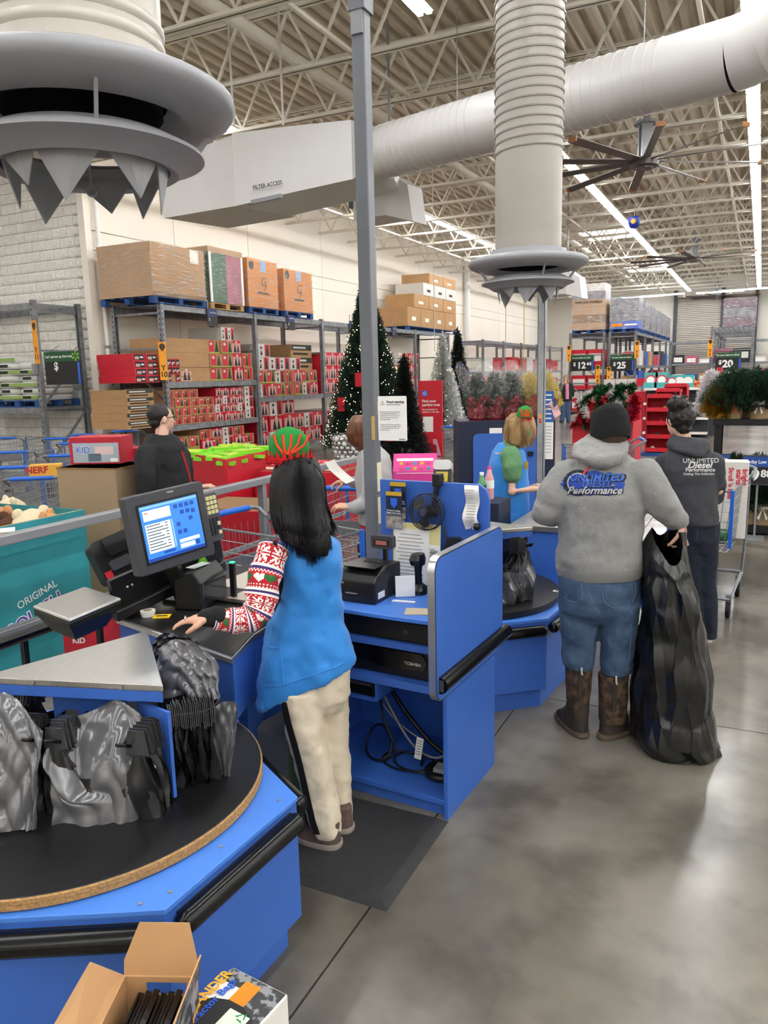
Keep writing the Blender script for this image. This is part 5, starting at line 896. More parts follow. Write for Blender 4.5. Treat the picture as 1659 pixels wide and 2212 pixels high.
m = MB(); m.loft([f.ring(1208, 1385, 1222, .146, .01), f.ring(1209, 1384, 1232, .15, .01), f.ring(1212, 1381, 1244, .142, .01)], 40); m.obj('waist_rib', M('rib_grey', '#868684', .95, bump=.6, bs=150, stretch=(6, 6, .3)), hd, 60)
# back print
n2 = (f.p(1281, 1045, -.6)-f.p(1281, 1045, 0)).normalized(); TT = lambda x, y: FR(f.p(x, y, -.15), (-n2.y, n2.x, .02), (.0, 0, 1)); BLK_ = M('print_black', '#17181c', .7); BLU_ = M('print_blue', '#2449a8', .7); SIL = M('print_silver', '#b9bcc0', .6)
def pdec(me, mt, x, y, off, sh_=0): return decal(me, mt, BVH2, TT(x, y) @ Matrix.Shear('XZ', 4, (0, 0)) if False else TT(x, y), n2, hd, 'print', off)
ks = f.sc(1280, 1040)
bl = MB(); rr = random.Random(4); bl.add([(.155*math.cos(a)*(1+.08*rr.uniform(-1, 1))*(1.0), .058*math.sin(a)*(1+.2*rr.uniform(-1, 1)), 0) for a in [i*2*PI/46 for i in range(46)]], [tuple(range(46))]); pdec(bl.mesh('p', [], None, False), BLU_, 1281, 1045, .0015)
def ringm(r0, r1, a0, a1, n=28, ky=1): q = MB(); q.add([(r*math.cos(a0+(a1-a0)*i/n), ky*r*math.sin(a0+(a1-a0)*i/n), 0) for r in (r0, r1) for i in range(n+1)], [(i, i+1, n+2+i, n+1+i) for i in range(n)]); return q.mesh('p', [], None, False)
pdec(ringm(.052, .07, .3, 5.2, ky=.95), BLK_, 1248, 1043, .0025); pdec(ringm(.047, .053, .3, 5.2, ky=.95), SIL, 1248, 1043, .003)
for k in range(9): a = .6+.5*k; q = MB(); q.add([((.055+r)*math.cos(a+s), (.055+r)*math.sin(a+s), 0) for r, s in ((0, -.03), (.012, -.03), (.012, .03), (0, .03))], [(0, 1, 2, 3)]); pdec(q.mesh('p', [], None, False), BLU_, 1248, 1043, .0032)
q = MB(); q.add([(-.004, 0, 0), (.035, .045, 0), (.042, .04, 0), (.004, -.004, 0)], [(0, 1, 2, 3)]); pdec(q.mesh('p', [], None, False), M('print_red', '#d8452e', .7), 1258, 1024, .004)
for s_, sz, x, y, mt, bo, shr, sx_, o_ in (('UNLIMITED', .052, 1289, 1033, BLK_, .06, .25, 1.02, .003), ('UNLIMITED', .05, 1288, 1032, M('print_lblue', '#3f6fd0', .7), .015, .25, 1.02, .0045), ('DIESEL', .046, 1289, 1047, BLK_, .06, .25, 1.1, .003), ('DIESEL', .044, 1288, 1046, M('print_lblue'), .015, .25, 1.1, .0045), ('Performance', .05, 1284, 1061, BLK_, .08, .4, 1.0, .005), ('Performance', .05, 1283, 1060, SIL, .02, .4, 1.0, .0065)):
    me = text_mesh(s_, sz, bo, 'CENTER', shr); me.transform(Matrix.Diagonal((sx_, 1, 1, 1))); pdec(me, mt, x, y, o_)
# beanie, short beard
m = MB(); T = Matrix.Translation(head) @ Matrix.Rotation(.12, 4, 'Z') @ Matrix.Rotation(-.28, 4, 'X'); m.loft([((0, -.014, -.045), .088, .104), ((0, -.012, .0), .094, .112), ((0, -.012, .045), .094, .112), ((0, -.014, .085), .084, .1), ((0, -.016, .115), .058, .07), ((0, -.018, .128), .015, .02)], 28, 0, True, T); BN = M('beanie_black', '#101012', .95, bump=.6, bs=180, stretch=(6, 6, .4)); bo_ = f.part('beanie', remesh(m, .008, 2, [(.05, .006)], BN)); q = MB(); q.loft([((0, -.014, -.055), .092, .11), ((0, -.012, -.02), .099, .118), ((0, -.012, .01), .098, .116)], 32, 0, True, T); q.obj('beanie_cuff', BN, bo_, 60)
m = MB()
for sd in (-1, 1): m.sph((0, 0, 0), 1, 12, 8, 0, T @ TR(sd*.052, .03, -.06) @ Matrix.Diagonal((.018, .045, .035, 1)))
m.sph((0, 0, 0), 1, 12, 8, 0, T @ TR(0, .06, -.085) @ Matrix.Diagonal((.035, .03, .026, 1))); m.obj('beard', M('brown_hair', '#3d2c20', .7), f.root, 60); m = MB(); m.sph((0, 0, 0), 1, 16, 10, 0, T @ TR(0, -.035, -.055) @ Matrix.Diagonal((.07, .07, .05, 1))); m.obj('hair', M('brown_hair'), f.root, 60)
# jeans
m = MB(); m.loft([f.ring(1208, 1384, 1236, .135, .01), f.ring(1209, 1380, 1275, .14, .0), f.ring(1210, 1378, 1315, .135, .0), f.ring(1235, 1350, 1340, .09, .0)], 28)
m.loft([f.ring(1209, 1297, 1300, .115), f.ring(1211, 1290, 1350, .1), f.ring(1214, 1285, 1395, .088), f.ring(1213, 1282, 1420, .09), f.ring(1218, 1278, 1438, .08)], 22); m.loft([f.ring(1296, 1380, 1300, .115), f.ring(1300, 1375, 1350, .1), f.ring(1299, 1369, 1400, .088), f.ring(1296, 1368, 1435, .09), f.ring(1300, 1364, 1455, .08)], 22)
jme = remesh(m, .01, 3, [(.1, .025), (.035, .01)], JEAN); jn = f.part('jeans', jme); BJ = bvh_of(jme); ST = M('denim_seam', '#5b7390', .8)
def on(B, x, y, off=.003): h = B.ray_cast(f.p(x, y, -.7), (f.p(x, y, .4)-f.p(x, y, -.7)).normalized()); return (h[0] or f.p(x, y, -.1))+Vector((0, -off, 0))
for pts in ([(1305, 1256), (1368, 1254), (1366, 1300), (1328, 1313), (1303, 1294), (1305, 1256)], [(1220, 1258), (1250, 1253), (1257, 1290), (1236, 1300), (1218, 1290)], [(1274, 1246), (1275, 1290), (1296, 1325)], [(1365, 1320), (1362, 1380), (1355, 1450)]):
    MB().tube(spl([on(BJ, x, y, .001) for x, y in pts], 5*len(pts)), .0022, 5).obj('seam', ST, jn, 60)
for pts in ([(1306, 1258), (1367, 1256), (1365, 1299), (1328, 1311), (1305, 1293)], ):
    V = [on(BJ, x, y, .004) for x, y in pts]; MB().add(V, [tuple(range(5))]).obj('pocket', JEAN, jn)
# boots
CAMO = M('camo_boot', '#2a1f17', .75, col2='#5c4630', vs=26, lo=.42, hi=.62, det=8); RUBB = M('boot_rubber', '#332b25', .7, var=.15, vs=20)
for sx, (xt0, xt1, yt, xb0, xb1, yb_), hx, tx in ((0, (1222, 1278, 1432, 1226, 1270, 1535), (1262, 1580), (1208, 1528)), (1, (1293, 1357, 1452, 1293, 1350, 1558), (1296, 1606), (1372, 1578))):
    m = MB(); m.loft([f.ring(xt0, xt1, yt, .075), f.ring(xt0+1, xt1-2, (yt+yb_)/2, .07), f.ring(xb0, xb1, yb_, .068)], 24); b_o = f.part('boot', remesh(m, .009, 2, [(.06, .01)], CAMO)); hl, to = zf(f.I @ G(*hx), 0), zf(f.I @ G(*tx), 0); d_ = to-hl; L = max(.27, min(.31, d_.length)); d_ = d_.normalized(); ank = f.ring(xb0, xb1, yb_, .07); cx = Vector((ank[0].x, ank[0].y, 0)); hl = cx-d_*.07
    T = FR(hl, Vector((d_.y, -d_.x, 0)), d_); q = MB(); q.loft([((0, .14, .01), .055, .15, 2.6), ((0, .14, .04), .055, .148, 2.6), ((0, .11, .075), .055, .115, 2.4), ((0, .075, .13), .056, .08), ((0, .07, .2), .058, .07)], 26, 0, True, T); link('rubber_foot', remesh(q, .009, 3, [(.05, .008)], RUBB), b_o); q = MB(); q.loft([((0, .14, 0), .056, .155, 2.6), ((0, .14, .012), .06, .162, 2.6), ((0, .14, .03), .057, .155, 2.6)], 30, 0, True, T); q.obj('sole', M('boot_sole', '#5a4c3e', .8), b_o, 40)
    c = f.p((xt0+xt1)/2+6, yt+8, -.08); MB().tube([c, c+Vector((0, -.006, -.03)), c+Vector((.004, -.004, -.045))], .005, 6).obj('pull_tab', M('tab_white', '#c9c3b6', .7), b_o, 60); MB().bar(c+Vector((0, .004, -.03)), c+Vector((-.004, .008, -.2)), .022, .006).obj('heel_strip', RUBB, b_o)
# ---------------------------------------------------------------- black bag he holds
BLKB = M('black_liner', '#08080a', .3, spec=.6, bump=.25, bs=7, bd=.02); b = Fig('x', 0, 0, Vector((-.30, 3.98, 0))); bpy.data.objects.remove(b.root)
t = thing('garbage_bag', 'large open black garbage bag held beside the man in the grey hoodie', 'bag', (-.30, 3.98, 0), _y); b.I = wmat(t).inverted(); rr = random.Random(21)
rg = [(1408, 1474, 1150, .1), (1396, 1480, 1180, .14), (1388, 1492, 1225, .16), (1384, 1500, 1262, .18), (1386, 1508, 1310, .19), (1382, 1516, 1360, .2), (1376, 1524, 1420, .21), (1366, 1532, 1480, .215), (1360, 1540, 1540, .22), (1368, 1547, 1590, .21), (1400, 1550, 1622, .17)]
n = 26; V = []
for k, (x0, x1, y, th) in enumerate(rg):
    R_ = b.ring(x0, x1, y, th, 0 if k < 8 else -.02*(k-7), 2.4)
    for j in range(n):
        a = 2*PI*(j+.5*(k % 2))/n; am = .0 if k < 1 else .022; ca, sa = math.cos(a), math.sin(a); fo = 1+rr.uniform(-1, 1)*.09*(k > 0)
        z_ = R_[0].z; 
        if k == 0: z_ += .02*math.sin(3*a)-.0; z_ -= .17*max(0, -sa)**2*(1 if ca < .6 else .4)
        if k == 1: z_ -= .12*max(0, -sa)**2
        V.append(Vector((R_[0].x+R_[1]*ca*fo, R_[0].y+R_[2]*sa*fo, max(.004, z_+rr.uniform(-1, 1)*am*.6))))
m = MB(); K = len(rg); F_ = []
for k in range(K-1):
    for j in range(n):
        a_, b_ = k*n+j, k*n+(j+1) % n; c_, d_ = (k+1)*n+j, (k+1)*n+(j+1) % n
        if k % 2: F_ += [(a_, b_, d_), (a_, d_, c_)]
        else: F_ += [(a_, b_, c_), (b_, d_, c_)]
m.add(V, F_); c0 = V[(K-1)*n]; q = b.I @ G(1505, 1650); m.add([*V[(K-1)*n:], Vector((q.x-.02, q.y, .006))], [(j, (j+1) % n, n) for j in range(n)])
o = m.obj('film', BLKB, t, None, fix=False); s_ = o.modifiers.new('s', 'SUBSURF'); s_.subdivision_type = 'SIMPLE'; s_.levels = s_.render_levels = 3; dt = bpy.data.textures.new('crease', 'VORONOI'); dt.noise_scale = .22; dt.distance_metric = 'DISTANCE'; dm = o.modifiers.new('d', 'DISPLACE'); dm.texture = dt; dm.strength = .06; dm.texture_coords = 'LOCAL'; dm.mid_level = .4
o.data.polygons.foreach_set('use_smooth', [True]*len(o.data.polygons)); o.data.set_sharp_from_angle(angle=math.radians(40))
MB().tube([b.p(1474, 1150, .03), b.p(1480, 1200, .0), b.p(1496, 1262, -.03)], [.02, .012, .008], 8).obj('gathered_corner', BLKB, t, 50)
# ---------------------------------------------------------------- woman in dark hoodie
f = Fig('woman with dark bun, charcoal printed hoodie and dark jeans beyond the garbage bag', 1530, 1385); CHAR = M('charcoal_fleece', '#3b3d42', .9, var=.06, vs=6, bump=.25, bs=90); DJ = M('dark_denim', '#141b2b', .85, var=.15, vs=12); HAIRD = M('dark_brown_hair', '#1a1311', .45)
head, neck = f.p(1466, 908, .02), f.p(1480, 955, .02); shL, elL, wrL = f.p(1438, 1000), f.p(1442, 1065, .06), f.p(1440, 1075, .34); shR, elR, wrR = f.p(1540, 1000), f.p(1552, 1060, .05), f.p(1540, 1075, .32)
body(f, head, .35, -.1, neck, [f.ring(1450, 1530, 975, .09), f.ring(1455, 1530, 1060, .09), f.ring(1465, 1540, 1140, .09), f.ring(1475, 1540, 1180, .08)], [[shL, elL, wrL], [shR, elR, wrR]], [[f.p(1490, 1170), f.p(1500, 1275), f.p(1505, 1365)], [f.p(1520, 1170), f.p(1525, 1275), f.p(1530, 1370)]], [(wrL, Vector((0, 1, -.2)), Vector((0, 0, -1)), 1, .5), (wrR, Vector((0, 1, -.2)), Vector((0, 0, -1)), -1, .5)], SKIN2, .007, False)
m = MB(); m.loft([f.ring(1452, 1520, 955, .085, .02), f.ring(1437, 1540, 985, .13, .02, 2.5), f.ring(1428, 1550, 1010, .15, .02, 2.5), f.ring(1438, 1548, 1050, .15, .02), f.ring(1448, 1549, 1090, .15, .02), f.ring(1456, 1552, 1120, .15, .02), f.ring(1468, 1550, 1132, .14, .02)], 28); m.limb([f.p(1440, 1000, .02), f.p(1434, 1045, .04), f.p(1445, 1070, .12), f.p(1442, 1075, .32)], [.085, .08, .07, .055], 14); m.limb([f.p(1540, 1000, .02), f.p(1548, 1045, .05), f.p(1545, 1070, .12), f.p(1538, 1075, .32)], [.08, .07, .065, .05], 14)
hme = remesh(m, .012, 3, [(.18, .03), (.07, .016)], CHAR); hd = f.part('hoodie', hme); BVH3 = bvh_of(hme); m = MB(); m.loft([f.ring(1452, 1528, 944, .08, .03, 2.2, -.1), f.ring(1440, 1532, 956, .11, .0, 2.2), f.ring(1448, 1532, 972, .1, -.04), f.ring(1490, 1522, 986, .05, -.08)], 24); f.part('hood', remesh(m, .011, 3, [(.07, .02)], CHAR))
WP = M('print_white_ink', '#d9d9d6', .8); rgt = (1, .12, .05)
for s_, sz, x, y, bo, shr in (('UNLIMITED', .045, 1514, 995, .0, 0), ('Diesel', .06, 1511, 1005, .02, .3), ('Performance', .036, 1513, 1015, .015, 0), ('Fueling The Addiction', .022, 1510, 1024, .01, .1)):
    me = text_mesh(s_, sz, bo, 'CENTER', shr); n3 = (f.p(1512, 1015, -.6)-f.p(1512, 1015, 0)).normalized(); decal(me, WP, BVH3, FR(f.p(x, y, -.15), (-n3.y, n3.x, .03), (0, 0, 1)), n3, hd, 'print', .003)
m = MB(); m.loft([f.ring(1466, 1552, 1122, .13, .02), f.ring(1470, 1550, 1160, .13, .02), f.ring(1480, 1548, 1190, .11, .02)], 24); m.loft([f.ring(1472, 1515, 1170, .1), f.ring(1478, 1518, 1260, .085), f.ring(1485, 1522, 1375, .075)], 20); m.loft([f.ring(1502, 1548, 1170, .1, .02), f.ring(1506, 1545, 1260, .085, .02), f.ring(1512, 1546, 1330, .08, .02), f.ring(1514, 1546, 1376, .08, .02)], 20); jme = remesh(m, .011, 3, [(.1, .02)], DJ); jn = f.part('jeans', jme); BJ = bvh_of(jme)
for pts in ([(1478, 1138), (1508, 1136), (1506, 1165), (1490, 1175), (1476, 1165)], [(1525, 1136), (1546, 1134), (1545, 1158)]): MB().tube([on(BJ, x, y, .001) for x, y in pts], .0025, 5).obj('seam', M('dark_seam', '#47506a', .8), jn, 60)
for x in (1532, 1500): a = zf(f.I @ G(x, 1388), 0); shoe(f, a, a+Vector((.0, .24, 0)), M('white_shoe', '#d4cdc8', .7), M('white_sole', '#e8e6e2', .6), .042, .06)
m = MB(); T = Matrix.Translation(head) @ Matrix.Rotation(.35, 4, 'Z'); m.sph((0, 0, 0), 1, 20, 14, 0, T @ TR(0, -.025, .03) @ Matrix.Diagonal((.092, .1, .1, 1))); m.sph((0, 0, 0), 1, 16, 10, 0, T @ TR(0, -.055, -.045) @ Matrix.Diagonal((.055, .045, .05, 1))); bn = head+Vector((-.03, -.05, .115)); m.sph(bn, (.075, .07, .06), 16, 12); hr = f.part('hair', remesh(m, .008, 2, [(.03, .022)], HAIRD)); rt = []; rr = random.Random(8)
for k in range(90): a = rr.random()*6.28; c = bn+Vector((rr.uniform(-.06, .06), rr.uniform(-.06, .02), rr.uniform(-.04, .05))); d_ = Vector((rr.uniform(-1, 1), rr.uniform(-.6, .3), rr.uniform(-.5, 1)))*.05; rt.append([c, c+d_*.6, c+d_+Vector((0, 0, -.01)), c+d_*1.2+Vector((0, 0, -.025))])
strands('loose_strands', f, rt, HAIRD, .0025, 4, hr)['kind'] = 'stuff'
# ---------------------------------------------------------------- cashier in green shirt
f = Fig('blonde cashier in green shirt and blue vest behind the second lane', 0, 0, G(1080, 1040, 0)*0+PD(1095, 1000, 6.2)*1.0); GS = M('green_shirt', '#5c8a60', .85, var=.08, vs=10); BLO = M('blonde_hair', '#a98a5c', .5, col2='#6e5230', vs=30, stretch=(1, 1, .1))
head, neck = f.p(1128, 938, .02), f.p(1105, 975, .0); shR, elR, wrR = f.p(1106, 990, -.1), f.p(1106, 1062, -.18), f.p(1152, 1056, -.16); shL, elL, wrL = f.p(1098, 990, .14), f.p(1120, 1060, .2), f.p(1160, 1050, .1)
body(f, head, -1.15, -.45, neck, [f.ring(1065, 1130, 975, .13), f.ring(1060, 1130, 1040, .13), f.ring(1060, 1130, 1110, .13), f.ring(1065, 1125, 1180, .11)], [[shR, elR, wrR], [shL, elL, wrL]], [[f.p(1075, 1170, -.08), f.p(1080, 1270, -.08), f.p(1078, 1370, -.08)], [f.p(1100, 1170, .08), f.p(1103, 1270, .08), f.p(1100, 1370, .08)]], [(wrR, Vector((1, .25, 0)), Vector((0, 0, -1)), -1, .6), (wrL, Vector((1, .1, 0)), Vector((0, 0, -1)), 1, .6)], SKIN2, .007, False)
m = MB(); m.loft([f.ring(1078, 1122, 956, .07, .02), f.ring(1064, 1132, 975, .15, .02), f.ring(1056, 1138, 1000, .18, .02), f.ring(1052, 1142, 1050, .18, .02), f.ring(1048, 1142, 1100, .18, .02), f.ring(1046, 1144, 1150, .19, .02), f.ring(1046, 1144, 1170, .18, .02)], 26); vb = f.part('vest', remesh(m, .012, 3, [(.12, .02)], VEST)); m = MB(); m.limb([f.p(1103, 985, -.12), f.p(1106, 1010, -.16), f.p(1107, 1026, -.16)], [.085, .08, .072], 14); m.limb([f.p(1095, 985, .14), f.p(1108, 1020, .2)], [.08, .07], 14); m.loft([f.ring(1088, 1118, 950, .06, .01), f.ring(1075, 1125, 972, .12, .01)], 18); f.part('green_shirt', remesh(m, .01, 3, [(.06, .014)], GS))
m = MB(); m.loft([f.ring(1052, 1140, 1165, .15, .02), f.ring(1056, 1132, 1200, .14, .02)], 20); m.limb([f.p(1075, 1190, -.07), f.p(1080, 1270, -.08), f.p(1078, 1385, -.08)], [.1, .075, .06]); m.limb([f.p(1105, 1190, .07), f.p(1103, 1270, .08), f.p(1100, 1385, .08)], [.1, .075, .06]); f.part('trousers', remesh(m, .014, 3, None, DJ))
for o_ in (-.08, .08): a = Vector((f.p(1078, 1400, o_).x, f.p(1078, 1400, o_).y, 0)); shoe(f, a, a+Vector((.24, .05, 0)), MATTE, M('white_sole'), .042, .06)
m = MB(); m.loft([f.ring(1104, 1142, 892, .035, .02), f.ring(1092, 1154, 904, .1, .02), f.ring(1088, 1158, 925, .118, .02), f.ring(1088, 1157, 945, .115, .01), f.ring(1093, 1140, 958, .1, .0), f.ring(1104, 1126, 966, .07, .0)], 26); hm = remesh(m, .01, 2, [(.04, .015)], BLO); hr = f.part('hair', hm); BH = bvh_of(hm); rt = []; rr = random.Random(3)
for k in range(160):
    u = rr.random(); pts = []
    for x, y in ((1120+12*(u-.5), 896), (1104+42*u, 910), (1090+66*u, 930), (1089+66*u+rr.uniform(-3, 3), 950), (1095+58*u+rr.uniform(-4, 4), 960+rr.uniform(-3, 9))):
        h = BH.ray_cast(f.p(x, y, -.7), (f.p(x, y, .4)-f.p(x, y, -.7)).normalized()); pts.append((h[0] or f.p(x, y, -.06))+Vector((0, -.002, 0)))
    rt.append(pts)
strands('hair_strands', f, rt, BLO, .003, 4, hr)['kind'] = 'stuff'
hb = f.p(1130, 903, 0); MB().tube([head+Vector((.03, -.12, .0)), head+Vector((.02, -.1, .06)), head+Vector((.0, -.04, .11)), head+Vector((0, .03, .115)), head+Vector((0, .1, .05))], .008, 6).obj('headband', GRN, f.root, 60); c = head+Vector((.01, -.06, .135)); bb = MB().loft([((c.x, c.y, c.z), .06, .04), ((c.x, c.y, c.z+.04), .062, .042), ((c.x, c.y, c.z+.075), .05, .035), ((c.x, c.y, c.z+.095), .015, .012)], 20).obj('elf_hat', GRN, f.root, 60); m = MB()
for k in range(4): MB().tube([(c.x-.02+.012*k, c.y-.042, c.z+.01), (c.x-.04+.026*k, c.y-.036, c.z+.07)], .006, 6).obj('hat_stripe', ORG, bb, 60)
for k in range(200): d_ = Vector((rr.uniform(-1, 1), rr.uniform(-1, .4), rr.uniform(-.7, .7))); m.tube([c, c+d_*.06], [.006, .001], 3)
tag(m.obj('fuzzy_trim', FELT, bb), kind='stuff'); cx = f.p(1137, 1005, -.12); MB().prism([(-.02, -.03), (.02, -.03), (.02, .03), (-.02, .03)], 0, .004, 0, FR(cx, (.6, -.8, 0), (0, 0, 1))).obj('badge', M('badge', '#c9a24a', .5), vb)
# ---------------------------------------------------------------- woman by the pole
f = Fig('woman with auburn hair in a grey sweatshirt holding a receipt behind the pole', 0, 0, PD(800, 1000, 5.6)); LG = M('light_fleece', '#a9a8a8', .9, var=.05, vs=8); AUB = M('auburn_hair', '#6b3f23', .4, col2='#4d2a17', vs=30, stretch=(1, 1, .1))
head, neck = f.p(780, 938, .02), f.p(800, 975, .03); shL, elL, wrL = f.p(800, 1000, -.1), f.p(800, 1075, -.12), f.p(757, 1095, -.12); shR, elR, wrR = f.p(815, 1000, .16), f.p(790, 1045, .25), f.p(754, 1038, .2)
body(f, head, 1.25, -.5, neck, [f.ring(795, 825, 985, .06), f.ring(788, 832, 1020, .1), f.ring(788, 832, 1130, .1), f.ring(790, 835, 1180, .1)], [[shL, elL, wrL], [shR, elR, wrR]], [[f.p(800, 1170, -.08), f.p(802, 1300, -.08), f.p(802, 1430, -.08)], [f.p(825, 1170, .08), f.p(825, 1300, .08), f.p(825, 1430, .08)]], [(wrL, Vector((-1, .1, .1)), Vector((0, .2, -1)), -1, .8), (wrR, Vector((-1, .2, -.1)), Vector((0, 0, -1)), 1, .8)], SKIN, .006, False)
m = MB(); m.loft([f.ring(785, 822, 962, .07, .03), f.ring(772, 842, 985, .15, .03), f.ring(768, 850, 1020, .17, .03), f.ring(770, 852, 1070, .17, .03), f.ring(772, 848, 1110, .17, .03), f.ring(776, 840, 1130, .15, .03)], 26); m.limb([f.p(802, 1000, -.1), f.p(805, 1050, -.15), f.p(795, 1085, -.15), f.p(770, 1095, -.13), f.p(760, 1096, -.12)], [.075, .07, .066, .055, .046], 14); m.limb([f.p(812, 1000, .16), f.p(790, 1040, .24), f.p(765, 1042, .22)], [.07, .06, .045], 14); f.part('sweatshirt', remesh(m, .011, 3, [(.15, .025), (.06, .012)], LG)); m = MB(); m.loft([f.ring(778, 838, 1118, .15, .03), f.ring(776, 836, 1142, .145, .03)], 24); f.part('red_shirt', m.mesh('red_shirt', M('red_cloth', '#a3141f', .85), 60))
m = MB(); m.loft([f.ring(778, 838, 1138, .14, .03), f.ring(780, 836, 1180, .13, .03)], 20); m.limb([f.p(800, 1180, -.07), f.p(802, 1300, -.08), f.p(802, 1440, -.08)], [.1, .075, .06]); m.limb([f.p(822, 1180, .08), f.p(825, 1300, .08), f.p(825, 1440, .08)], [.1, .075, .06]); f.part('jeans', remesh(m, .014, 3, None, DJ))
for o_ in (-.08, .08): a = Vector((f.p(810, 1440, o_).x, f.p(810, 1440, o_).y, 0)); shoe(f, a, a+Vector((-.23, .05, 0)), MATTE, M('white_sole'), .042, .06)
m = MB(); m.loft([f.ring(764, 798, 896, .03, .02), f.ring(752, 808, 910, .1, .02), f.ring(747, 811, 935, .115, .03), f.ring(752, 812, 955, .105, .04), f.ring(768, 813, 968, .09, .05), f.ring(782, 815, 980, .07, .06)], 26); hm = remesh(m, .009, 2, [(.05, .01)], AUB); f.part('hair', hm)
m = MB(); m.grid(lambda u, v: f.p(703+45*v+20*u, 1000+45*v**.7-8*u, .2-.1*v+.02*math.sin(v*3)), 4, 12); tag(m.mesh and link('receipt_slip', m.mesh('receipt_slip', PAPER, 60, False)), 'long white receipt curling in the hand of the woman by the pole', 'receipt').matrix_basis = wmat(f.root)
# ---------------------------------------------------------------- man in black shirt
f = Fig('man in black shirt and glasses looking away beside the carts', 0, 0, PD(350, 960, 6.3)); BSH = M('black_shirt', '#131317', .8, var=.2, vs=8); HAIRM = M('man_hair', '#1b1410', .55)
head, neck = f.p(350, 905, .02), f.p(350, 945, .0); shL, elL, wrL = f.p(318, 985, -.1), f.p(320, 1065, -.12), f.p(370, 1080, .02); shR, elR, wrR = f.p(392, 985, .16), f.p(405, 1050, .24), f.p(432, 1052, .24)
body(f, head, -.95, -.02, neck, [f.ring(315, 395, 975, .14), f.ring(312, 400, 1040, .16), f.ring(312, 405, 1110, .16), f.ring(320, 395, 1180, .13)], [[shL, elL, wrL], [shR, elR, wrR]], [[f.p(335, 1170, -.1), f.p(338, 1260, -.1), f.p(338, 1360, -.1)], [f.p(380, 1170, .1), f.p(380, 1260, .1), f.p(380, 1360, .1)]], [(wrL, Vector((1, .3, 0)), Vector((0, 0, -1)), -1, .5), (wrR, Vector((1, .0, .1)), Vector((0, .1, -1)), 1, .9)], SKIN2, .0065, True)
m = MB(); m.loft([f.ring(322, 378, 937, .09, .02, 2.2, -.1), f.ring(306, 398, 962, .17, .02, 2.4), f.ring(297, 408, 995, .19, .02, 2.4), f.ring(297, 414, 1040, .2, .02), f.ring(299, 420, 1090, .2, .02), f.ring(300, 420, 1140, .2, .02)], 28); m.limb([f.p(318, 985, -.1), f.p(316, 1030, -.16), f.p(318, 1062, -.17)], [.1, .095, .088], 14); m.limb([f.p(392, 985, .16), f.p(402, 1045, .24), f.p(425, 1053, .24)], [.085, .07, .05], 14); sh_ = f.part('shirt', remesh(m, .012, 3, [(.14, .025), (.05, .01)], BSH)); BM = bvh_of(sh_.data)
MB().tube([on(BM, x, y, .003) for x, y in ((392, 975), (402, 1005), (412, 1045), (420, 1090))], .012, 6).obj('red_lapel', M('red_cloth'), sh_, 60)
m = MB(); m.loft([f.ring(305, 415, 1125, .18, .02), f.ring(308, 412, 1190, .17, .02)], 20); m.limb([f.p(335, 1190, -.09), f.p(338, 1260, -.1), f.p(338, 1370, -.1)], [.12, .09, .075]); m.limb([f.p(380, 1190, .09), f.p(380, 1260, .1), f.p(380, 1370, .1)], [.12, .09, .075]); f.part('trousers', remesh(m, .014, 3, None, DJ))
for o_ in (-.1, .1): a = Vector((f.p(350, 1390, o_).x, f.p(350, 1390, o_).y, 0)); shoe(f, a, a+Vector((.2, .16, 0)), MATTE, M('white_sole'), .045, .06)
m = MB(); T = Matrix.Translation(head) @ Matrix.Rotation(-.95, 4, 'Z'); m.sph((0, 0, 0), 1, 20, 14, 0, T @ TR(0, -.028, .04) @ Matrix.Diagonal((.083, .094, .09, 1))); m.sph((0, 0, 0), 1, 16, 12, 0, T @ TR(0, -.06, -.025) @ Matrix.Diagonal((.065, .05, .05, 1))); f.part('hair', remesh(m, .008, 2, [(.03, .006)], HAIRM)); gl = MB()
for sd in (-1, 1): gl.tube([T @ Vector((sd*.082, -.01, .012)), T @ Vector((sd*.075, .06, .012)), T @ Vector((sd*.06, .092, .012))], .003, 5); gl.tube([T @ Vector((sd*.034+.026*math.cos(a), .1, .004+.018*math.sin(a))) for a in [i*PI/6 for i in range(12)]], .0025, 5, closed=True)
gl.obj('glasses', MATTE, f.root, 60)
# ---------------------------------------------------------------- far shopper
f = Fig('distant blonde woman in black jacket, pink top and jeans beside the racks', 1214, 913); head, neck = f.p(1222, 816), f.p(1222, 826)
body(f, head, 2.9, 0, neck, [f.ring(1213, 1232, 832, .1), f.ring(1214, 1231, 850, .1), f.ring(1213, 1231, 862, .1)], [[f.p(1212, 832), f.p(1205, 840), f.p(1200, 829)], [f.p(1233, 832), f.p(1236, 845), f.p(1236, 855)]], [[f.p(1217, 864), f.p(1216, 888), f.p(1214, 908)], [f.p(1227, 864), f.p(1227, 888), f.p(1228, 908)]], [(f.p(1200, 829), Vector((-.5, 0, .9)), Vector((0, -1, 0)), 1, .2), (f.p(1236, 855), Vector((0, 0, -1)), Vector((0, -1, 0)), 1, .3)], SKIN2, .012, False)
m = MB(); m.loft([f.ring(1212, 1233, 829, .15), f.ring(1210, 1236, 840, .17), f.ring(1211, 1236, 858, .17), f.ring(1212, 1235, 866, .17)], 18); m.limb([f.p(1212, 832), f.p(1205, 841), f.p(1201, 832)], [.09, .08, .06]); m.limb([f.p(1233, 832), f.p(1237, 845), f.p(1237, 854)], [.09, .08, .06]); f.part('jacket', remesh(m, .02, 2, None, BSH)); m = MB(); m.loft([f.ring(1218, 1228, 829, .15, -.035), f.ring(1218, 1229, 848, .17, -.035), f.ring(1218, 1229, 862, .16, -.035)], 16); f.part('pink_top', m.mesh('p', M('pink_cloth', '#d489a2', .85), 60))
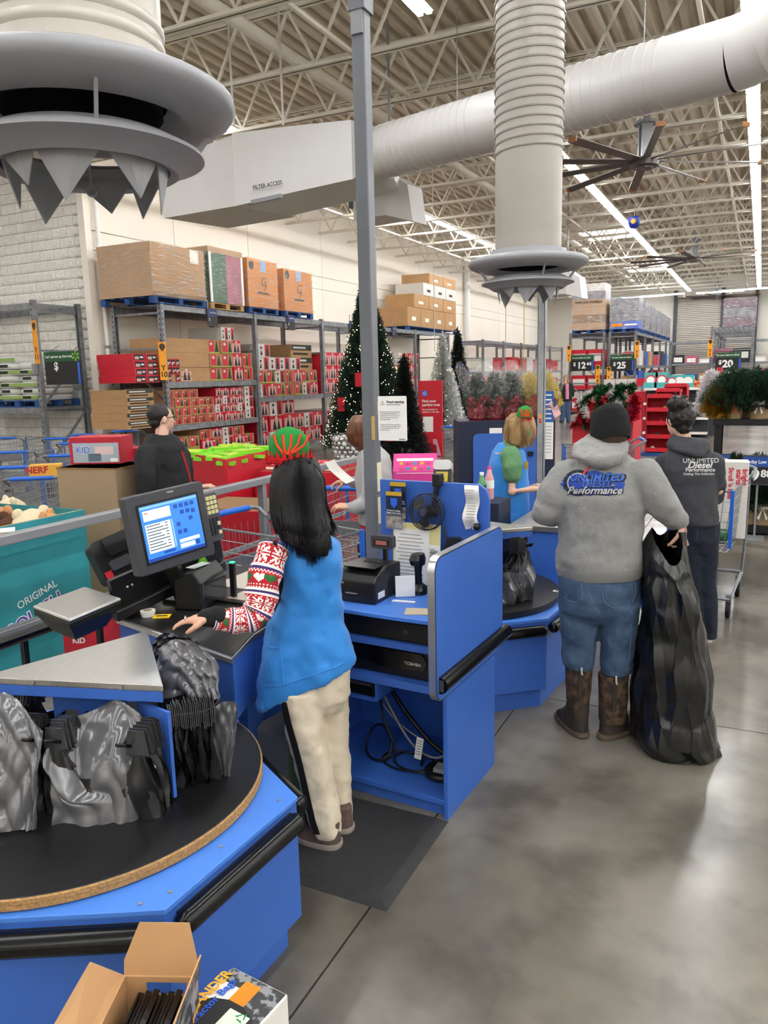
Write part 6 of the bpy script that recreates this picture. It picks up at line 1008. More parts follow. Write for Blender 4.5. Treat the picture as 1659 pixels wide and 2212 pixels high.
m = MB(); m.limb([f.p(1218, 864), f.p(1217, 888), f.p(1214, 908)], [.12, .1, .09]); m.limb([f.p(1228, 864), f.p(1227, 888), f.p(1228, 908)], [.12, .1, .09]); f.part('jeans', remesh(m, .02, 2, None, M('mid_denim', '#41597a', .85)))
m = MB(); m.sph(head+Vector((0, .02, .02)), (.1, .11, .12), 14, 10); m.sph(head+Vector((.03, .05, -.12)), (.12, .08, .14), 14, 10); f.part('hair', remesh(m, .02, 2, None, BLO))
for x in (1213, 1228): a = zf(f.I @ G(x, 911), 0); shoe(f, a, a+Vector((-.1, -.22, 0)), MATTE, MATTE, .05, .06)
# ================================================================ LEFT BACKGROUND: pallet racks
TAGY = M('orange_tag', '#f2a01c', .5); SIGN_K = M('sign_black', '#16171a', .5); SIGN_G = M('sign_green', '#174f2c', .5); LIMEP = M('lime_print', '#9acb3a', .5)
def pallet(label, loc, rz, w=1.2, d=1.0, mat=None, h=.13):
    t = thing('pallet', label, 'pallet', loc, rz, 'pallets'); mat = mat or WOODP
    for k in range(6): MB().box((-w/2, -d/2+k*(d-.1)/5, h-.02), (w/2, -d/2+k*(d-.1)/5+.1, h)).obj('top_board', mat, t)
    for k in range(3):
        for j in range(3): MB().box((-w/2+k*(w-.12)/2, -d/2+j*(d-.12)/2, .02), (-w/2+k*(w-.12)/2+.12, -d/2+j*(d-.12)/2+.12, h-.02)).obj('block', mat, t)
        MB().box((-w/2, -d/2+k*(d-.12)/2, 0), (w/2, -d/2+k*(d-.12)/2+.12, .02)).obj('bottom_board', mat, t)
    return t
def rack(label, org, rz, posts, depth_, hgt, levels, braces=(0,), nm='pallet_rack', post=.09, tags=True):
    # local x along the run, local y = depth (0 front), z up. levels: list per bay of shelf heights
    t = thing(nm, label, 'rack', org, rz, 'steel pallet racks'); H = M('post_hole', '#2b2c2f', .8)
    pm = {}
    for i, x in enumerate(posts):
        for y in (0, depth_):
            m = MB(); m.box((-post/2, -post/2, 0), (-post/2+.012, post/2, hgt)); m.box((post/2-.012, -post/2, 0), (post/2, post/2, hgt)); m.box((-post/2, -post/2 if y == 0 else post/2-.012, 0), (post/2, -post/2+.012 if y == 0 else post/2, hgt)); m.box((-post*.8, -post*.8, 0), (post*.8, post*.8, .012))
            if 'p%d' % (y > 0) not in pm: pm['p%d' % (y > 0)] = m.mesh('post', GALV)
            o = link('post', pm['p%d' % (y > 0)], t); o.location = (x, y, 0)
        for z0, z1 in ((.35, .35), (1.45, 1.45), (2.55, 2.55), (hgt-.2, hgt-.2)): MB().bar((x, 0, z0), (x, depth_, z1), .03, .04).obj('frame_strut', GALV, t)
        if i in braces:
            for z0, z1 in ((.35, 1.4), (1.5, 2.5)): MB().bar((x, depth_, z0+.9 if False else z1), (x, 0, z0), .03, .045).obj('diagonal_brace', GALV, t)
            m = MB()
            for k in range(int(hgt/.1)): m.box((x-post/2-.001, -.012, .08+k*.1), (x-post/2, .012, .12+k*.1)); m.box((x-.02, -post/2-.001, .08+k*.1), (x+.0, -post/2, .12+k*.1)); m.box((x-post/2-.001, depth_-.012, .08+k*.1), (x-post/2, depth_+.012, .12+k*.1))
            tag(m.obj('post_slots', H, t), kind='stuff')
    for i in range(len(posts)-1):
        x0, x1 = posts[i]+post/2, posts[i+1]-post/2
        for z in levels[i]:
            for y in (0, depth_): MB().box((x0, y-.025, z-.11), (x1, y+.025, z-.005)).obj('beam', GALV, t)
            m = MB(); n = int((x1-x0)/.1)
            for k in range(n+1): m.box((x0+k*(x1-x0)/n-.004, -.02, z-.005), (x0+k*(x1-x0)/n+.004, depth_+.02, z+.003))
            for k in range(9): m.box((x0, depth_*k/8-.005, z-.005), (x1, depth_*k/8+.005, z+.003))
            tag(m.obj('wire_deck', GALV, t), kind='stuff')
    return t
def tall_tag(label, loc, rz, txt, w=.13, h=.75, back=.05):
    t = thing('rack_tag', label, 'sign', loc, rz, 'orange aisle tags'); MB().box((-w/2, -.006, -h/2), (w/2, 0, h/2)).obj('plate', TAGY, t); T = FR((0, -.0068, 0), (1, 0, 0), (0, 0, 1))
    text(txt, w*.95, INK, T @ TR(0, -h*.27, 0), t, world=False, bold=.02, ls=.9); q = MB(); q.add([(.38*w*math.cos(a), .38*w*math.sin(a)+h*.38, 0) for a in [-.6+i*(PI+1.2)/12 for i in range(13)]]+[(0, h*.38-.62*w, 0)], [tuple(range(14))], 0, T); q.obj('pin_mark', INK, t, fix=False); q = MB()
    for k in range(6): a = k*PI/3+PI/6; q.bar(T @ Vector((.1*w*math.cos(a), .1*w*math.sin(a)+h*.38, .001)), T @ Vector((.26*w*math.cos(a), .26*w*math.sin(a)+h*.38, .001)), .05*w, .001)
    q.obj('spark_mark', TAGY, t); MB().box((-.02, 0, -.02), (.02, back, .02)).obj('bracket', GREY, t); return t
def spark(t, T, r, mat):
    q = MB()
    for k in range(6): a = k*PI/3+PI/2; q.add([T @ Vector((r*x*math.cos(a)-r*y*math.sin(a), r*x*math.sin(a)+r*y*math.cos(a), .001)) for x, y in ((.35, -.1), (1, -.16), (1, .16), (.35, .1))], [(0, 1, 2, 3)])
    return q.obj('spark_mark', mat, t, fix=False)
RX, RDp = -10.43, 1.2     # rack front plane and depth
posts = [11.72, 14.77, 17.77, 20.8, 23.85, 26.9]; Tr = Matrix.Translation((RX, 11.72, 0)) @ Matrix.Rotation(PI/2, 4, 'Z')
rack('long steel pallet rack of tree cartons along the cream wall, tagged Y 10', (RX, 11.72, 0), PI/2, [p-11.72 for p in posts], RDp, 3.42, [[.3, 1.05, 1.9, 3.38], [.3, 1.5, 3.38], [.3, 1.5, 3.38], [.3, 1.5, 3.38], [.3, 1.5, 3.38]])
tall_tag('orange aisle tag reading Y 10 on the long rack post', PX(352, 780, RX+.06), PI/2-.5, 'Y\n10', .15, .72)
# cartons: unit meshes (x depth into rack, y width, z height), front at x=0 facing +x... scaled per box
def carton_mesh(kind):
    m = MB(); m.box((-1, 0, 0), (0, 1, 1), 0); e = .004
    def fp(y0, z0, y1, z1, mt, k=1): m.add([(e*k, y0, z0), (e*k, y1, z0), (e*k, y1, z1), (e*k, y0, z1)], [(0, 1, 2, 3)], mt)
    def treep(yc, z0, z1, w, mt, k): m.add([(e*k, yc-w, z0), (e*k, yc+w, z0), (e*k, yc+w*.15, z1), (e*k, yc-w*.15, z1)], [(0, 1, 2, 3)], mt)
    def discp(yc, zc, r, mt, k): m.add([(e*k, yc+r*math.cos(a), zc+r*math.sin(a)) for a in [i*PI/4 for i in range(8)]], [tuple(range(8))], mt)
    mats = [KRAFT, RED2, DGREEN, CORRW, M('carton_pink', '#d8a6a0', .6), INK, M('lime_print')]
    if kind == 'kraft':
        fp(.08, .06, .52, .94, 1); treep(.73, .12, .9, .17, 2, 2); discp(.27, .72, .12, 3, 2); fp(.05, .06, .95, .12, 6, 1.5)
    elif kind == 'white':
        m.m[:6] = [3]*6; fp(.55, .04, .96, .96, 1); treep(.76, .1, .9, .15, 2, 2); discp(.25, .7, .09, 5, 2); treep(.25, .15, .5, .1, 5, 2)
    elif kind == 'red':
        m.m[:6] = [1]*6; fp(.06, .05, .94, .78, 4); treep(.35, .1, .72, .16, 5, 2); treep(.68, .1, .72, .14, 2, 2); discp(.5, .88, .1, 3, 2)
    elif kind == 'plain': fp(.3, .3, .7, .42, 3) ; m.m[6:] = [0]*(len(m.m)-6)
    elif kind == 'flat':
        fp(.02, .55, .98, .98, 2); fp(.1, .68, .7, .84, 3, 2); fp(.1, .2, .8, .36, 5, 2)
    elif kind == 'gift': m.m[:6] = [1]*6; fp(.1, .1, .9, .9, 5); fp(.15, .2, .5, .6, 4, 2); discp(.7, .5, .15, 3, 2)
    elif kind == 'kraft2': fp(.06, .08, .3, .92, 1); treep(.45, .1, .9, .12, 2, 2); fp(.6, .08, .84, .92, 1); discp(.17, .7, .09, 3, 2)
    return m.mesh('tree_carton', mats)
CM = {k: carton_mesh(k) for k in ('kraft', 'white', 'red', 'plain', 'flat', 'gift', 'kraft2')}
DESC = dict(kraft='red-printed brown carton', white='white carton', red='red photo carton', plain='plain brown carton', flat='flat striped carton', gift='small gift carton', kraft2='twin-striped brown carton')
def boxes(shelf, z, px0, px1, ypx, rows, cols, kind, h, dep=.9, x=None, skip=(), jit=.012):
    a, b = PX(px0, ypx, RX).y, PX(px1, ypx, RX).y; w = (b-a)/cols
    for r in range(rows):
        for c in range(cols):
            if (r, c) in skip: continue
            k = kind if isinstance(kind, str) else kind[(r*7+c*3+r*c) % len(kind)]; o = link('tree_carton', CM[k]); o.scale = (dep, w*.975, h*.985); o.location = ((x or RX)-.03+RND.uniform(-jit, jit)*2, a+c*w+w*.012, z+.004+r*h)
            tag(o, '%s, column %s, row %s, %s' % (DESC[k], ordn(c), ordn(r), shelf), 'carton', 'cartons on %s' % shelf)
U1, U2, U3 = 'upper shelf of first bay', 'middle shelf of first bay', 'lowest shelf of first bay'
boxes(U1+' at left end', 1.9, 292, 345, 800, 4, 2, 'gift', .135); boxes(U1+' in plain pile', 1.9, 358, 455, 790, 2, 1, 'plain', .29); boxes(U1+' atop plain pile', 2.48, 360, 460, 750, 1, 1, 'plain', .28); boxes(U1+' centre', 1.9, 456, 506, 800, 3, 2, 'kraft', .285); boxes(U1+' on top', 2.755, 480, 508, 745, 1, 2, 'white', .28); boxes(U1+' right', 1.9, 507, 527, 800, 3, 1, 'red', .29); boxes(U1+' beside post', 1.9, 529, 549, 800, 2, 1, 'kraft2', .3, skip=()); boxes(U1+' front row', 1.9, 392, 418, 815, 1, 1, 'red', .27, x=RX+.02); boxes(U1+' behind tag', 1.9, 362, 390, 810, 3, 3, 'gift', .15, x=RX+.02)
boxes(U2+' in striped pile', 1.05, 275, 335, 880, 5, 1, 'flat', .145); boxes(U2+' in small boxes', 1.05, 362, 468, 890, 4, 6, ('kraft2', 'kraft', 'kraft2'), .175, skip=((3, 4), (3, 5))); boxes(U2+' in tall boxes', 1.05, 469, 531, 880, 4, 4, ('red', 'white', 'red'), .175); boxes(U2+' beside second post', 1.05, 533, 551, 880, 3, 1, 'white', .24)
boxes(U3+' left', .3, 388, 432, 955, 2, 2, ('red', 'kraft'), .25); boxes(U3+' right', .3, 436, 552, 950, 3, 5, ('white', 'red', 'kraft2'), .2, skip=((2, 4),))
V1, V2 = 'upper shelf of second bay', 'lower shelf of second bay'
boxes(V1+' front', 1.5, 558, 688, 820, 2, 7, ('white', 'kraft', 'kraft', 'red', 'kraft2'), .31); boxes(V1+' third layer', 2.12, 558, 650, 790, 1, 4, 'white', .3); boxes(V1+' top', 2.42, 558, 584, 755, 1, 1, 'white', .3); boxes(V1+' at back', 2.12, 645, 690, 760, 2, 1, 'flat', .32, x=RX-.2)
boxes(V2+' left', .3, 563, 583, 920, 3, 1, 'red', .37); boxes(V2+' centre', .3, 586, 640, 915, 3, 2, ('white', 'red'), .37); boxes(V2+' right', .3, 641, 696, 910, 2, 3, ('red', 'red', 'white'), .37, skip=((2, 2),))
boxes('upper shelf of third bay', 1.5, 698, 746, 800, 3, 3, 'red', .36); boxes('lower shelf of third bay', .3, 700, 745, 900, 2, 3, ('red', 'white'), .38); boxes('upper shelf of fourth bay', 1.5, 806, 850, 780, 2, 3, ('red', 'white'), .4); boxes('upper shelf of fifth bay', 1.5, 862, 905, 770, 3, 4, ('red', 'kraft', 'white'), .38); boxes('lower shelf of fifth bay', .3, 850, 905, 860, 2, 4, 'red', .4)
# little low-price flags on the top beams
for i, (x, y) in enumerate(((458, 684), (628, 695), (760, 706), (852, 716))):
    p = PX(x, y, RX+.05); t = thing('price_flag', 'small navy price flag under the top beam, %s from the left' % ordn(i), 'sign', p, PI/2, 'navy price flags'); MB().box((-.16, -.01, -.0), (.16, 0, .16)).obj('header', M('flag_navy', '#1c2a66', .5), t); MB().box((-.16, -.01, -.2), (.16, 0, -.005)).obj('board', SIGN_K, t); text('Low Price', .05, WHITE, FR((.03, -.011, .08), (1, 0, 0), (0, 0, 1)), t, world=False); text('$', .08, WHITE, FR((-.1, -.011, -.06), (1, 0, 0), (0, 0, 1)), t, world=False); MB().box((-.14, -.01, .16), (-.12, 0, .32)).obj('hook', GREY, t)
# pallets on top of the rack
WRAPF = film('stretch_wrap', '#f2efe8', .22, .1, .6, 5, (1, 1, 9)); GB = M('gift_green', '#1f5a3a', .5, var=.2, vs=3); PK = M('gift_pink', '#a8566c', .5, var=.2, vs=3); ORC = M('orange_carton', '#d07f1a', .55, var=.05, vs=2)
def top_load(label, y0, y1, dep, h, build, mat=PALB, plab=''):
    yc = (y0+y1)/2; xc = RX-dep/2+.05; pallet(plab, (xc, yc, 3.39), PI/2, y1-y0, dep, mat); t = thing('wrapped_load', label, 'load', (xc, yc, 3.525), PI/2, 'wrapped loads on the long rack'); build(t, (y1-y0)/2, dep/2, h); MB().box((-(y1-y0)/2-.015, -dep/2-.015, .0), ((y1-y0)/2+.015, dep/2+.015, h+.008)).obj('stretch_wrap', WRAPF, t); return t
def b_kraft(t, w, d, h):
    MB().box((-w, -d, 0), (w, d, h)).obj('carton', KRAFT, t); MB().box((w*.9-.35, -d-.004, h*.72), (w*.9-.1, -d-.001, h*.98)).obj('paper_label', PAPER, t); MB().box((-w, -d-.004, h*.0), (w, -d-.001, h*.08)).obj('base_band', KRAFT2, t)
def b_gift(t, w, d, h):
    MB().box((-w, -d, 0), (0, d, h*.9)).obj('green_half', GB, t); MB().box((0, -d, 0), (w, d, h*.9)).obj('pink_half', PK, t); MB().box((-w*1.02, -d*1.02, h*.9), (w*1.02, d*1.02, h)).obj('lid', KRAFT, t)
    for x in (-w, w-.06): MB().box((x, -d-.02, 0), (x+.06, -d+.04, h*.9)).obj('corner_post', WHITE, t)
def b_orange(t, w, d, h):
    MB().box((-w, -d, 0), (w, d, h)).obj('carton', ORC, t, bev=.01); T = FR((0, -d-.004, h*.5), (1, 0, 0), (0, 0, 1)); text('G', .3, INK, T @ TR(0, .05, 0), t, world=False, shear=.3, bold=-.005); text('y', .26, INK, T @ TR(.08, -.02, 0), t, world=False, shear=.3, bold=-.005); MB().box((-.22, -d-.004, h*.5-.22), (.22, -d-.002, h*.5-.18)).obj('print_line', INK, t); q = MB(); q.add([(.1*math.cos(a), .1*math.sin(a), 0) for a in [i*PI/8 for i in range(16)]], [tuple(range(16))], 0, FR((-w*.95+.12, -d-.004, h*.86), (1, 0, 0), (0, 0, 1))); q.obj('black_seal', INK, t, fix=False); MB().box((-.1, -d-.005, h*.75), (.12, -d-.002, h*.98)).obj('blue_label', M('label_blue', '#8fb0d8', .6), t)
yA, yB = PX(243, 640, RX).y, PX(441, 640, RX).y
top_load('huge brown carton wrapped in film on the long rack, leftmost', 11.5, 13.05, 1.35, .98, b_kraft, PALB, 'blue pallet under the huge brown carton on the rack'); top_load('green and pink gift display wrapped in film on the long rack', 13.2, 14.35, 1.1, 1.12, b_gift, WOODP, 'wooden pallet under the green and pink display')
top_load('orange wrapped carton on the long rack, left one of the pair', 14.55, 15.72, 1.05, 1.06, b_orange, PALB, 'blue pallet under the left orange carton'); top_load('orange wrapped carton on the long rack, right one of the pair', 16.0, 17.3, 1.05, .98, b_orange, PALB, 'blue pallet under the right orange carton')
# stacked brown cartons farther along
y0, y1 = PX(878, 705, RX).y, PX(990, 705, RX).y; pallet('blue pallet under the tall stack of brown cartons', (RX-.55, (y0+y1)/2, 3.39), PI/2, y1-y0-.3, 1.1, PALB); k = 0
for lv, (za, hh, n, f0, kd) in enumerate(((3.52, .62, 4, 0, KRAFT), (4.14, .45, 3, .12, KRAFT), (4.59, .42, 3, .3, CORRW), (5.01, .36, 2, .42, KRAFT))):
    for c in range(n):
        L_ = (y1-y0-.3); w0 = L_*(1-f0)/n; o = MB().box((0, 0, 0), (1.05, w0*.97, hh*.985)).obj('stock_carton', kd, None, bev=.006); o.location = (RX-1.07, y0+.15+L_*f0+c*w0, za); tag(o, 'stacked stock carton on the long rack, %s from left in layer %s' % (ordn(c), ordn(lv)), 'carton', 'tall stack of stock cartons'); MB().box((1.051, w0*.3, hh*.3), (1.053, w0*.6, hh*.5)).obj('print_patch', INK if kd == CORRW else PAPER, o)
# ================================================================ Y 11 rack with bags of soil
XE = -12.35; zS = PX(100, 880, XE).z
rack('steel rack with stacked soil bags at the block wall, tagged Y 11', (-15.6, 10.43, 0), 0, [0, 3.25], 1.05, 3.48, [[zS, 3.43]], (1,))
tall_tag('orange aisle tag reading Y 11 on the rack at the block wall', PY(77, 739, 10.36), -.15, 'Y\n11', .15, .8)
pallet('blue pallet under the soil bags on the block-wall rack', (XE-.75, 10.95, zS+.004), 0, 1.25, 1.0, PALB); pallet('blue pallet at the picture edge on the block-wall rack', (XE-2.1, 10.95, zS+.004), 0, 1.25, 1.0, PALB)
SOIL = M('soil_bag', '#d5d6d0', .35, bump=.5, bs=12, bd=.02); SG = M('soil_green', '#8fae5a', .4); rr = random.Random(6); sb = MB(); sb.loft([((0, 0, 0), .3, .46, 3.5), ((0, 0, .04), .32, .49, 3.5), ((0, 0, .09), .31, .48, 3.5), ((0, 0, .13), .25, .42, 3)], 24); sbm = sb.mesh('bag_body', SOIL, 50); lbm = MB().box((-.3, -.492, .03), (.3, -.47, .09)).mesh('green_band', SG); lbk = MB().box((-.1, -.496, .035), (.12, -.474, .085)).mesh('brand_patch', SIGN_K)
for p in range(2):
    for r in range(7):
        for c in range(2):
            if p == 0 and r == 6 and c == 1: continue
            t = thing('soil_bag', 'white soil bag on the block-wall rack, %s layer, %s from the post' % (ordn(r), ordn(p*2+(1-c))), 'soil bag', (XE-1.06-1.35*p+.62*c+rr.uniform(-.02, .02), 10.95+rr.uniform(-.02, .02), zS+.135+r*.122), rr.uniform(-.04, .04), 'stacked soil bags'); link('bag_body', sbm, t)
            if r % 2 == 0: link('green_band', lbm, t)
            if (r+c) % 3: link('brand_patch', lbk, t)
p = PY(136, 795, 10.32); t = thing('price_sign', 'black price sign headed Let\'s spruce up that tree on the block-wall rack', 'sign', p, .05); w_, h_ = .86, .6
MB().box((-w_/2, -.012, -h_/2), (w_/2, 0, .12)).obj('board', SIGN_K, t); MB().box((-w_/2, -.014, .12), (w_/2, 0, h_/2)).obj('green_header', SIGN_G, t); T = FR((0, -.0145, 0), (1, 0, 0), (0, 0, 1)); text("Let's spruce up that tree", .066, WHITE, T @ TR(-.07, .21, 0), t, world=False, bold=.02); text('$', .2, WHITE, T @ TR(-.15, .03, -.002), t, world=False, bold=.03); MB().box((w_/2-.06, -.016, -h_/2), (w_/2-.01, -.013, .1)).obj('blue_strip', SPARK, t); spark(t, T @ TR(.34, .21, 0), .09, LIMEP)
MB().box((-12.38-p.x, 0, -.1), (-12.32-p.x, .09, .1)).obj('bracket', GREY, t)
for x in (-.3, .3): MB().tube([(x, 0, .3), (x*.8, .2, .42)], .004, 5).obj('hanger_wire', MATTE, t)
# ================================================================ CARTS
WIRE = M('cart_wire', '#8f9296', .35, .6); CBL = M('cart_blue', '#1f66d0', .4); CFR = M('cart_frame', '#7d8085', .35, .4)
def make_cart(label):
    t = thing('shopping_cart', label, 'shopping cart', (0, 0, 0), 0, 'shopping carts')     # local +y = nose of the cart, handle at y=-.12
    def P(u, v, s): return Vector((s*(.25-.04*v)*(1-.12*(1-u)), v*.86, .52+.12*v*(1-u)*0+u*(.44+.02*(1-v))))
    m = MB()
    for s in (-1, 1):
        for k in range(7): m.tube([P(k/6, 0, s), P(k/6, 1, s)], .0035, 4)
        for k in range(16): m.tube([P(0, k/15, s), P(1, k/15, s)], .0025, 4)
    for k in range(7): m.tube([P(k/6, 1, -1), P(k/6, 1, 1)], .0035, 4)
    for k in range(9): a = -1+2*k/8; m.tube([(a*.19*.88, .86, .52), (a*.21, .86, .98)], .0025, 4); m.tube([(a*.22, 0.02, .52), (a*.19, .86, .52)], .0025, 4); m.tube([(a*.22, 0.0, .53), (a*.24, 0, .97)], .0025, 4)
    for k in range(8): m.tube([P(0, k/7, -1), P(0, k/7, 1)], .003, 4)
    tag(m.obj('wire_basket', WIRE, t, 60), kind='stuff')
    MB().tube([P(1, 0, -1), P(1, 1, -1), P(1, 1, 1), P(1, 0, 1)], .008, 6).obj('rim', CFR, t, 60)
    MB().tube([(-.26, .02, .95), (-.27, -.1, 1.02), (-.24, -.13, 1.03), (.24, -.13, 1.03), (.27, -.1, 1.02), (.26, .02, .95)], .014, 8).obj('handle_frame', CFR, t, 60); MB().tube([(-.2, -.132, 1.03), (.2, -.132, 1.03)], .021, 10).obj('handle_grip', CBL, t, 60)
    MB().box((-.2, -.02, .62), (.2, -.008, .74)).obj('seat_flap', CFR, t); m = MB()
    for s in (-1, 1): m.tube([(s*.24, .02, .93), (s*.24, .06, .5), (s*.23, .1, .2), (s*.22, .75, .14)], .012, 6); 
    m.tube([(-.22, .75, .14), (.22, .75, .14)], .012, 6); m.tube([(-.23, .1, .2), (.23, .1, .2)], .012, 6); m.obj('chassis', CFR, t, 60)
    for s in (-1, 1):
        for y in (.12, .74): w_ = MB().cyl(.06, -.015, .015, 14, 0, FR((s*.21, y, .062), (0, 1, 0), (0, 0, 1))).obj('wheel', MATTE, t, 40); MB().bar((s*.21, y, .06), (s*.21, y, .17), .04, .02).obj('caster_fork', CFR, w_)
    m = MB()
    for s in (-1, 1): m.box((s*.21-.012, .85, .55), (s*.21+.012, .875, .97))
    for s in (-1, 1): MB().box((s*.21-.012, .85, .55), (s*.21+.012, .875, .97)).obj('corner_guard', CBL, t)
    return t
cart0 = make_cart('shopping cart with blue handle at the left picture edge, upper of two'); cart0.location = G(35, 975, 1.03)*1; cart0.location.z = 0; cart0.rotation_euler = (0, 0, _y+.1)
cps = [((35, 1007), .05, 'shopping cart with blue handle at the left picture edge, lower of two'), ((78, 1030), .12, 'shopping cart holding bagged groceries above the plush bin'), ((147, 982), .0, 'shopping cart behind the red toy boxes with blue handle'), ((165, 956), .05, 'shopping cart holding a dark jacket by the soil rack'), ((130, 946), .1, 'shopping cart nested left of the jacket cart'), ((182, 938), .15, 'shopping cart farthest back against the soil rack'), ((268, 930), .3, 'shopping cart beside the Y 10 rack end behind the black-shirted man'), ((20, 945), -.1, 'shopping cart far left below the soil rack shelf')]
for (x, y), dr_, lab in cps: p = G(x, y, 1.03); copy_tree(cart0, None, lab, (p.x, p.y, 0), _y+dr_)
# carts in the lane
p = G(520, 1110, 1.03); copy_tree(cart0, None, 'grey wire shopping cart between the red bin and the cashier', (p.x, p.y, 0), _y-2.2); p = G(735, 1050, 1.03); copy_tree(cart0, None, 'shopping cart of the woman holding the receipt', (p.x, p.y, 0), _y-.25)
# ================================================================ BINS AND TOYS AT THE LEFT
TEAL = M('teal_bin', '#2d8f98', .55, var=.12, vs=2.5); t = thing('toy_bin', 'teal printed cardboard toy bin full of plush at the left edge', 'bin', (-4.9, 3.45, 0)); x0, x1, y0, y1, hz = -5.4, -4.45, 2.75, 4.03, 1.0
MB().box((x1-.008, y0, 0), (x1, y1, hz)).obj('front_wall', TEAL, t, None, True); MB().box((x0, y1-.008, 0), (x1-.008, y1, hz)).obj('end_wall', TEAL, t, None, True); MB().box((x0, y0, 0), (x0+.008, y1, hz+.06)).obj('rear_wall', KRAFT, t, None, True); MB().box((x0, y0, 0), (x1, y0+.008, hz)).obj('near_wall', TEAL, t, None, True); MB().box((x0+.01, y0+.01, .6), (x1-.01, y1-.01, .62)).obj('false_floor', KRAFT, t, None, True); MB().box((x1-.03, y0+.01, hz-.04), (x1-.009, y1-.01, hz)).obj('inner_edge', KRAFT, t, None, True)
Tf = FR((x1+.001, 3.5, .5), (0, 1, 0), (0, 0, 1)); text('ORIGINAL', .075, WHITE, Tf @ TR(.05, -.02, 0) @ Matrix.Rotation(.25, 4, 'Z'), t, bold=.01); text('SQUISH', .14, WHITE, Tf @ TR(.02, -.16, 0) @ Matrix.Rotation(.3, 4, 'Z'), t, bold=.06); text('SQUISH', .14, M('purple_print', '#5a3a9a', .5), Tf @ TR(.02, -.16, .001) @ Matrix.Rotation(.3, 4, 'Z'), t, bold=.01)
TANP, DBR, CRM = M('plush_tan', '#c08a5a', .9, bump=.4, bs=60), M('plush_brown', '#54341f', .9, bump=.4, bs=60), M('plush_cream', '#d9c9a8', .9, bump=.4, bs=60)
for i, (px, py, r, mt, lab) in enumerate(((10, 1112, .17, TANP, 'tan round plush toy nearest the left edge'), (45, 1122, .15, DBR, 'dark brown plush toy in the teal bin'), (78, 1120, .18, CRM, 'cream plush toy in the middle of the teal bin'), (112, 1118, .14, TANP, 'tan plush toy at the right of the teal bin'), (30, 1090, .16, CRM, 'cream plush toy at the back of the teal bin'))):
    p = G(px, py, .96); t = thing('plush_toy', lab, 'plush', (p.x-.05, p.y, .88), i*.7, 'plush toys in the teal bin'); m = MB(); m.sph((0, 0, 0), (r, r*.85, r*.8), 18, 12); link('plush_body', remesh(m, .02, 2, [(.08, .03)], mt), t)
    for s in (-1, 1): MB().sph((s*r*.55, 0, r*.66), (.045, .025, .045), 10, 8).obj('ear', mt, t, 60)
# rails
RAILM = M('rail_grey', '#9a9ca0', .35, .3); t = thing('lane_rail', 'grey metal barrier rail running behind the near lane', 'rail', (-4.05, 5.2, 0)); za = G(0, 1172, 1.0); MB().box((-4.11, 2.2, .97), (-4.03, 8.0, 1.03)).obj('top_rail', RAILM, t, None, True, bev=.006)
for y in (2.3, 5.0, 5.72, 7.9): MB().box((-4.10, y, 0), (-4.04, y+.06, .97)).obj('rail_post', RAILM, t, None, True)
MB().box((-4.085, 2.2, .42), (-4.055, 8.0, .46)).obj('lower_rail', RAILM, t, None, True)
a, b = G(-40, 1405, .62), G(262, 1297, .62); t = thing('lane_bumper', 'long black bumper rail along the customer side of the near lane', 'bumper', ((a.x+b.x)/2, (a.y+b.y)/2, 0)); bumper(t, a, b, .03); MB().bar(a+Vector((-.03, 0, -.0)), b+Vector((-.03, 0, 0)), .01, .09).obj('backing_strip', GREY, t, None, True)
for f_ in (.3, .85): q = a+(b-a)*f_; MB().bar((q.x-.05, q.y, 0), (q.x-.05, q.y, .62), .03, .03).obj('leg', BLACK, t, None, True)
# tall brown carton with red toy boxes
a = PD(122, 1010, 6.3); zt = a.z; t = thing('display_carton', 'tall plain brown display carton behind the rail beside the black-shirted man', 'carton', (a.x, a.y, 0), _y-.32); w_ = 150*6.3/FPX; MB().box((0, 0, 0), (w_, .48, zt)).obj('carton', M('kraft_grey', '#a28a6c', .8), t, bev=.004); MB().box((-.004, -.004, zt-.012), (w_+.004, .484, zt)).obj('top_edge', KRAFT2, t)
def toybox(lab, cpx, d, w, dp, h, rz, body, txt, tcol=None, tsz=.12, z=None):
    p = PD(cpx[0], cpx[1], d); t = thing('toy_box', lab, 'toy box', (p.x, p.y, z if z is not None else p.z), rz, 'boxed toys'); MB().box((-w/2, -dp/2, 0), (w/2, dp/2, h)).obj('carton', body, t, bev=.005); text(txt, tsz, tcol or WHITE, FR((-w*.25, -dp/2-.001, h*.62), (1, 0, 0), (0, 0, 1)), t, world=False, bold=.03); return t
GYP = M('toy_grey', '#a9b4bd', .5); RT_ = M('toy_red', '#b81a30', .45)
t = toybox('red and grey KID toy box on top of the tall brown carton', (222, 985), 6.62, .44, .3, .23, _y-.05, RT_, 'KID', SPARK, .1, zt); MB().box((-.19, -.153, .015), (.205, -.151, .18)).obj('grey_panel', GYP, t); text('KID', .075, WHITE, FR((-.1, -.1545, .12), (1, 0, 0), (0, 0, 1)), t, world=False, bold=.05); text('KID', .075, SPARK, FR((-.1, -.1553, .12), (1, 0, 0), (0, 0, 1)), t, world=False, bold=.01); MB().box((.0, -.1545, .08), (.16, -.153, .15)).obj('pink_panel', M('pale_pink', '#e3c6c4', .6), t); MB().box((-.06, -.1545, .025), (.05, -.153, .09)).obj('text_panel', M('slate_print', '#5b6b7c', .6), t); MB().box((.13, -.1548, .02), (.19, -.153, .05)).obj('barcode', PAPER, t)
for i, (dx, dz) in enumerate(((.08, 0), (-.08, -.0))): p = wmat(t) @ Vector((dx*2.4, .3, 0)); q = toybox('red toy box lying behind the KID box, %s one' % ('right', 'left')[i], (222, 985), 6.0, .34, .26, .1, _y+.1, RT_, 'KID', WHITE, .06, zt); q.location = (p.x, p.y, zt)
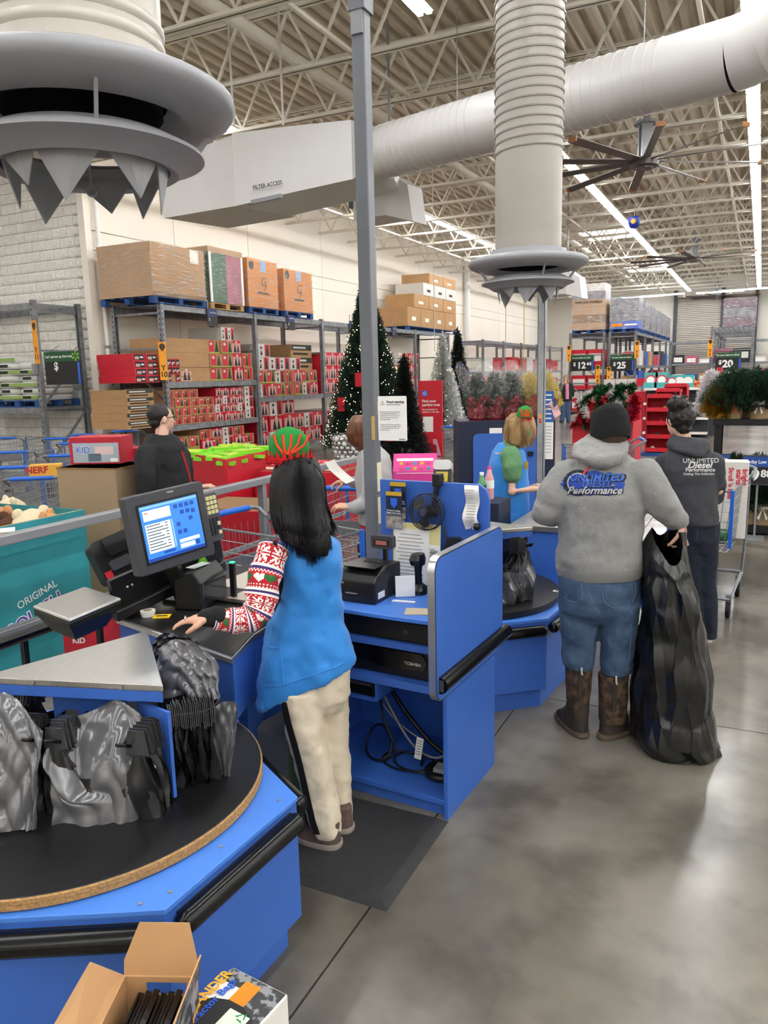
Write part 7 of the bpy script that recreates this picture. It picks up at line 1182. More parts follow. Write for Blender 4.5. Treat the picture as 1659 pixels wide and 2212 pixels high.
p = G(200, 1180, .7); q = toybox('red toy carton under the rail beside the teal bin', (205, 1175), 4.9, .4, .3, .5, _y, RT_, 'KID', WHITE, .05, 0); pal_ = q; q = toybox('orange and yellow boxed blaster in a cart at the left', (100, 1018), 7.6, .3, .12, .14, _y+.2, M('blaster_yellow', '#e0a83c', .5), 'NERF', RT_, .09)
q.location.z = 1.0
t = thing('leaflet_pile', 'white and yellow papers heaped behind the payment terminal', 'papers', PD(250, 1165, 4.3)); 
for i in range(4): MB().cb((.02*i, .0, .01*i), (.2, .15, .004), 0, TR(0, 0, 0, .3*i)).obj('sheet', PAPER if i % 2 else M('yellow_paper'), t)
t.location.z = .99; t.location.x = -4.3
# red bin of green games
zr = 1.0; cA, cB, cC = G(390, 976, zr), G(487, 993, zr), G(612, 966, zr); t = thing('game_bin', 'large red cardboard bin of bright green games behind the rail', 'bin', (cB.x-.5, cB.y+.6, 0)); u1, u2 = cA-cB, cC-cB; u1 = u1.normalized()*1.25; u2 = u2.normalized()*1.45; cD = cB+u1+u2; L4 = [cB, cB+u2, cD, cB+u1]
for i in range(4): a, b = L4[i], L4[(i+1) % 4]; MB().bar(Vector((a.x, a.y, zr/2)), Vector((b.x, b.y, zr/2)), .02, zr).obj('wall_panel', RED, t, None, True)
MB().prism([(p.x, p.y) for p in inset([(q.x, q.y) for q in L4], (cD.x, cD.y), 1)] if False else [(p.x, p.y) for p in L4], .82, .84).obj('fill_board', KRAFT, t, None, True)
GRG = M('game_green', '#7fd42a', .4); rr = random.Random(12); gm = MB().box((-.14, -.1, 0), (.14, .1, .045)).mesh('case', GRG); gp = MB().box((-.1, -.06, .0452), (.1, .06, .047)).mesh('card_print', M('game_print', '#c8d838', .5))
for i in range(30):
    a, b = .08+.84*(i % 6)/5, .08+.84*((i//6) % 5)/4; p = cB+u1*a+u2*b; o = thing('green_game', 'bright green boxed game in the red bin, %s column, %s row from the front' % (ordn(i % 6), ordn(i//6)), 'game', (p.x, p.y, .85+.03*rr.random()+.1*(1 if (i % 3) else .6)), rr.uniform(0, 3), 'green games in the red bin'); link('case', gm, o); link('card_print', gp, o); o.rotation_euler.x = rr.uniform(-.2, .2)
for i, (px, py, w_, h_) in enumerate(((545, 1110, 1.0, .62), (690, 1030, 1.1, .8), (640, 1060, .6, .6))):
    p = G(px, py, h_*.9); t = thing('red_bin', 'red cardboard bin, %s' % ('low one below the green games', 'one of small red boxes behind the receipt', 'middle one beside the rail post')[i], 'bin', (p.x-.2, p.y+.2, 0), .1, 'red bins behind the rail'); MB().box((-w_/2, -.4, 0), (w_/2, .4, h_)).obj('bin_body', RED, t, bev=.004); MB().box((-w_/2+.02, -.38, h_), (w_/2-.02, .38, h_+.004)).obj('top_opening', KRAFT2, t)
    if i:
        for k in range(10 if i == 1 else 6): o = tag(MB().box((0, 0, 0), (.17, .3, .06)).obj('candy_box', RED2), 'red and white candy box in %s row of the %s bin' % (ordn(k), ('', 'receipt', 'middle')[i]), 'candy box', 'red candy boxes'); c_ = wmat(t) @ Vector((-w_/2+.04+.2*(k % 5), -.34+.36*(k//5), h_+.006)); o.location = c_; o.rotation_euler = (0, 0, .1); MB().box((.02, -.001, .01), (.15, 0, .04)).obj('white_print', PAPER, o); MB().box((.02, .02, .0602), (.15, .1, .0612)).obj('white_print', PAPER, o)
# ================================================================ TREES
FIR = M('fir_green', '#22392a', .8, var=.35, vs=6); FIRD = M('fir_dark', '#121c17', .8, var=.35, vs=6); FLOCK = M('flocked', '#a9aeab', .85, col2='#e6e8e6', vs=9, lo=.35, hi=.6); TRUNK = M('trunk', '#2b211a', .9)
def foliage(seed, h, r, n, needle=.1, z0=.0, cone=1.0, blen=.35, dens=9, droop=-.1, upr=.15):
    R_ = random.Random(seed); m = MB(); V = []; F_ = []
    for i in range(n):
        t_ = (i+R_.random())/n; t_ = 1-(1-t_)**.62; z = z0+t_*h; rad = r*(1-t_)**cone+.02; a = i*2.39996+R_.uniform(-.3, .3); out = Vector((math.cos(a), math.sin(a), 0)); L_ = min(rad, max(.12, blen*(.5+rad)))*R_.uniform(.85, 1.1)
        d = (out+Vector((0, 0, (droop if t_ < .5 else upr)+R_.uniform(-.12, .18)+.8*t_**4))).normalized(); e = out*rad*R_.uniform(.9, 1.06)+Vector((0, 0, z)); s = e-d*L_; side = d.cross(Vector((0, 0, 1))).normalized(); up_ = side.cross(d)
        for k in range(dens):
            f_ = .08+.92*k/(dens-1); c = s+(e-s)*f_; nl = needle*(1.15-.5*f_)*R_.uniform(.8, 1.2)
            for q in range(3):
                w_ = R_.uniform(0, 6.28); o = side*math.cos(w_)+up_*math.sin(w_); tp = c+o*nl+d*nl*.7; b = d*nl*.16; j = len(V); V += [c-b, c+b, tp]; F_.append((j, j+1, j+2))
        j = len(V); V += [s, s+up_*.008, e]; F_.append((j, j+1, j+2))
    return m.add(V, F_)
def xmas_tree(label, base, h, r, mat, n=420, lights=None, lmat=None, seed=1, tags=0, stand=True):
    t = thing('christmas_tree', label, 'tree', (base[0], base[1], 0)); foliage(seed, h*.94, r, n, .1+.02*r, h*.06).obj('foliage', mat, t, None, False, False)['kind'] = 'stuff'
    MB().tube([(0, 0, 0.02), (0, 0, h*.9)], [.05, .01], 8).obj('trunk', TRUNK, t, 60); R_ = random.Random(seed+7)
    if stand:
        for k in range(4): a = k*PI/2+.4; MB().bar((0, 0, .12), (.35*math.cos(a), .35*math.sin(a), .012), .03, .02).obj('stand_leg', MATTE, t)
    if lights:
        m = MB()
        for i in range(lights):
            f_ = R_.random(); f_ = 1-math.sqrt(1-f_*.98); a = R_.uniform(0, 6.28); rr_ = r*(1-f_)*R_.uniform(.93, 1.1)+.02; m.sph((rr_*math.cos(a), rr_*math.sin(a), h*.06+f_*h*.94), .011, 4, 2)
        tag(m.obj('fairy_lights', lmat, t, None, False, False), kind='stuff')
    for k in range(tags): a = -1.9+.5*k; z = h*(.3+.13*k); rr_ = r*(1-z/h)+.1; MB().box((-.09, -.004, -.16), (.09, .004, .16)).obj('price_tag', RED2, t).location = (rr_*math.cos(a), rr_*math.sin(a), z)
    return t
WARM = M('warm_bulb', '#ffe9b0', .4, emit=4); BLUB = M('blue_bulb', '#3a4cff', .4, emit=6)
p = G(800, 985); xmas_tree('tall green Christmas tree with warm white lights behind the pole', (p.x, p.y), 4.3, 1.15, FIR, 1700, 520, WARM, 3, 3)
p = G(876, 1003); xmas_tree('dark unlit Christmas tree between the lit tree and the red sign', (p.x, p.y), 2.35, .55, FIRD, 420, None, None, 5, 2)
p = G(958, 955); xmas_tree('tall white flocked Christmas tree behind the red sign', (p.x, p.y), 3.05, .72, FLOCK, 620, 90, WARM, 8, 2)
p = G(990, 930); xmas_tree('dark tree with blue lights right of the white flocked tree', (p.x, p.y), 3.45, .75, FIRD, 500, 70, BLUB, 11, 1)
for i, (x, y, h, r, mt, lab) in enumerate(((1038, 880, 2.7, .6, FLOCK, 'flocked tree behind the wrapped plants, left one'), (1076, 882, 2.5, .6, FIR, 'green frosted tree behind the wrapped plants, middle one'), (1124, 872, 2.6, .6, FLOCK, 'flocked tree behind the wrapped plants, right one'), (845, 900, 2.6, .5, FIRD, 'small dark tree left of the flocked tree'))):
    p = G(x, y); xmas_tree(lab, (p.x, p.y), h, r, mt, 320, 40, WARM, 30+i, 1)
# basket of silver ornaments
p = G(755, 1012); t = thing('ornament_basket', 'clear tub of silver and white ornaments at the foot of the lit tree', 'basket', (p.x, p.y, 0)); film_ = film('tub_film', '#e8eef0', .15, .08, 0); MB().lathe([(.0, .02), (.3, .02), (.36, .72), (.37, .74)], 28).obj('tub', film_, t, 50); SILV = M('silver_ball', '#c9c9c8', .18, .9); SILW = M('white_ball', '#e6e4e0', .3); R_ = random.Random(2); bm1 = MB().sph((0, 0, 0), .055, 12, 8).mesh('ornament', SILV, 60); bm2 = MB().sph((0, 0, 0), .055, 12, 8).mesh('ornament', SILW, 60); MB().cyl(.28, 0, .02, 20).obj('foot', MATTE, t)
MB().lathe([(0, .03), (.24, .03), (.29, .66), (0, .66)], 20).obj('core', M('core_grey', '#8b8a88', .6), t, 60)
for r in range(7):
    for c in range(16): o = link('ornament', bm1 if (r+c*3) % 5 else bm2, t); a = c*2*PI/16+.2*r; rr_ = .275+.008*r; o.location = (rr_*math.cos(a), rr_*math.sin(a), .09+.092*r)
p = G(830, 1000); 
# red sign
p = G(933, 985); t = thing('tree_sign', 'tall red Find your perfect tree sign beside the flocked tree', 'sign', (p.x, p.y, 0), .23); w_ = .56; z1 = OV(933, 822, p).z; MB().box((-w_/2, -.12, 0), (w_/2, .0, z1)).obj('board', RED, t, bev=.004); T = FR((0, -.1215, 0), (1, 0, 0), (0, 0, 1))
MB().box((-.2, -.123, z1-.36), (-.07, -.1205, z1-.23)).obj('spark_panel', SPARK, t); spark(t, T @ TR(-.135, z1-.295, .002), .05, WHITE)
text('Find your\nperfect tree', .088, WHITE, T @ TR(-.2, z1-.52, 0), t, world=False, align='LEFT', bold=.025); text('See hundreds of\noptions in the app.', .055, WHITE, T @ TR(-.2, z1-.7, 0), t, world=False, align='LEFT'); MB().box((-.19, -.123, z1-1.2), (.06, -.1205, z1-.84)).obj('code_panel', PAPER, t)
m = MB(); m.grid(lambda u, v: Vector((-.26+.5*u, -.125-.03*math.sin(u*PI), .02+.3*v*(.4+.6*math.sin(u*3)))), 14, 3); m.obj('ribbon_print', M('ribbon_red', '#8e0e1c', .4), t, 60); m = MB(); m.grid(lambda u, v: Vector((.05+.2*u*(1-v*.5), -.13-.02*u, .02+.4*v)), 6, 6); m.obj('pink_curl_print', M('pink_curl', '#e8a0b0', .5), t, 60)
# ================================================================ SECOND LANE
C2 = Vector((-1.60, 4.44, 0)); ang = math.atan2(.77, -.64)+PI; V2 = [(C2.x+.66*math.cos(ang+PI/8+k*PI/4), C2.y+.66*math.sin(ang+PI/8+k*PI/4)) for k in range(8)]; cc2 = (C2.x, C2.y)
t = thing('bagging_carousel', 'blue bagging carousel of the second lane left of the grey-hoodie man', 'carousel', (C2.x, C2.y, 0)); MB().prism(V2, .12, .53).obj('base_cabinet', BLUE, t, None, True, bev=.004); MB().prism(inset(V2, cc2, .93), 0, .12).obj('kick_plate', BLUE, t, None, True); MB().prism(inset(V2, cc2, 1.006), .53, .545).obj('deck', BLUE_LIT, t, None, True)
MB().cyl(.57, .552, .585, 64, 0, TR(*cc2, 0)).obj('turntable', DISC, t, 40, True)
for k in (7, 0, 1):
    a, b = Vector((*V2[k-1], .485)), Vector((*V2[k], .485)); d = (b-a).normalized(); n = Vector((d.y, -d.x, 0)); n = n if n.dot(a-Vector((*cc2, .485))) > 0 else -n; bumper(t, a+d*.04+n*.028, b-d*.04+n*.028)
q = G(1150, 1138, .985); a0_ = math.atan2(q.y-C2.y, q.x-C2.x); tr2 = [(C2.x+.4*math.cos(a0_+k*2*PI/3), C2.y+.4*math.sin(a0_+k*2*PI/3)) for k in range(3)]
MB().prism(inset(tr2, cc2, .45), .585, .93).obj('pillar', BLUE, t, None, True); MB().prism(inset(tr2, cc2, .985), .925, .962).obj('cap_body', BLUE, t, None, True); MB().prism(tr2, .962, .985).obj('steel_cap', STEEL, t, None, True, bev=.003)
for k, (i, j, lab) in enumerate(((2, 0, 'grey bag bundle on the second carousel nearest the register desk'), (0, 1, 'dark bag bundle on the second carousel beside the grey hoodie'))):
    a, b = Vector((*tr2[i], .9)), Vector((*tr2[j], .9)); d = (b-a).normalized(); n = Vector((d.y, -d.x, 0)); n = n if n.dot(a-Vector((*cc2, .9))) > 0 else -n
    for f_ in (.15, .5, .85): wire_arm(t, a+(b-a)*f_-n*.05, a+(b-a)*f_+n*.17)
    bag_bundle(lab, a+(b-a)*(.62 if k == 0 else .4)+n*.02, d, n, .34, .35, 6, 150+30*k, .02, k == 0, puff=.07)
p = G(1203, 1277, .586); o = tag(MB().cb((0, 0, .001), (.045, .03, .002)).obj('white_label', PAPER), 'small white label on the second black turntable', 'label'); o.location = (p.x, p.y, .585); MB().cb((0, 0, .0025), (.02, .01, .001)).obj('print_line', INK, o)
t = thing('scan_counter', 'steel-topped scan counter of the second lane before the green-shirted cashier', 'counter', (-1.22, 5.8, 0)); MB().box((-1.52, 5.15, 0), (-.98, 7.4, .83)).obj('cabinet', BLUE, t, None, True); MB().box((-1.54, 5.13, .83), (-.96, 7.42, .87)).obj('steel_top', STEEL, t, None, True, bev=.004); MB().box((-1.45, 5.4, .87), (-1.05, 5.9, .878)).obj('scanner_bed', BLACK, t, None, True); MB().box((-1.45, 6.0, .87), (-1.05, 7.3, .878)).obj('belt', M('belt_black', '#1b1b1c', .7), t, None, True)
t = thing('register_monitor', 'dark register monitor of the second lane left of the beanie', 'monitor', tuple(PD(1236, 985, 6.4))); T = FR((0, 0, 0), (.8, -.5, 0), (-.15, -.1, 1)); t.location.z = .87; h = PD(1236, 985, 6.4).z-.87; T = Matrix.Translation((0, 0, h)) @ T; MB().prism(rrect(.28, .22, .01), -.03, .01, 0, T).obj('bezel', DGREY, t, 30); MB().cb((0, 0, .011), (.22, .17, .003), 0, T).obj('screen', M('dull_screen', '#8d9294', .3), t); MB().bar((0, 0, 0), (0, 0, h), .05, .05).obj('stand', BLACK, t); MB().prism(rrect(.2, .1, .01), -.04, .02, 0, T @ TR(-.05, -.17, .02)).obj('keypad', BLACK, t, 30)
t.location.x = -1.1; t.location.y = PD(1236, 985, 6.4).y
# belt clutter behind the desk
p = PD(898, 1035, 5.65); t = thing('toy_box', 'pink dollhouse toy box behind the back splash', 'toy box', (p.x, p.y, .87), _y-.1); PNK = M('toy_pink', '#d23a8c', .45); w_ = .32; h = PD(898, 978, 5.65).z-.87
MB().prism([(-.1, 0), (.14, 0), (.14, h*.55), (-.0, h), (-.1, h*.75)], -w_/2, w_/2, 0, FR((0, 0, 0), (0, 1, 0), (0, 0, 1)) @ Matrix.Rotation(0, 4, 'Z')).obj('carton', PNK, t, bev=.003)
m = MB(); R_ = random.Random(5); MB().hexa([(-w_*.42, -.102, h*.72), (w_*.42, -.102, h*.72), (w_*.42, -.08, h*.72), (-w_*.42, -.08, h*.72), (-w_*.42, -.03, h*.93), (w_*.42, -.03, h*.93), (w_*.42, -.01, h*.93), (-w_*.42, -.01, h*.93)]).obj('white_panel', PAPER, t)
for i in range(10): MB().cb((-.1+.05*(i % 5), -.09+.03*(i//5), h*(.79+.07*(i//5))), (.025, .012, .02)).obj('picture_print', M('pic%d' % (i % 3), ('#e0588c', '#58b0c8', '#e8c840')[i % 3], .5), t)
q = MB(); q.add([(.04*math.cos(a), .04*math.sin(a), 0) for a in [i*PI/8 for i in range(16)]], [tuple(range(16))], 0, FR((.0, -.1015, h*.5), (1, 0, 0), (0, 0, 1))); q.obj('photo_print', PHO, t, fix=False)
for i, (x, y, mt, cap) in enumerate(((1035, 1032, M('water_green', '#5c9a6c', .15), WHITE), (1044, 1022, M('pink_bottle', '#d8a0a8', .25), PNK))): p = PD(x, y, 5.45); t = thing('drink_bottle', ('green water bottle behind the back splash', 'pink drink bottle behind the green one')[i], 'bottle', (p.x-.03, 5.3+.1*i, 1.0)); h = p.z-1.0-.02; MB().lathe([(0, 0), (.032, 0), (.034, .02), (.034, h-.05), (.02, h-.01), (.014, h+.02), (0, h+.02)], 18).obj('body', mt, t, 50); MB().cyl(.016, h+.02, h+.04, 12).obj('cap', cap, t, 40); MB().lathe([(.0348, h*.4), (.0348, h*.7)], 18).obj('label', GREEN if i == 0 else WHITE, t, 60)
t = thing('belt_counter', 'dark checkout belt counter behind the register desk', 'counter', (-2.4, 5.7, 0)); MB().box((-2.75, 5.25, 0), (-2.1, 6.3, .83)).obj('cabinet', NAVY, t, None, True); MB().box((-2.77, 5.23, .83), (-2.08, 6.32, .87)).obj('belt_top', BLACK, t, None, True); MB().box((-2.08, 5.2, 0), (-1.64, 5.5, 1.0)).obj('side_ledge', NAVY, t, None, True)
# navy cabinet with wrapped plants
d8 = 8.6; a, b = PD(990, 912, d8), PD(1200, 905, d8); zc = (a.z+b.z)/2; t = thing('navy_cabinet', 'navy service cabinet with blue rounded panel behind the second cashier', 'cabinet', ((a.x+b.x)/2, (a.y+b.y)/2, 0), math.atan2(b.y-a.y, b.x-a.x)); w_ = (b-a).length; MB().box((-w_/2, 0, 0), (w_/2, .6, zc)).obj('carcass', NAVY, t, bev=.004); MB().prism(rrect(w_*.66, zc*.8, .06), 0, .02, 0, FR((-w_*.02, -.001, zc*.5), (1, 0, 0), (0, 0, 1))).obj('blue_panel', BLUE, t, 30); MB().box((-w_*.18, -.012, zc-.15), (-w_*.05, -.001, zc-.08)).obj('notice', PAPER, t); MB().cb((w_*.24, -.03, zc*.73), (.06, .04, .05)).obj('card_slot', BLACK, t)
CELLO = film('cellophane', '#ffffff', .12, .05, 1, 26); FOIL = M('red_foil', '#a5121f', .2, .6, bump=.8, bs=30, bd=.02); YF = M('yellow_leaf', '#d8c24a', .6); LEAF = M('plant_green', '#23422a', .6, var=.3, vs=10)
for i, (px, kind) in enumerate(((1028, 0), (1066, 0), (1104, 0), (1146, 1), (1182, 1))):
    f_ = (px-990)/210; p = a+(b-a)*f_; t = thing('wrapped_plant', ('evergreen potted plant in cellophane, %s from the left' % ordn(i)) if kind == 0 else 'yellow potted plant in cellophane, %s one' % ('left', 'right')[i-3], 'plant', (p.x-.08, p.y+.28, zc), i, 'cellophane wrapped plants'); MB().lathe([(0, .0), (.085, 0), (.11, .2), (.1, .2)], 16).obj('pot', M('pot_dark', '#5a1a1a', .6), t, 50)
    m = MB(); R_ = random.Random(i); m.grid(lambda u, v: Vector(((.09+.06*v+R_.uniform(-.012, .012))*math.cos(u*2*PI), (.09+.06*v+R_.uniform(-.012, .012))*math.sin(u*2*PI), .25*v+.04*(v == 1)*math.sin(u*2*PI*6))), 26, 4, 0, True); m.obj('foil', FOIL, t, 20); foliage(60+i, .38, .17, 130, .05, .16, .7, .3, 7, .4, .5).obj('foliage', YF if kind else LEAF, t, None, False, False)['kind'] = 'stuff'
    m = MB(); m.grid(lambda u, v: Vector(((.1+.16*v+R_.uniform(-.015, .015)*v)*math.cos(u*2*PI), (.1+.16*v+R_.uniform(-.015, .015)*v)*math.sin(u*2*PI), .02+.6*v+.06*(v > .95)*math.sin(u*2*PI*5+i)+R_.uniform(-.01, .01))), 30, 10, 0, True); m.obj('cellophane_sleeve', CELLO, t, 25, False, False)
# posters on the cabinet end, flag
p = PD(1186, 895, 8.3); t = thing('blue_poster', 'narrow blue notice on the end of the navy cabinet', 'notice', p, _y-.5); MB().box((-.05, -.01, -.25), (.05, 0, .25)).obj('board', M('poster_blue', '#2a5fa8', .5), t)
for k in range(8): MB().box((-.035, -.0115, .2-.05*k), (.03, -.0105, .215-.05*k)).obj('text_line', PAPER, t)
p = PD(1186, 952, 8.3); t = thing('white_notice', 'white printed notice under the blue one', 'notice', p, _y-.5); MB().box((-.045, -.01, -.2), (.045, 0, .2)).obj('sheet', PAPER, t)
for k in range(9): MB().box((-.035, -.0115, .15-.035*k), (.03, -.0105, .158-.035*k)).obj('text_line', M('receipt_ink'), t)
FLR, FLB = M('flag_red', '#b3222f', .7), M('flag_blue', '#24335f', .7); a = PD(1166, 905, 8.2); t = thing('flag', 'small American flag on a stick tied to the galvanised pole', 'flag', a); e = PD(1200, 858, 7.9)-a; MB().tube([(0, 0, 0), e*1.02], .005, 6).obj('stick', M('stick_wood', '#c9a66a', .7), t); us = (PD(1215, 895, 7.9)-PD(1203, 862, 7.9)); sd = (PD(1191, 868, 7.9)-PD(1203, 858, 7.9))
def fp(u, v): return e*.98+us*1.05*u+sd*1.15*v+Vector((0, .01*math.sin(u*9+v*4), 0))
for k in range(13): m = MB(); m.grid(lambda u, v, k=k: fp(u, (k+v)/13), 10, 1); m.obj('stripe', FLR if k % 2 == 0 else WHITE, t, 60, False, False)
m = MB(); m.grid(lambda u, v: fp(u*.42, v*7/13)+Vector((.0, -.004, 0)), 6, 4); m.obj('canton', FLB, t, 60, False, False)
# ================================================================ RED DISPLAYS, GARLANDS
p0, p1 = G(1232, 1000, .45), G(1345, 1010, .45); zg = OV(1290, 890, G(1290, 1025)).z; bx0 = G(1235, 1018); bx1 = G(1350, 1022)
t = thing('garland_bin', 'red cardboard bin heaped with tinsel garlands', 'bin', (bx0.x, bx0.y, 0), math.atan2(bx1.y-bx0.y, bx1.x-bx0.x)); w_ = (bx1-bx0).length*1.12; hB = OV(1250, 912, bx0).z; MB().box((0, 0, .1), (w_, 1.0, hB)).obj('bin_body', RED, t, bev=.004); MB().box((.05, .05, 0), (w_-.05, .95, .1)).obj('base', PALB, t); MB().box((.02, .9, hB), (w_-.02, 1.0, hB+.35)).obj('back_card', RED, t)
TINS = {'r': M('tinsel_red', '#b0122a', .25, .7), 'g': M('tinsel_green', '#14592c', .25, .7), 'w': M('tinsel_white', '#e9e4e6', .4, .2), 'p': M('tinsel_pink', '#a32a5e', .3, .6)}
def garland(lab, pts, c, r=.07, n=260, seed=0):
    o = thing('tinsel_garland', lab, 'garland', pts[0], 0, 'tinsel garlands on the red bin'); R_ = random.Random(seed); P = spl([Vector(q)-Vector(pts[0]) for q in pts], 30); m = MB(); V = []; F_ = []
    for i in range(n): q = R_.uniform(0, 29.99); j = int(q); c0 = P[j]+(P[j+1]-P[j])*(q-j); d = Vector((R_.gauss(0, 1), R_.gauss(0, 1), R_.gauss(0, 1))).normalized()*r*R_.uniform(.6, 1.1); s = d.cross(Vector((R_.random(), R_.random(), R_.random()))).normalized()*.014; k = len(V); V += [c0-s, c0+s, c0+d]; F_.append((k, k+1, k+2))
    m.add(V, F_); tag(m.obj('tinsel', TINS[c], o, None, False, False), kind='stuff'); MB().tube(P, .012, 5).obj('core', TINS[c], o, 60)
Tb = wmat(t); R_ = random.Random(17)
for i in range(14):
    c = 'rgwrrgwrpgwrrg'[i]; x = .05+w_*.92*((i*5) % 14)/13; zz = hB+.12+.3*((i*3) % 4)/3; garland('%s tinsel garland draped over the red bin, %s along its front' % ({'r': 'red', 'g': 'green', 'w': 'white', 'p': 'pink'}[c], ordn((i*5) % 14)), [Tb @ Vector(q) for q in ((x, .8, zz+.1), (x+.1*R_.uniform(-1, 1), .45, zz+.22), (x+.15*R_.uniform(-1, 1), .1, zz+.15), (x+.1*R_.uniform(-1, 1), -.06, zz-.05), (x+.1*R_.uniform(-1, 1), -.09, zz-.2-.35*(i % 4 == 1)))], c, .13, 600, i)
for i, (xa, ya, yb2, xw) in enumerate(((1392, 985, 838, 24), (1412, 972, 838, 22), (1430, 962, 838, 26))):
    p = G(xa, ya); hh = OV(xa, ya-130, p).z; t = thing('red_shelf_display', 'red cardboard shelf display, %s behind the garland bin' % ordn(i), 'display', (p.x, p.y, 0), .0, 'red cardboard displays'); w2 = .55; MB().box((0, .5, .08), (w2, .52, hh)).obj('back_card', RED, t); MB().box((w2-.02, 0, .08), (w2, .5, hh)).obj('side_card', RED, t); MB().box((0, 0, .08), (.02, .5, hh)).obj('side_card', RED, t); MB().box((-.1, 0, 0), (w2+.1, .6, .08)).obj('base', PALB, t)
    for z in [.1+k*(hh-.15)/4 for k in range(5)]: MB().box((.02, 0, z), (w2-.02, .5, z+.02)).obj('shelf', RED, t); MB().box((.02, -.01, z), (w2-.02, 0, z+.09)).obj('shelf_lip', RED2, t)
    for k in range(4): o = tag(MB().sph((0, 0, .05), .05, 10, 8).obj('ornament_ball', [WHITE, GREEN, RED2, YEL][k], None, 60), '%s ornament on shelf %s of the %s red display' % (('white', 'green', 'red', 'gold')[k], ordn(k), ordn(i)), 'ornament', 'ornaments on red displays'); o.location = (p.x+.15+.08*k, p.y+.15, .12+k*(hh-.15)/4)
p = G(1350, 935); hh = .95; t = thing('snow_village_display', 'red topped display of white boxes behind the garlands', 'display', (p.x, p.y, 0)); z1 = OV(1350, 825, p).z; MB().box((-.9, 0, 0), (.9, .7, z1-.3)).obj('base', RED, t); MB().box((.3, -.05, z1-.12), (.9, .3, z1+.1)).obj('red_lid', RED, t)
for k in range(3): o = tag(MB().box((0, 0, 0), (.34, .3, .38)).obj('village_box', CORRW), 'white boxed ornament house, %s from the left on the red display' % ordn(k), 'box', 'white boxes on the red display'); o.location = (p.x-.7+.36*k, p.y+.1, z1-.298); MB().prism([(.06, .05), (.28, .05), (.28, .2), (.17, .3), (.06, .2)], 0, .003, 0, FR((0, -.001, 0), (1, 0, 0), (0, 0, 1))).obj('house_print', DGREEN, o)
# ================================================================ FAR RACKS
def flat_stock(t0, n, fn): pass
rk = (('far rack nearest the long wall, tagged Y 4', -5.55, 31, 1.3, [0, 2.7, 5.4, 8.1, 10.8]), ('far rack in the middle, tagged Y 2', -4.4, 31.2, .98, [0, 2.6, 5.2, 7.8, 10.4, 13]), ('far rack at the right, tagged Y 3', -.35, 31, 1.35, [0, 2.7, 5.4, 8.1, 10.8]))
for lab, X, Y, dp, ps in rk: rack(lab, (X, Y, 0), PI/2, ps, dp, 3.4, [[.3, 1.2, 2.1, 3.36]]*(len(ps)-1), (0,))
rack('far rack of red boxes against the cream wall', (-10.3, 30.5, 0), PI/2, [0, 2.8, 5.6, 8.4, 11.2, 14], 1.2, 3.3, [[.3, 1.2, 2.0, 3.26]]*5, (0,)); rack('rack of mixed goods across the far wall', (-4.6, 45.6, 0), 0, [0, 2.6, 5.2, 7.8], 1.1, 3.4, [[.3, 1.2, 2.2, 3.36]]*3, (0,))
R_ = random.Random(31); FM = [RED, RED2, CORRW, BLUEPR, KRAFT, M('stock_dark', '#2a2b30', .6), M('stock_pink', '#c4567a', .6)]; fmesh = [MB().box((0, 0, 0), (1, 1, 1)).mesh('stock_box', q) for q in FM]; fprint = MB().box((.1, -.01, .3), (.9, -.002, .75)).mesh('print_patch', PAPER); cnt = {}
def stock(where, x, y, z, sx, sy, sz, k):
    i = cnt.get(where, 0); cnt[where] = i+1; o = link('stock_box', fmesh[k]); o.location = (x, y, z); o.scale = (sx, sy, sz); tag(o, '%s stock box, %s along %s' % (('red', 'bright red', 'white', 'blue', 'brown', 'dark', 'pink')[k], ordn(i), where), 'box', 'stock on far racks'); link('print_patch', fprint, o)
for lv, z in enumerate((.3, 1.2, 2.1)):
    for c in range(2): stock('level %s of the leftmost far rack end' % ordn(lv), -6.8+.62*c, 31.05, z+.004, .58, 1.0, .55+.1*(lv == 2), (0, 1, 0)[lv])
    for c in range(2): stock('level %s of the middle far rack end' % ordn(lv), -5.33+.45*c, 31.25, z+.004, .42, .8, .4+.1*c, (5, 4, 0)[lv])
    for c in range(7): stock('level %s of the middle far rack aisle' % ordn(lv), -4.95, 32.3+1.5*c, z+.004, .55, 1.1, .4+.3*R_.random(), (5, 3, 2, 3, 4, 0, 6)[(c+lv) % 7])
    for c in range(2): stock('level %s of the right far rack end' % ordn(lv), -1.6+.62*c, 31.05, z+.004, .58, .9, .5, (5, 2, 6)[(c+lv) % 3])
    for c in range(10): stock('level %s of the far wall-side rack' % ordn(lv), -11.2, 30.7+1.3*c, z+.004-(.1 if lv == 2 else 0), .9, 1.1, .4+.25*R_.random(), (0, 1, 2, 0, 1)[(c+lv) % 5])
    for c in range(11): stock('level %s of the far cross rack' % ordn(lv), -4.45+.68*c, 45.7, z+.004, .55, .7, .3+.35*R_.random(), (4, 2, 5, 0, 3, 6, 2)[(c*3+lv) % 7])
DARKL = M('wrapped_goods', '#5b5a63', .5, col2='#8d8790', vs=5); wr2 = film('wrap_far', '#eef0f2', .25, .1, .6, 4, (1.5, 1.5, 7))
def far_load(lab, x, y, z, w, d, h, mats): 
    pallet('pallet under ' + lab, (x, y, z), 0, w, d, PALB); t = thing('wrapped_load', lab, 'load', (x, y, z+.135), 0, 'wrapped loads on far racks'); n = len(mats)
    for k, mt in enumerate(mats): MB().box((-w/2, -d/2, h*k/n), (w/2, d/2, h*(k+1)/n-.01)).obj('carton_layer', mt, t)
    MB().box((-w/2-.02, -d/2-.02, 0), (w/2+.02, d/2+.02, h+.01)).obj('stretch_wrap', wr2, t); return t
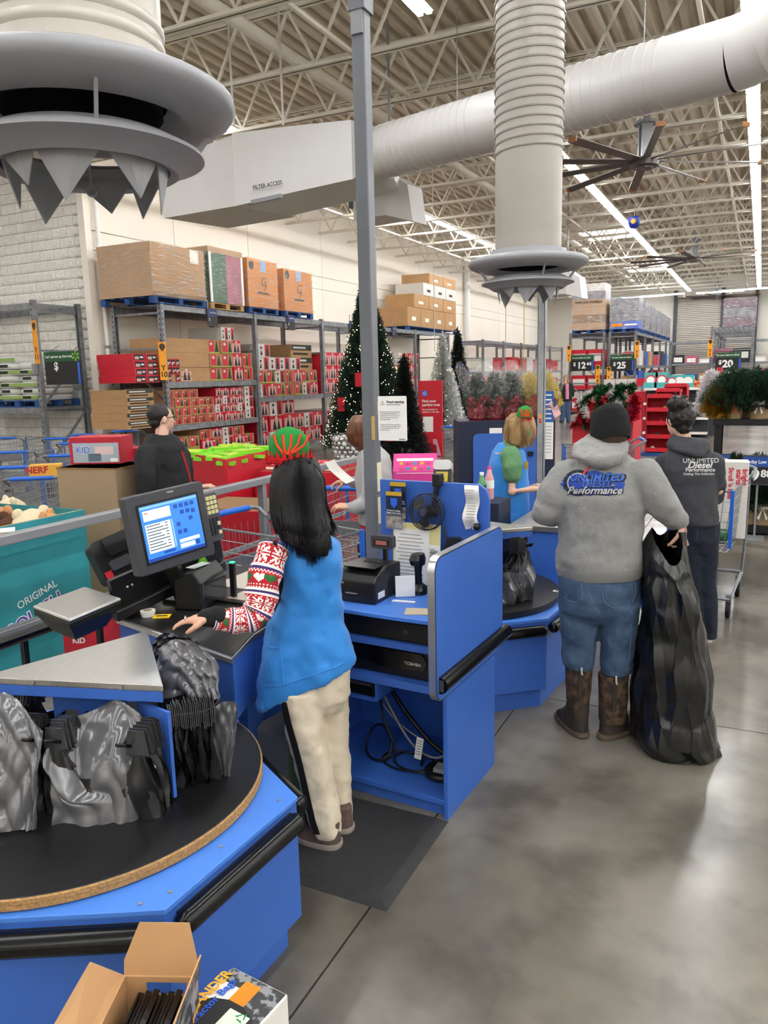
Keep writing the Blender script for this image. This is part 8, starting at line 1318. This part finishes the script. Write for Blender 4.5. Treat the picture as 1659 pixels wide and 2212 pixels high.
t = far_load('tall wrapped stack of brown cartons on the Y 4 rack', -6.2, 31.7, 3.37, 1.25, 1.1, 1.75, [KRAFT, KRAFT2, KRAFT, KRAFT, DARKL, CORRW]); text('FUN ON WHEELS', .13, INK, FR((0, -.58, 1.05), (1, 0, 0), (0, 0, 1)), t, world=False, bold=.02)
far_load('pale wrapped carton behind the tall brown stack', -5.9, 33.8, 3.37, 1.2, 1.1, 1.35, [CORRW, M('mint_carton', '#9fc0ae', .6)])
for k in range(6):
    t = far_load('dark wrapped load on the Y 2 rack, %s from the front' % ordn(k), -4.88, 31.9+2.05*k, 3.37, 1.05, 1.5 if k else 1.1, 1.15-.03*k, [BLUEPR if k == 0 else DARKL, DARKL, DARKL, DARKL])
    if k == 0: MB().box((-.48, -.58, .08), (-.05, -.573, .2)).obj('orange_print', ORANGE, t); MB().box((.02, -.58, .11), (.48, -.573, .17)).obj('print_line', PAPER, t)
far_load('dark wrapped load on the right far rack', -.9, 34.5, 3.37, 1.15, 1.2, 1.1, [M('plum_goods', '#6b4a55', .6), DARKL, M('plum_goods', '#6b4a55', .6)])
def price_sign(lab, px0, px1, py0, py1, Y, dollars, cents, rz=0):
    a, b = PY(px0, py1, Y), PY(px1, py0, Y); w_, h_ = b.x-a.x, b.z-a.z; t = thing('price_sign', lab, 'sign', ((a.x+b.x)/2, Y, (a.z+b.z)/2), rz, 'black price signs'); MB().box((-w_/2, -.02, -h_/2), (w_/2, 0, h_*.2)).obj('board', SIGN_K, t); MB().box((-w_/2, -.024, h_*.2), (w_/2, 0, h_/2)).obj('green_header', SIGN_G, t); T = FR((0, -.0245, 0), (1, 0, 0), (0, 0, 1)); text("It's your time to shine!", h_*.13, WHITE, T @ TR(-.02, h_*.35, 0), t, world=False, bold=.02); text('$', h_*.32, WHITE, T @ TR(-w_*.32, -h_*.06, -.002), t, world=False, bold=.03); text(dollars, h_*.56, WHITE, T @ TR(-w_*.02, -h_*.16, -.002), t, world=False, bold=.04)
    if cents: text(cents, h_*.32, WHITE, T @ TR(w_*.3, -h_*.06, -.002), t, world=False, bold=.03)
    MB().box((w_*.42, -.026, -h_*.48), (w_*.48, -.021, h_*.15)).obj('blue_strip', SPARK, t)
    for x in (-w_*.4, w_*.4): MB().box((x-.01, -.01, h_/2), (x+.01, .25, h_/2+.02)).obj('hook', GREY, t)
price_sign('black price sign reading $12.44 on the leftmost far rack', 1232, 1283, 767, 802, 30.85, '12', '44'); price_sign('black price sign reading $25 on the middle far rack', 1318, 1370, 766, 802, 31.05, '25', ''); price_sign('black price sign reading $20 on the right far rack', 1545, 1602, 760, 800, 30.8, '20', '')
for (x, y, n_) in ((1229, 764, '1'), (1376, 755, '2'), (1534, 752, '3'), (1291, 808, '4'), (1315, 810, '5')): tall_tag('orange aisle tag on the far racks, %s' % {'1': 'left of the first price sign', '2': 'right of the second price sign', '3': 'left of the rightmost price sign', '4': 'low one under the first price sign', '5': 'low one under the second price sign'}[n_], PY(x, y, 30.6), 0, 'Y\n'+n_, .16, .62 if n_ != '4' else .7, .64)
# ================================================================ PLATES GONDOLA
p = G(1452, 945); t = thing('gondola_shelf', 'dark shelf unit below the boxed plates', 'shelf', (p.x, p.y, 0)); x0, x1 = PY(1390, 900, p.y).x-p.x, PY(1530, 900, p.y).x-p.x; zt = PY(1450, 838, p.y).z; MB().box((x0, .3, 0), (x1, .4, zt)).obj('back_panel', M('peg_grey', '#3e4246', .7), t)
for k in range(4): MB().box((x0, -.1, .12+k*(zt-.16)/3), (x1, .3, .15+k*(zt-.16)/3)).obj('shelf', M('shelf_grey', '#8f9296', .5), t); MB().box((x0, -.115, .1+k*(zt-.16)/3), (x1, -.1, .17+k*(zt-.16)/3)).obj('price_rail', PAPER, t)
TEB = M('teal_box', '#4fb8b4', .5); PLW, PLR = M('plate_white', '#e8e2de', .3), M('plate_red', '#b0404c', .4)
for i, (x, y, s) in enumerate(((1404, 830, 1.0), (1428, 830, 1.0), (1450, 832, .8), (1467, 832, .8), (1485, 832, .8), (1452, 860, .75), (1470, 860, .75))):
    q = PY(x, y, p.y-.05); t = thing('plate_box', 'teal box showing a round %s plate, %s %s' % ('red' if i < 3 or i == 5 else 'white', ordn(i if i < 5 else i-5), 'on the top shelf' if i < 5 else 'on the lower shelf'), 'plate', (q.x, q.y, zt if i < 5 else zt-(zt-.16)/3-.01), 0, 'boxed plates'); W_ = .36*s; MB().box((-W_/2, 0, 0), (W_/2, .25, .16*s)).obj('tray', TEB, t); MB().box((-W_/2, .2, 0), (W_/2, .25, .44*s)).obj('back_card', TEB, t); T = FR((0, .1, .22*s), (1, 0, 0), (0, .25, 1)); MB().lathe([(0, .0), (.16*s, .01), (.16*s, .0)], 24, 0, T).obj('plate', PLR if i < 3 or i == 5 else PLW, t, 40); MB().disc(.11*s, .012, 20, 0, T).obj('plate_centre', PLW, t)
p = G(1515, 940); t = thing('ornament_bin', 'red bin of striped gold ornaments beside the plates', 'bin', (p.x, p.y, 0)); zb_, zt2 = PY(1515, 870, p.y).z, PY(1515, 845, p.y).z; MB().box((-.45, 0, 0), (.45, .6, zb_)).obj('stand', M('peg_grey'), t); MB().box((-.45, 0, zb_), (.45, .6, zb_+.32)).obj('red_tray', RED, t); MB().box((.33, -.002, zb_+.3), (.45, .6, zb_+1.0)).obj('side_card', RED, t)
for k in range(7): o = thing('striped_ornament', 'striped gold and red ornament in the red bin, %s' % ordn(k), 'ornament', (p.x-.32+.14*(k % 4)+.05*(k//4), p.y+.2+.15*(k//4), zb_+.42+.12*(k//4)), 0, 'striped ornaments'); MB().lathe([(0, -.1)]+[(.1*math.sin(a), -.1*math.cos(a)) for a in [i*PI/10 for i in range(1, 10)]]+[(0, .1)], 14, [i % 2 for i in range(10)]).obj('ball', [M('gold_orn', '#a8803a', .3, .6), RED2], o, 60); MB().cyl(.02, .1, .13, 8).obj('cap', YEL, o)
# ================================================================ RIGHT EDGE: plant stand
p = G(1545, 1150); Yp = p.y; t = thing('plant_stand', 'black plant stand with potted evergreens at the right edge', 'stand', (p.x+.9, Yp+.3, 0)); xL = PY(1540, 912, Yp).x; zT = PY(1545, 906, Yp).z; MB().box((xL, Yp, zT-.07), (1.6, Yp+.75, zT)).obj('top_shelf', MATTE, t, None, True); MB().box((xL, Yp, .02), (1.6, Yp+.75, .09)).obj('bottom_shelf', MATTE, t, None, True)
for x in (xL+.02, .75): 
    for y in (Yp+.02, Yp+.67): MB().box((x, y, 0), (x+.07, y+.07, zT-.07)).obj('leg', MATTE, t, None, True)
BURL = M('burlap', '#a28a66', .9, bump=.5, bs=120); BOWR, BOWW = M('bow_red', '#c03038', .6), M('bow_white', '#e8e6e0', .6); EVG = M('evergreen', '#22422a', .7, var=.3, vs=8)
def potted(lab, x, y, z, s, bow, seed, spread=1.0, fol=None):
    t = thing('potted_evergreen', lab, 'plant', (x, y, z), 0, 'potted evergreens'); MB().lathe([(0, 0), (.1*s, 0), (.13*s, .22*s), (.12*s, .22*s)], 20).obj('burlap_pot', BURL, t, 50); MB().lathe([(.13*s, .17*s), (.133*s, .2*s)], 20).obj('ribbon_band', bow, t, 60)
    for sd in (-1, 1): MB().add([Vector((0, -.135*s, .185*s)), Vector((sd*.06*s, -.14*s, .22*s)), Vector((sd*.075*s, -.135*s, .17*s))], [(0, 1, 2)]).obj('bow_loop', bow, t); MB().add([Vector((0, -.135*s, .185*s)), Vector((sd*.03*s, -.14*s, .06*s)), Vector((sd*.05*s, -.138*s, .08*s))], [(0, 1, 2)]).obj('bow_tail', bow, t)
    foliage(seed, .42*s, .3*s*spread, 230, .06, .2*s, .55, .35, 9, .3, .6).obj('foliage', fol or EVG, t, None, False, False)['kind'] = 'stuff'; return t
for i, (px, s, bw, lab) in enumerate(((1583, 1.0, BOWR, 'potted evergreen with red dotted bow on the stand top'), (1638, 1.0, BOWW, 'potted evergreen with white dotted bow on the stand top'), (1609, .95, BOWR, 'potted evergreen between the two bowed pots, set back'))): q = PY(px, 900, Yp+(.2 if i < 2 else .45)); potted(lab, q.x, q.y, zT, s*.95, bw, 200+i, 1.25)
for i, (px, s, bw) in enumerate(((1607, .95, M('bow_green', '#2c5a34', .6)), (1645, 1.0, BOWW), (1565, .8, BOWR))): q = PY(px, 1140, Yp+.25); potted('potted evergreen on the lower shelf, %s' % ('beside the sign stem', 'at the right edge', 'leftmost')[i], q.x, q.y, .09, 1.15, bw, 220+i, .9)
for i, px in enumerate((1590, 1640)): q = PY(px, 1000, Yp+.55); potted('tall evergreen under the stand shelf, %s' % ('left', 'right')[i], q.x, q.y, .09, 1.3, BOWR, 240+i, .7)
for i, (px, c_, lab) in enumerate(((1548, M('gold_tinsel', '#b8923a', .25, .8), 'gold tinsel pot at the left end of the plant stand'), (1533, TINS['w'], 'silver tinsel plant beside the gold one'))):
    q = PY(px, 905, Yp+.12+.3*i); t = thing('tinsel_plant', lab, 'plant', (q.x, q.y, zT), 0, 'tinsel plants'); MB().lathe([(0, 0), (.08, 0), (.1, .15)], 16).obj('pot', c_, t, 50); foliage(260+i, .3+.2*i, .16, 160, .06, .08, .5, .3, 8, .4, .6).obj('tinsel', c_, t, None, False, False)['kind'] = 'stuff'
def low_price(lab, px0, px1, py0, py1, Y, big, small, stem=None):
    a, b = PY(px0, py1, Y), PY(px1, py0, Y); w_, h_ = b.x-a.x, b.z-a.z; t = thing('low_price_sign', lab, 'sign', ((a.x+b.x)/2, Y, 0), 0, 'blue low price signs'); zc_ = (a.z+b.z)/2; NB = M('price_navy', '#1d4c9c', .5); MB().box((-w_/2, -.02, zc_-h_/2), (w_/2, 0, zc_+h_/2)).obj('frame', DGREY, t); MB().box((-w_*.47, -.024, zc_+h_*.12), (w_*.47, -.02, zc_+h_*.45)).obj('blue_header', NB, t); MB().box((-w_*.47, -.024, zc_-h_*.45), (w_*.47, -.02, zc_+h_*.1)).obj('price_panel', SIGN_K, t); T = FR((0, -.0245, zc_), (1, 0, 0), (0, 0, 1)); text('Everyday Low Price', h_*.17, WHITE, T @ TR(0, h_*.28, 0), t, world=False, bold=.02, sx=.82); text('$', h_*.3, WHITE, T @ TR(-w_*.38, -h_*.13, 0), t, world=False, bold=.03); big and text(big, h_*.48, WHITE, T @ TR(-w_*.08, -h_*.18, 0), t, world=False, bold=.04); text(small, h_*.34, WHITE, T @ TR(w_*.25, -h_*.12, 0), t, world=False, bold=.03)
    MB().bar((0, 0.02, .02), (0, .02, zc_), .022, .022).obj('stem', GREY, t); MB().box((-.1, -.08, 0), (.1, .12, .02)).obj('base_plate', GREY, t)
low_price('blue Everyday Low Price sign reading $9.88 on a stem at the right edge', 1601, 1676, 984, 1046, Yp-.25, '9', '88'); low_price('blue low price sign half hidden behind the charcoal hoodie', 1506, 1578, 980, 1026, Yp-.1, '', '88')
# cart at right with white box
p = G(1578, 1275); c_ = copy_tree(cart0, None, 'blue-cornered shopping cart holding a white box beyond the garbage bag', (p.x-.06, p.y+.1, 0), -.1); c_.rotation_euler = (0, 0, PI-.08); c_.location = (-.29, 7.1, 0); c_.scale = (1.05, 1.05, 1.05)
t = thing('product_box', 'tall white boxed baby walker standing in the right-hand cart', 'box', (-.22, 6.75, .56), .05); MB().box((-.15, -.1, 0), (.17, .1, .62)).obj('carton', CORRW, t, bev=.004); T = FR((.06, -.102, .42), (0, 0, -1), (1, 0, 0)); text("bright\nstarts", .055, RED2, T @ TR(-.08, .06, 0), t, world=False, bold=.03, ls=.8); text("Stroll 'n Roll", .05, RED2, T @ TR(-.03, -.02, 0), t, world=False, bold=.03)
for k in range(7): MB().box((-.13, -.1015, .1+.05*k), (-.03, -.1002, .108+.05*k)).obj('text_line', M('receipt_ink'), t)
for i, (mt, lab) in enumerate(((M('toy_multi', '#d8b43c', .5), 'yellow toy in the right-hand cart'), (RED2, 'red toy in the right-hand cart'), (PAPER, 'white printed pack in the right-hand cart'), (GREEN, 'green toy in the right-hand cart'))): o = tag(MB().sph((0, 0, .06), (.08, .06, .06), 12, 8).obj('small_toy', mt, None, 50), lab, 'toy', 'toys in the right-hand cart'); o.location = (-.48+.09*i, 6.5+.05*(i % 2), .535)
p = G(1400, 955, 1.0); copy_tree(cart0, None, 'shopping cart beyond the beanie with blue handle', (p.x-.2, p.y, 0), _y+1.4); p = G(988, 922, 1.02); copy_tree(cart0, None, 'shopping cart between the red sign and the navy cabinet', (p.x, p.y, 0), _y-.3)
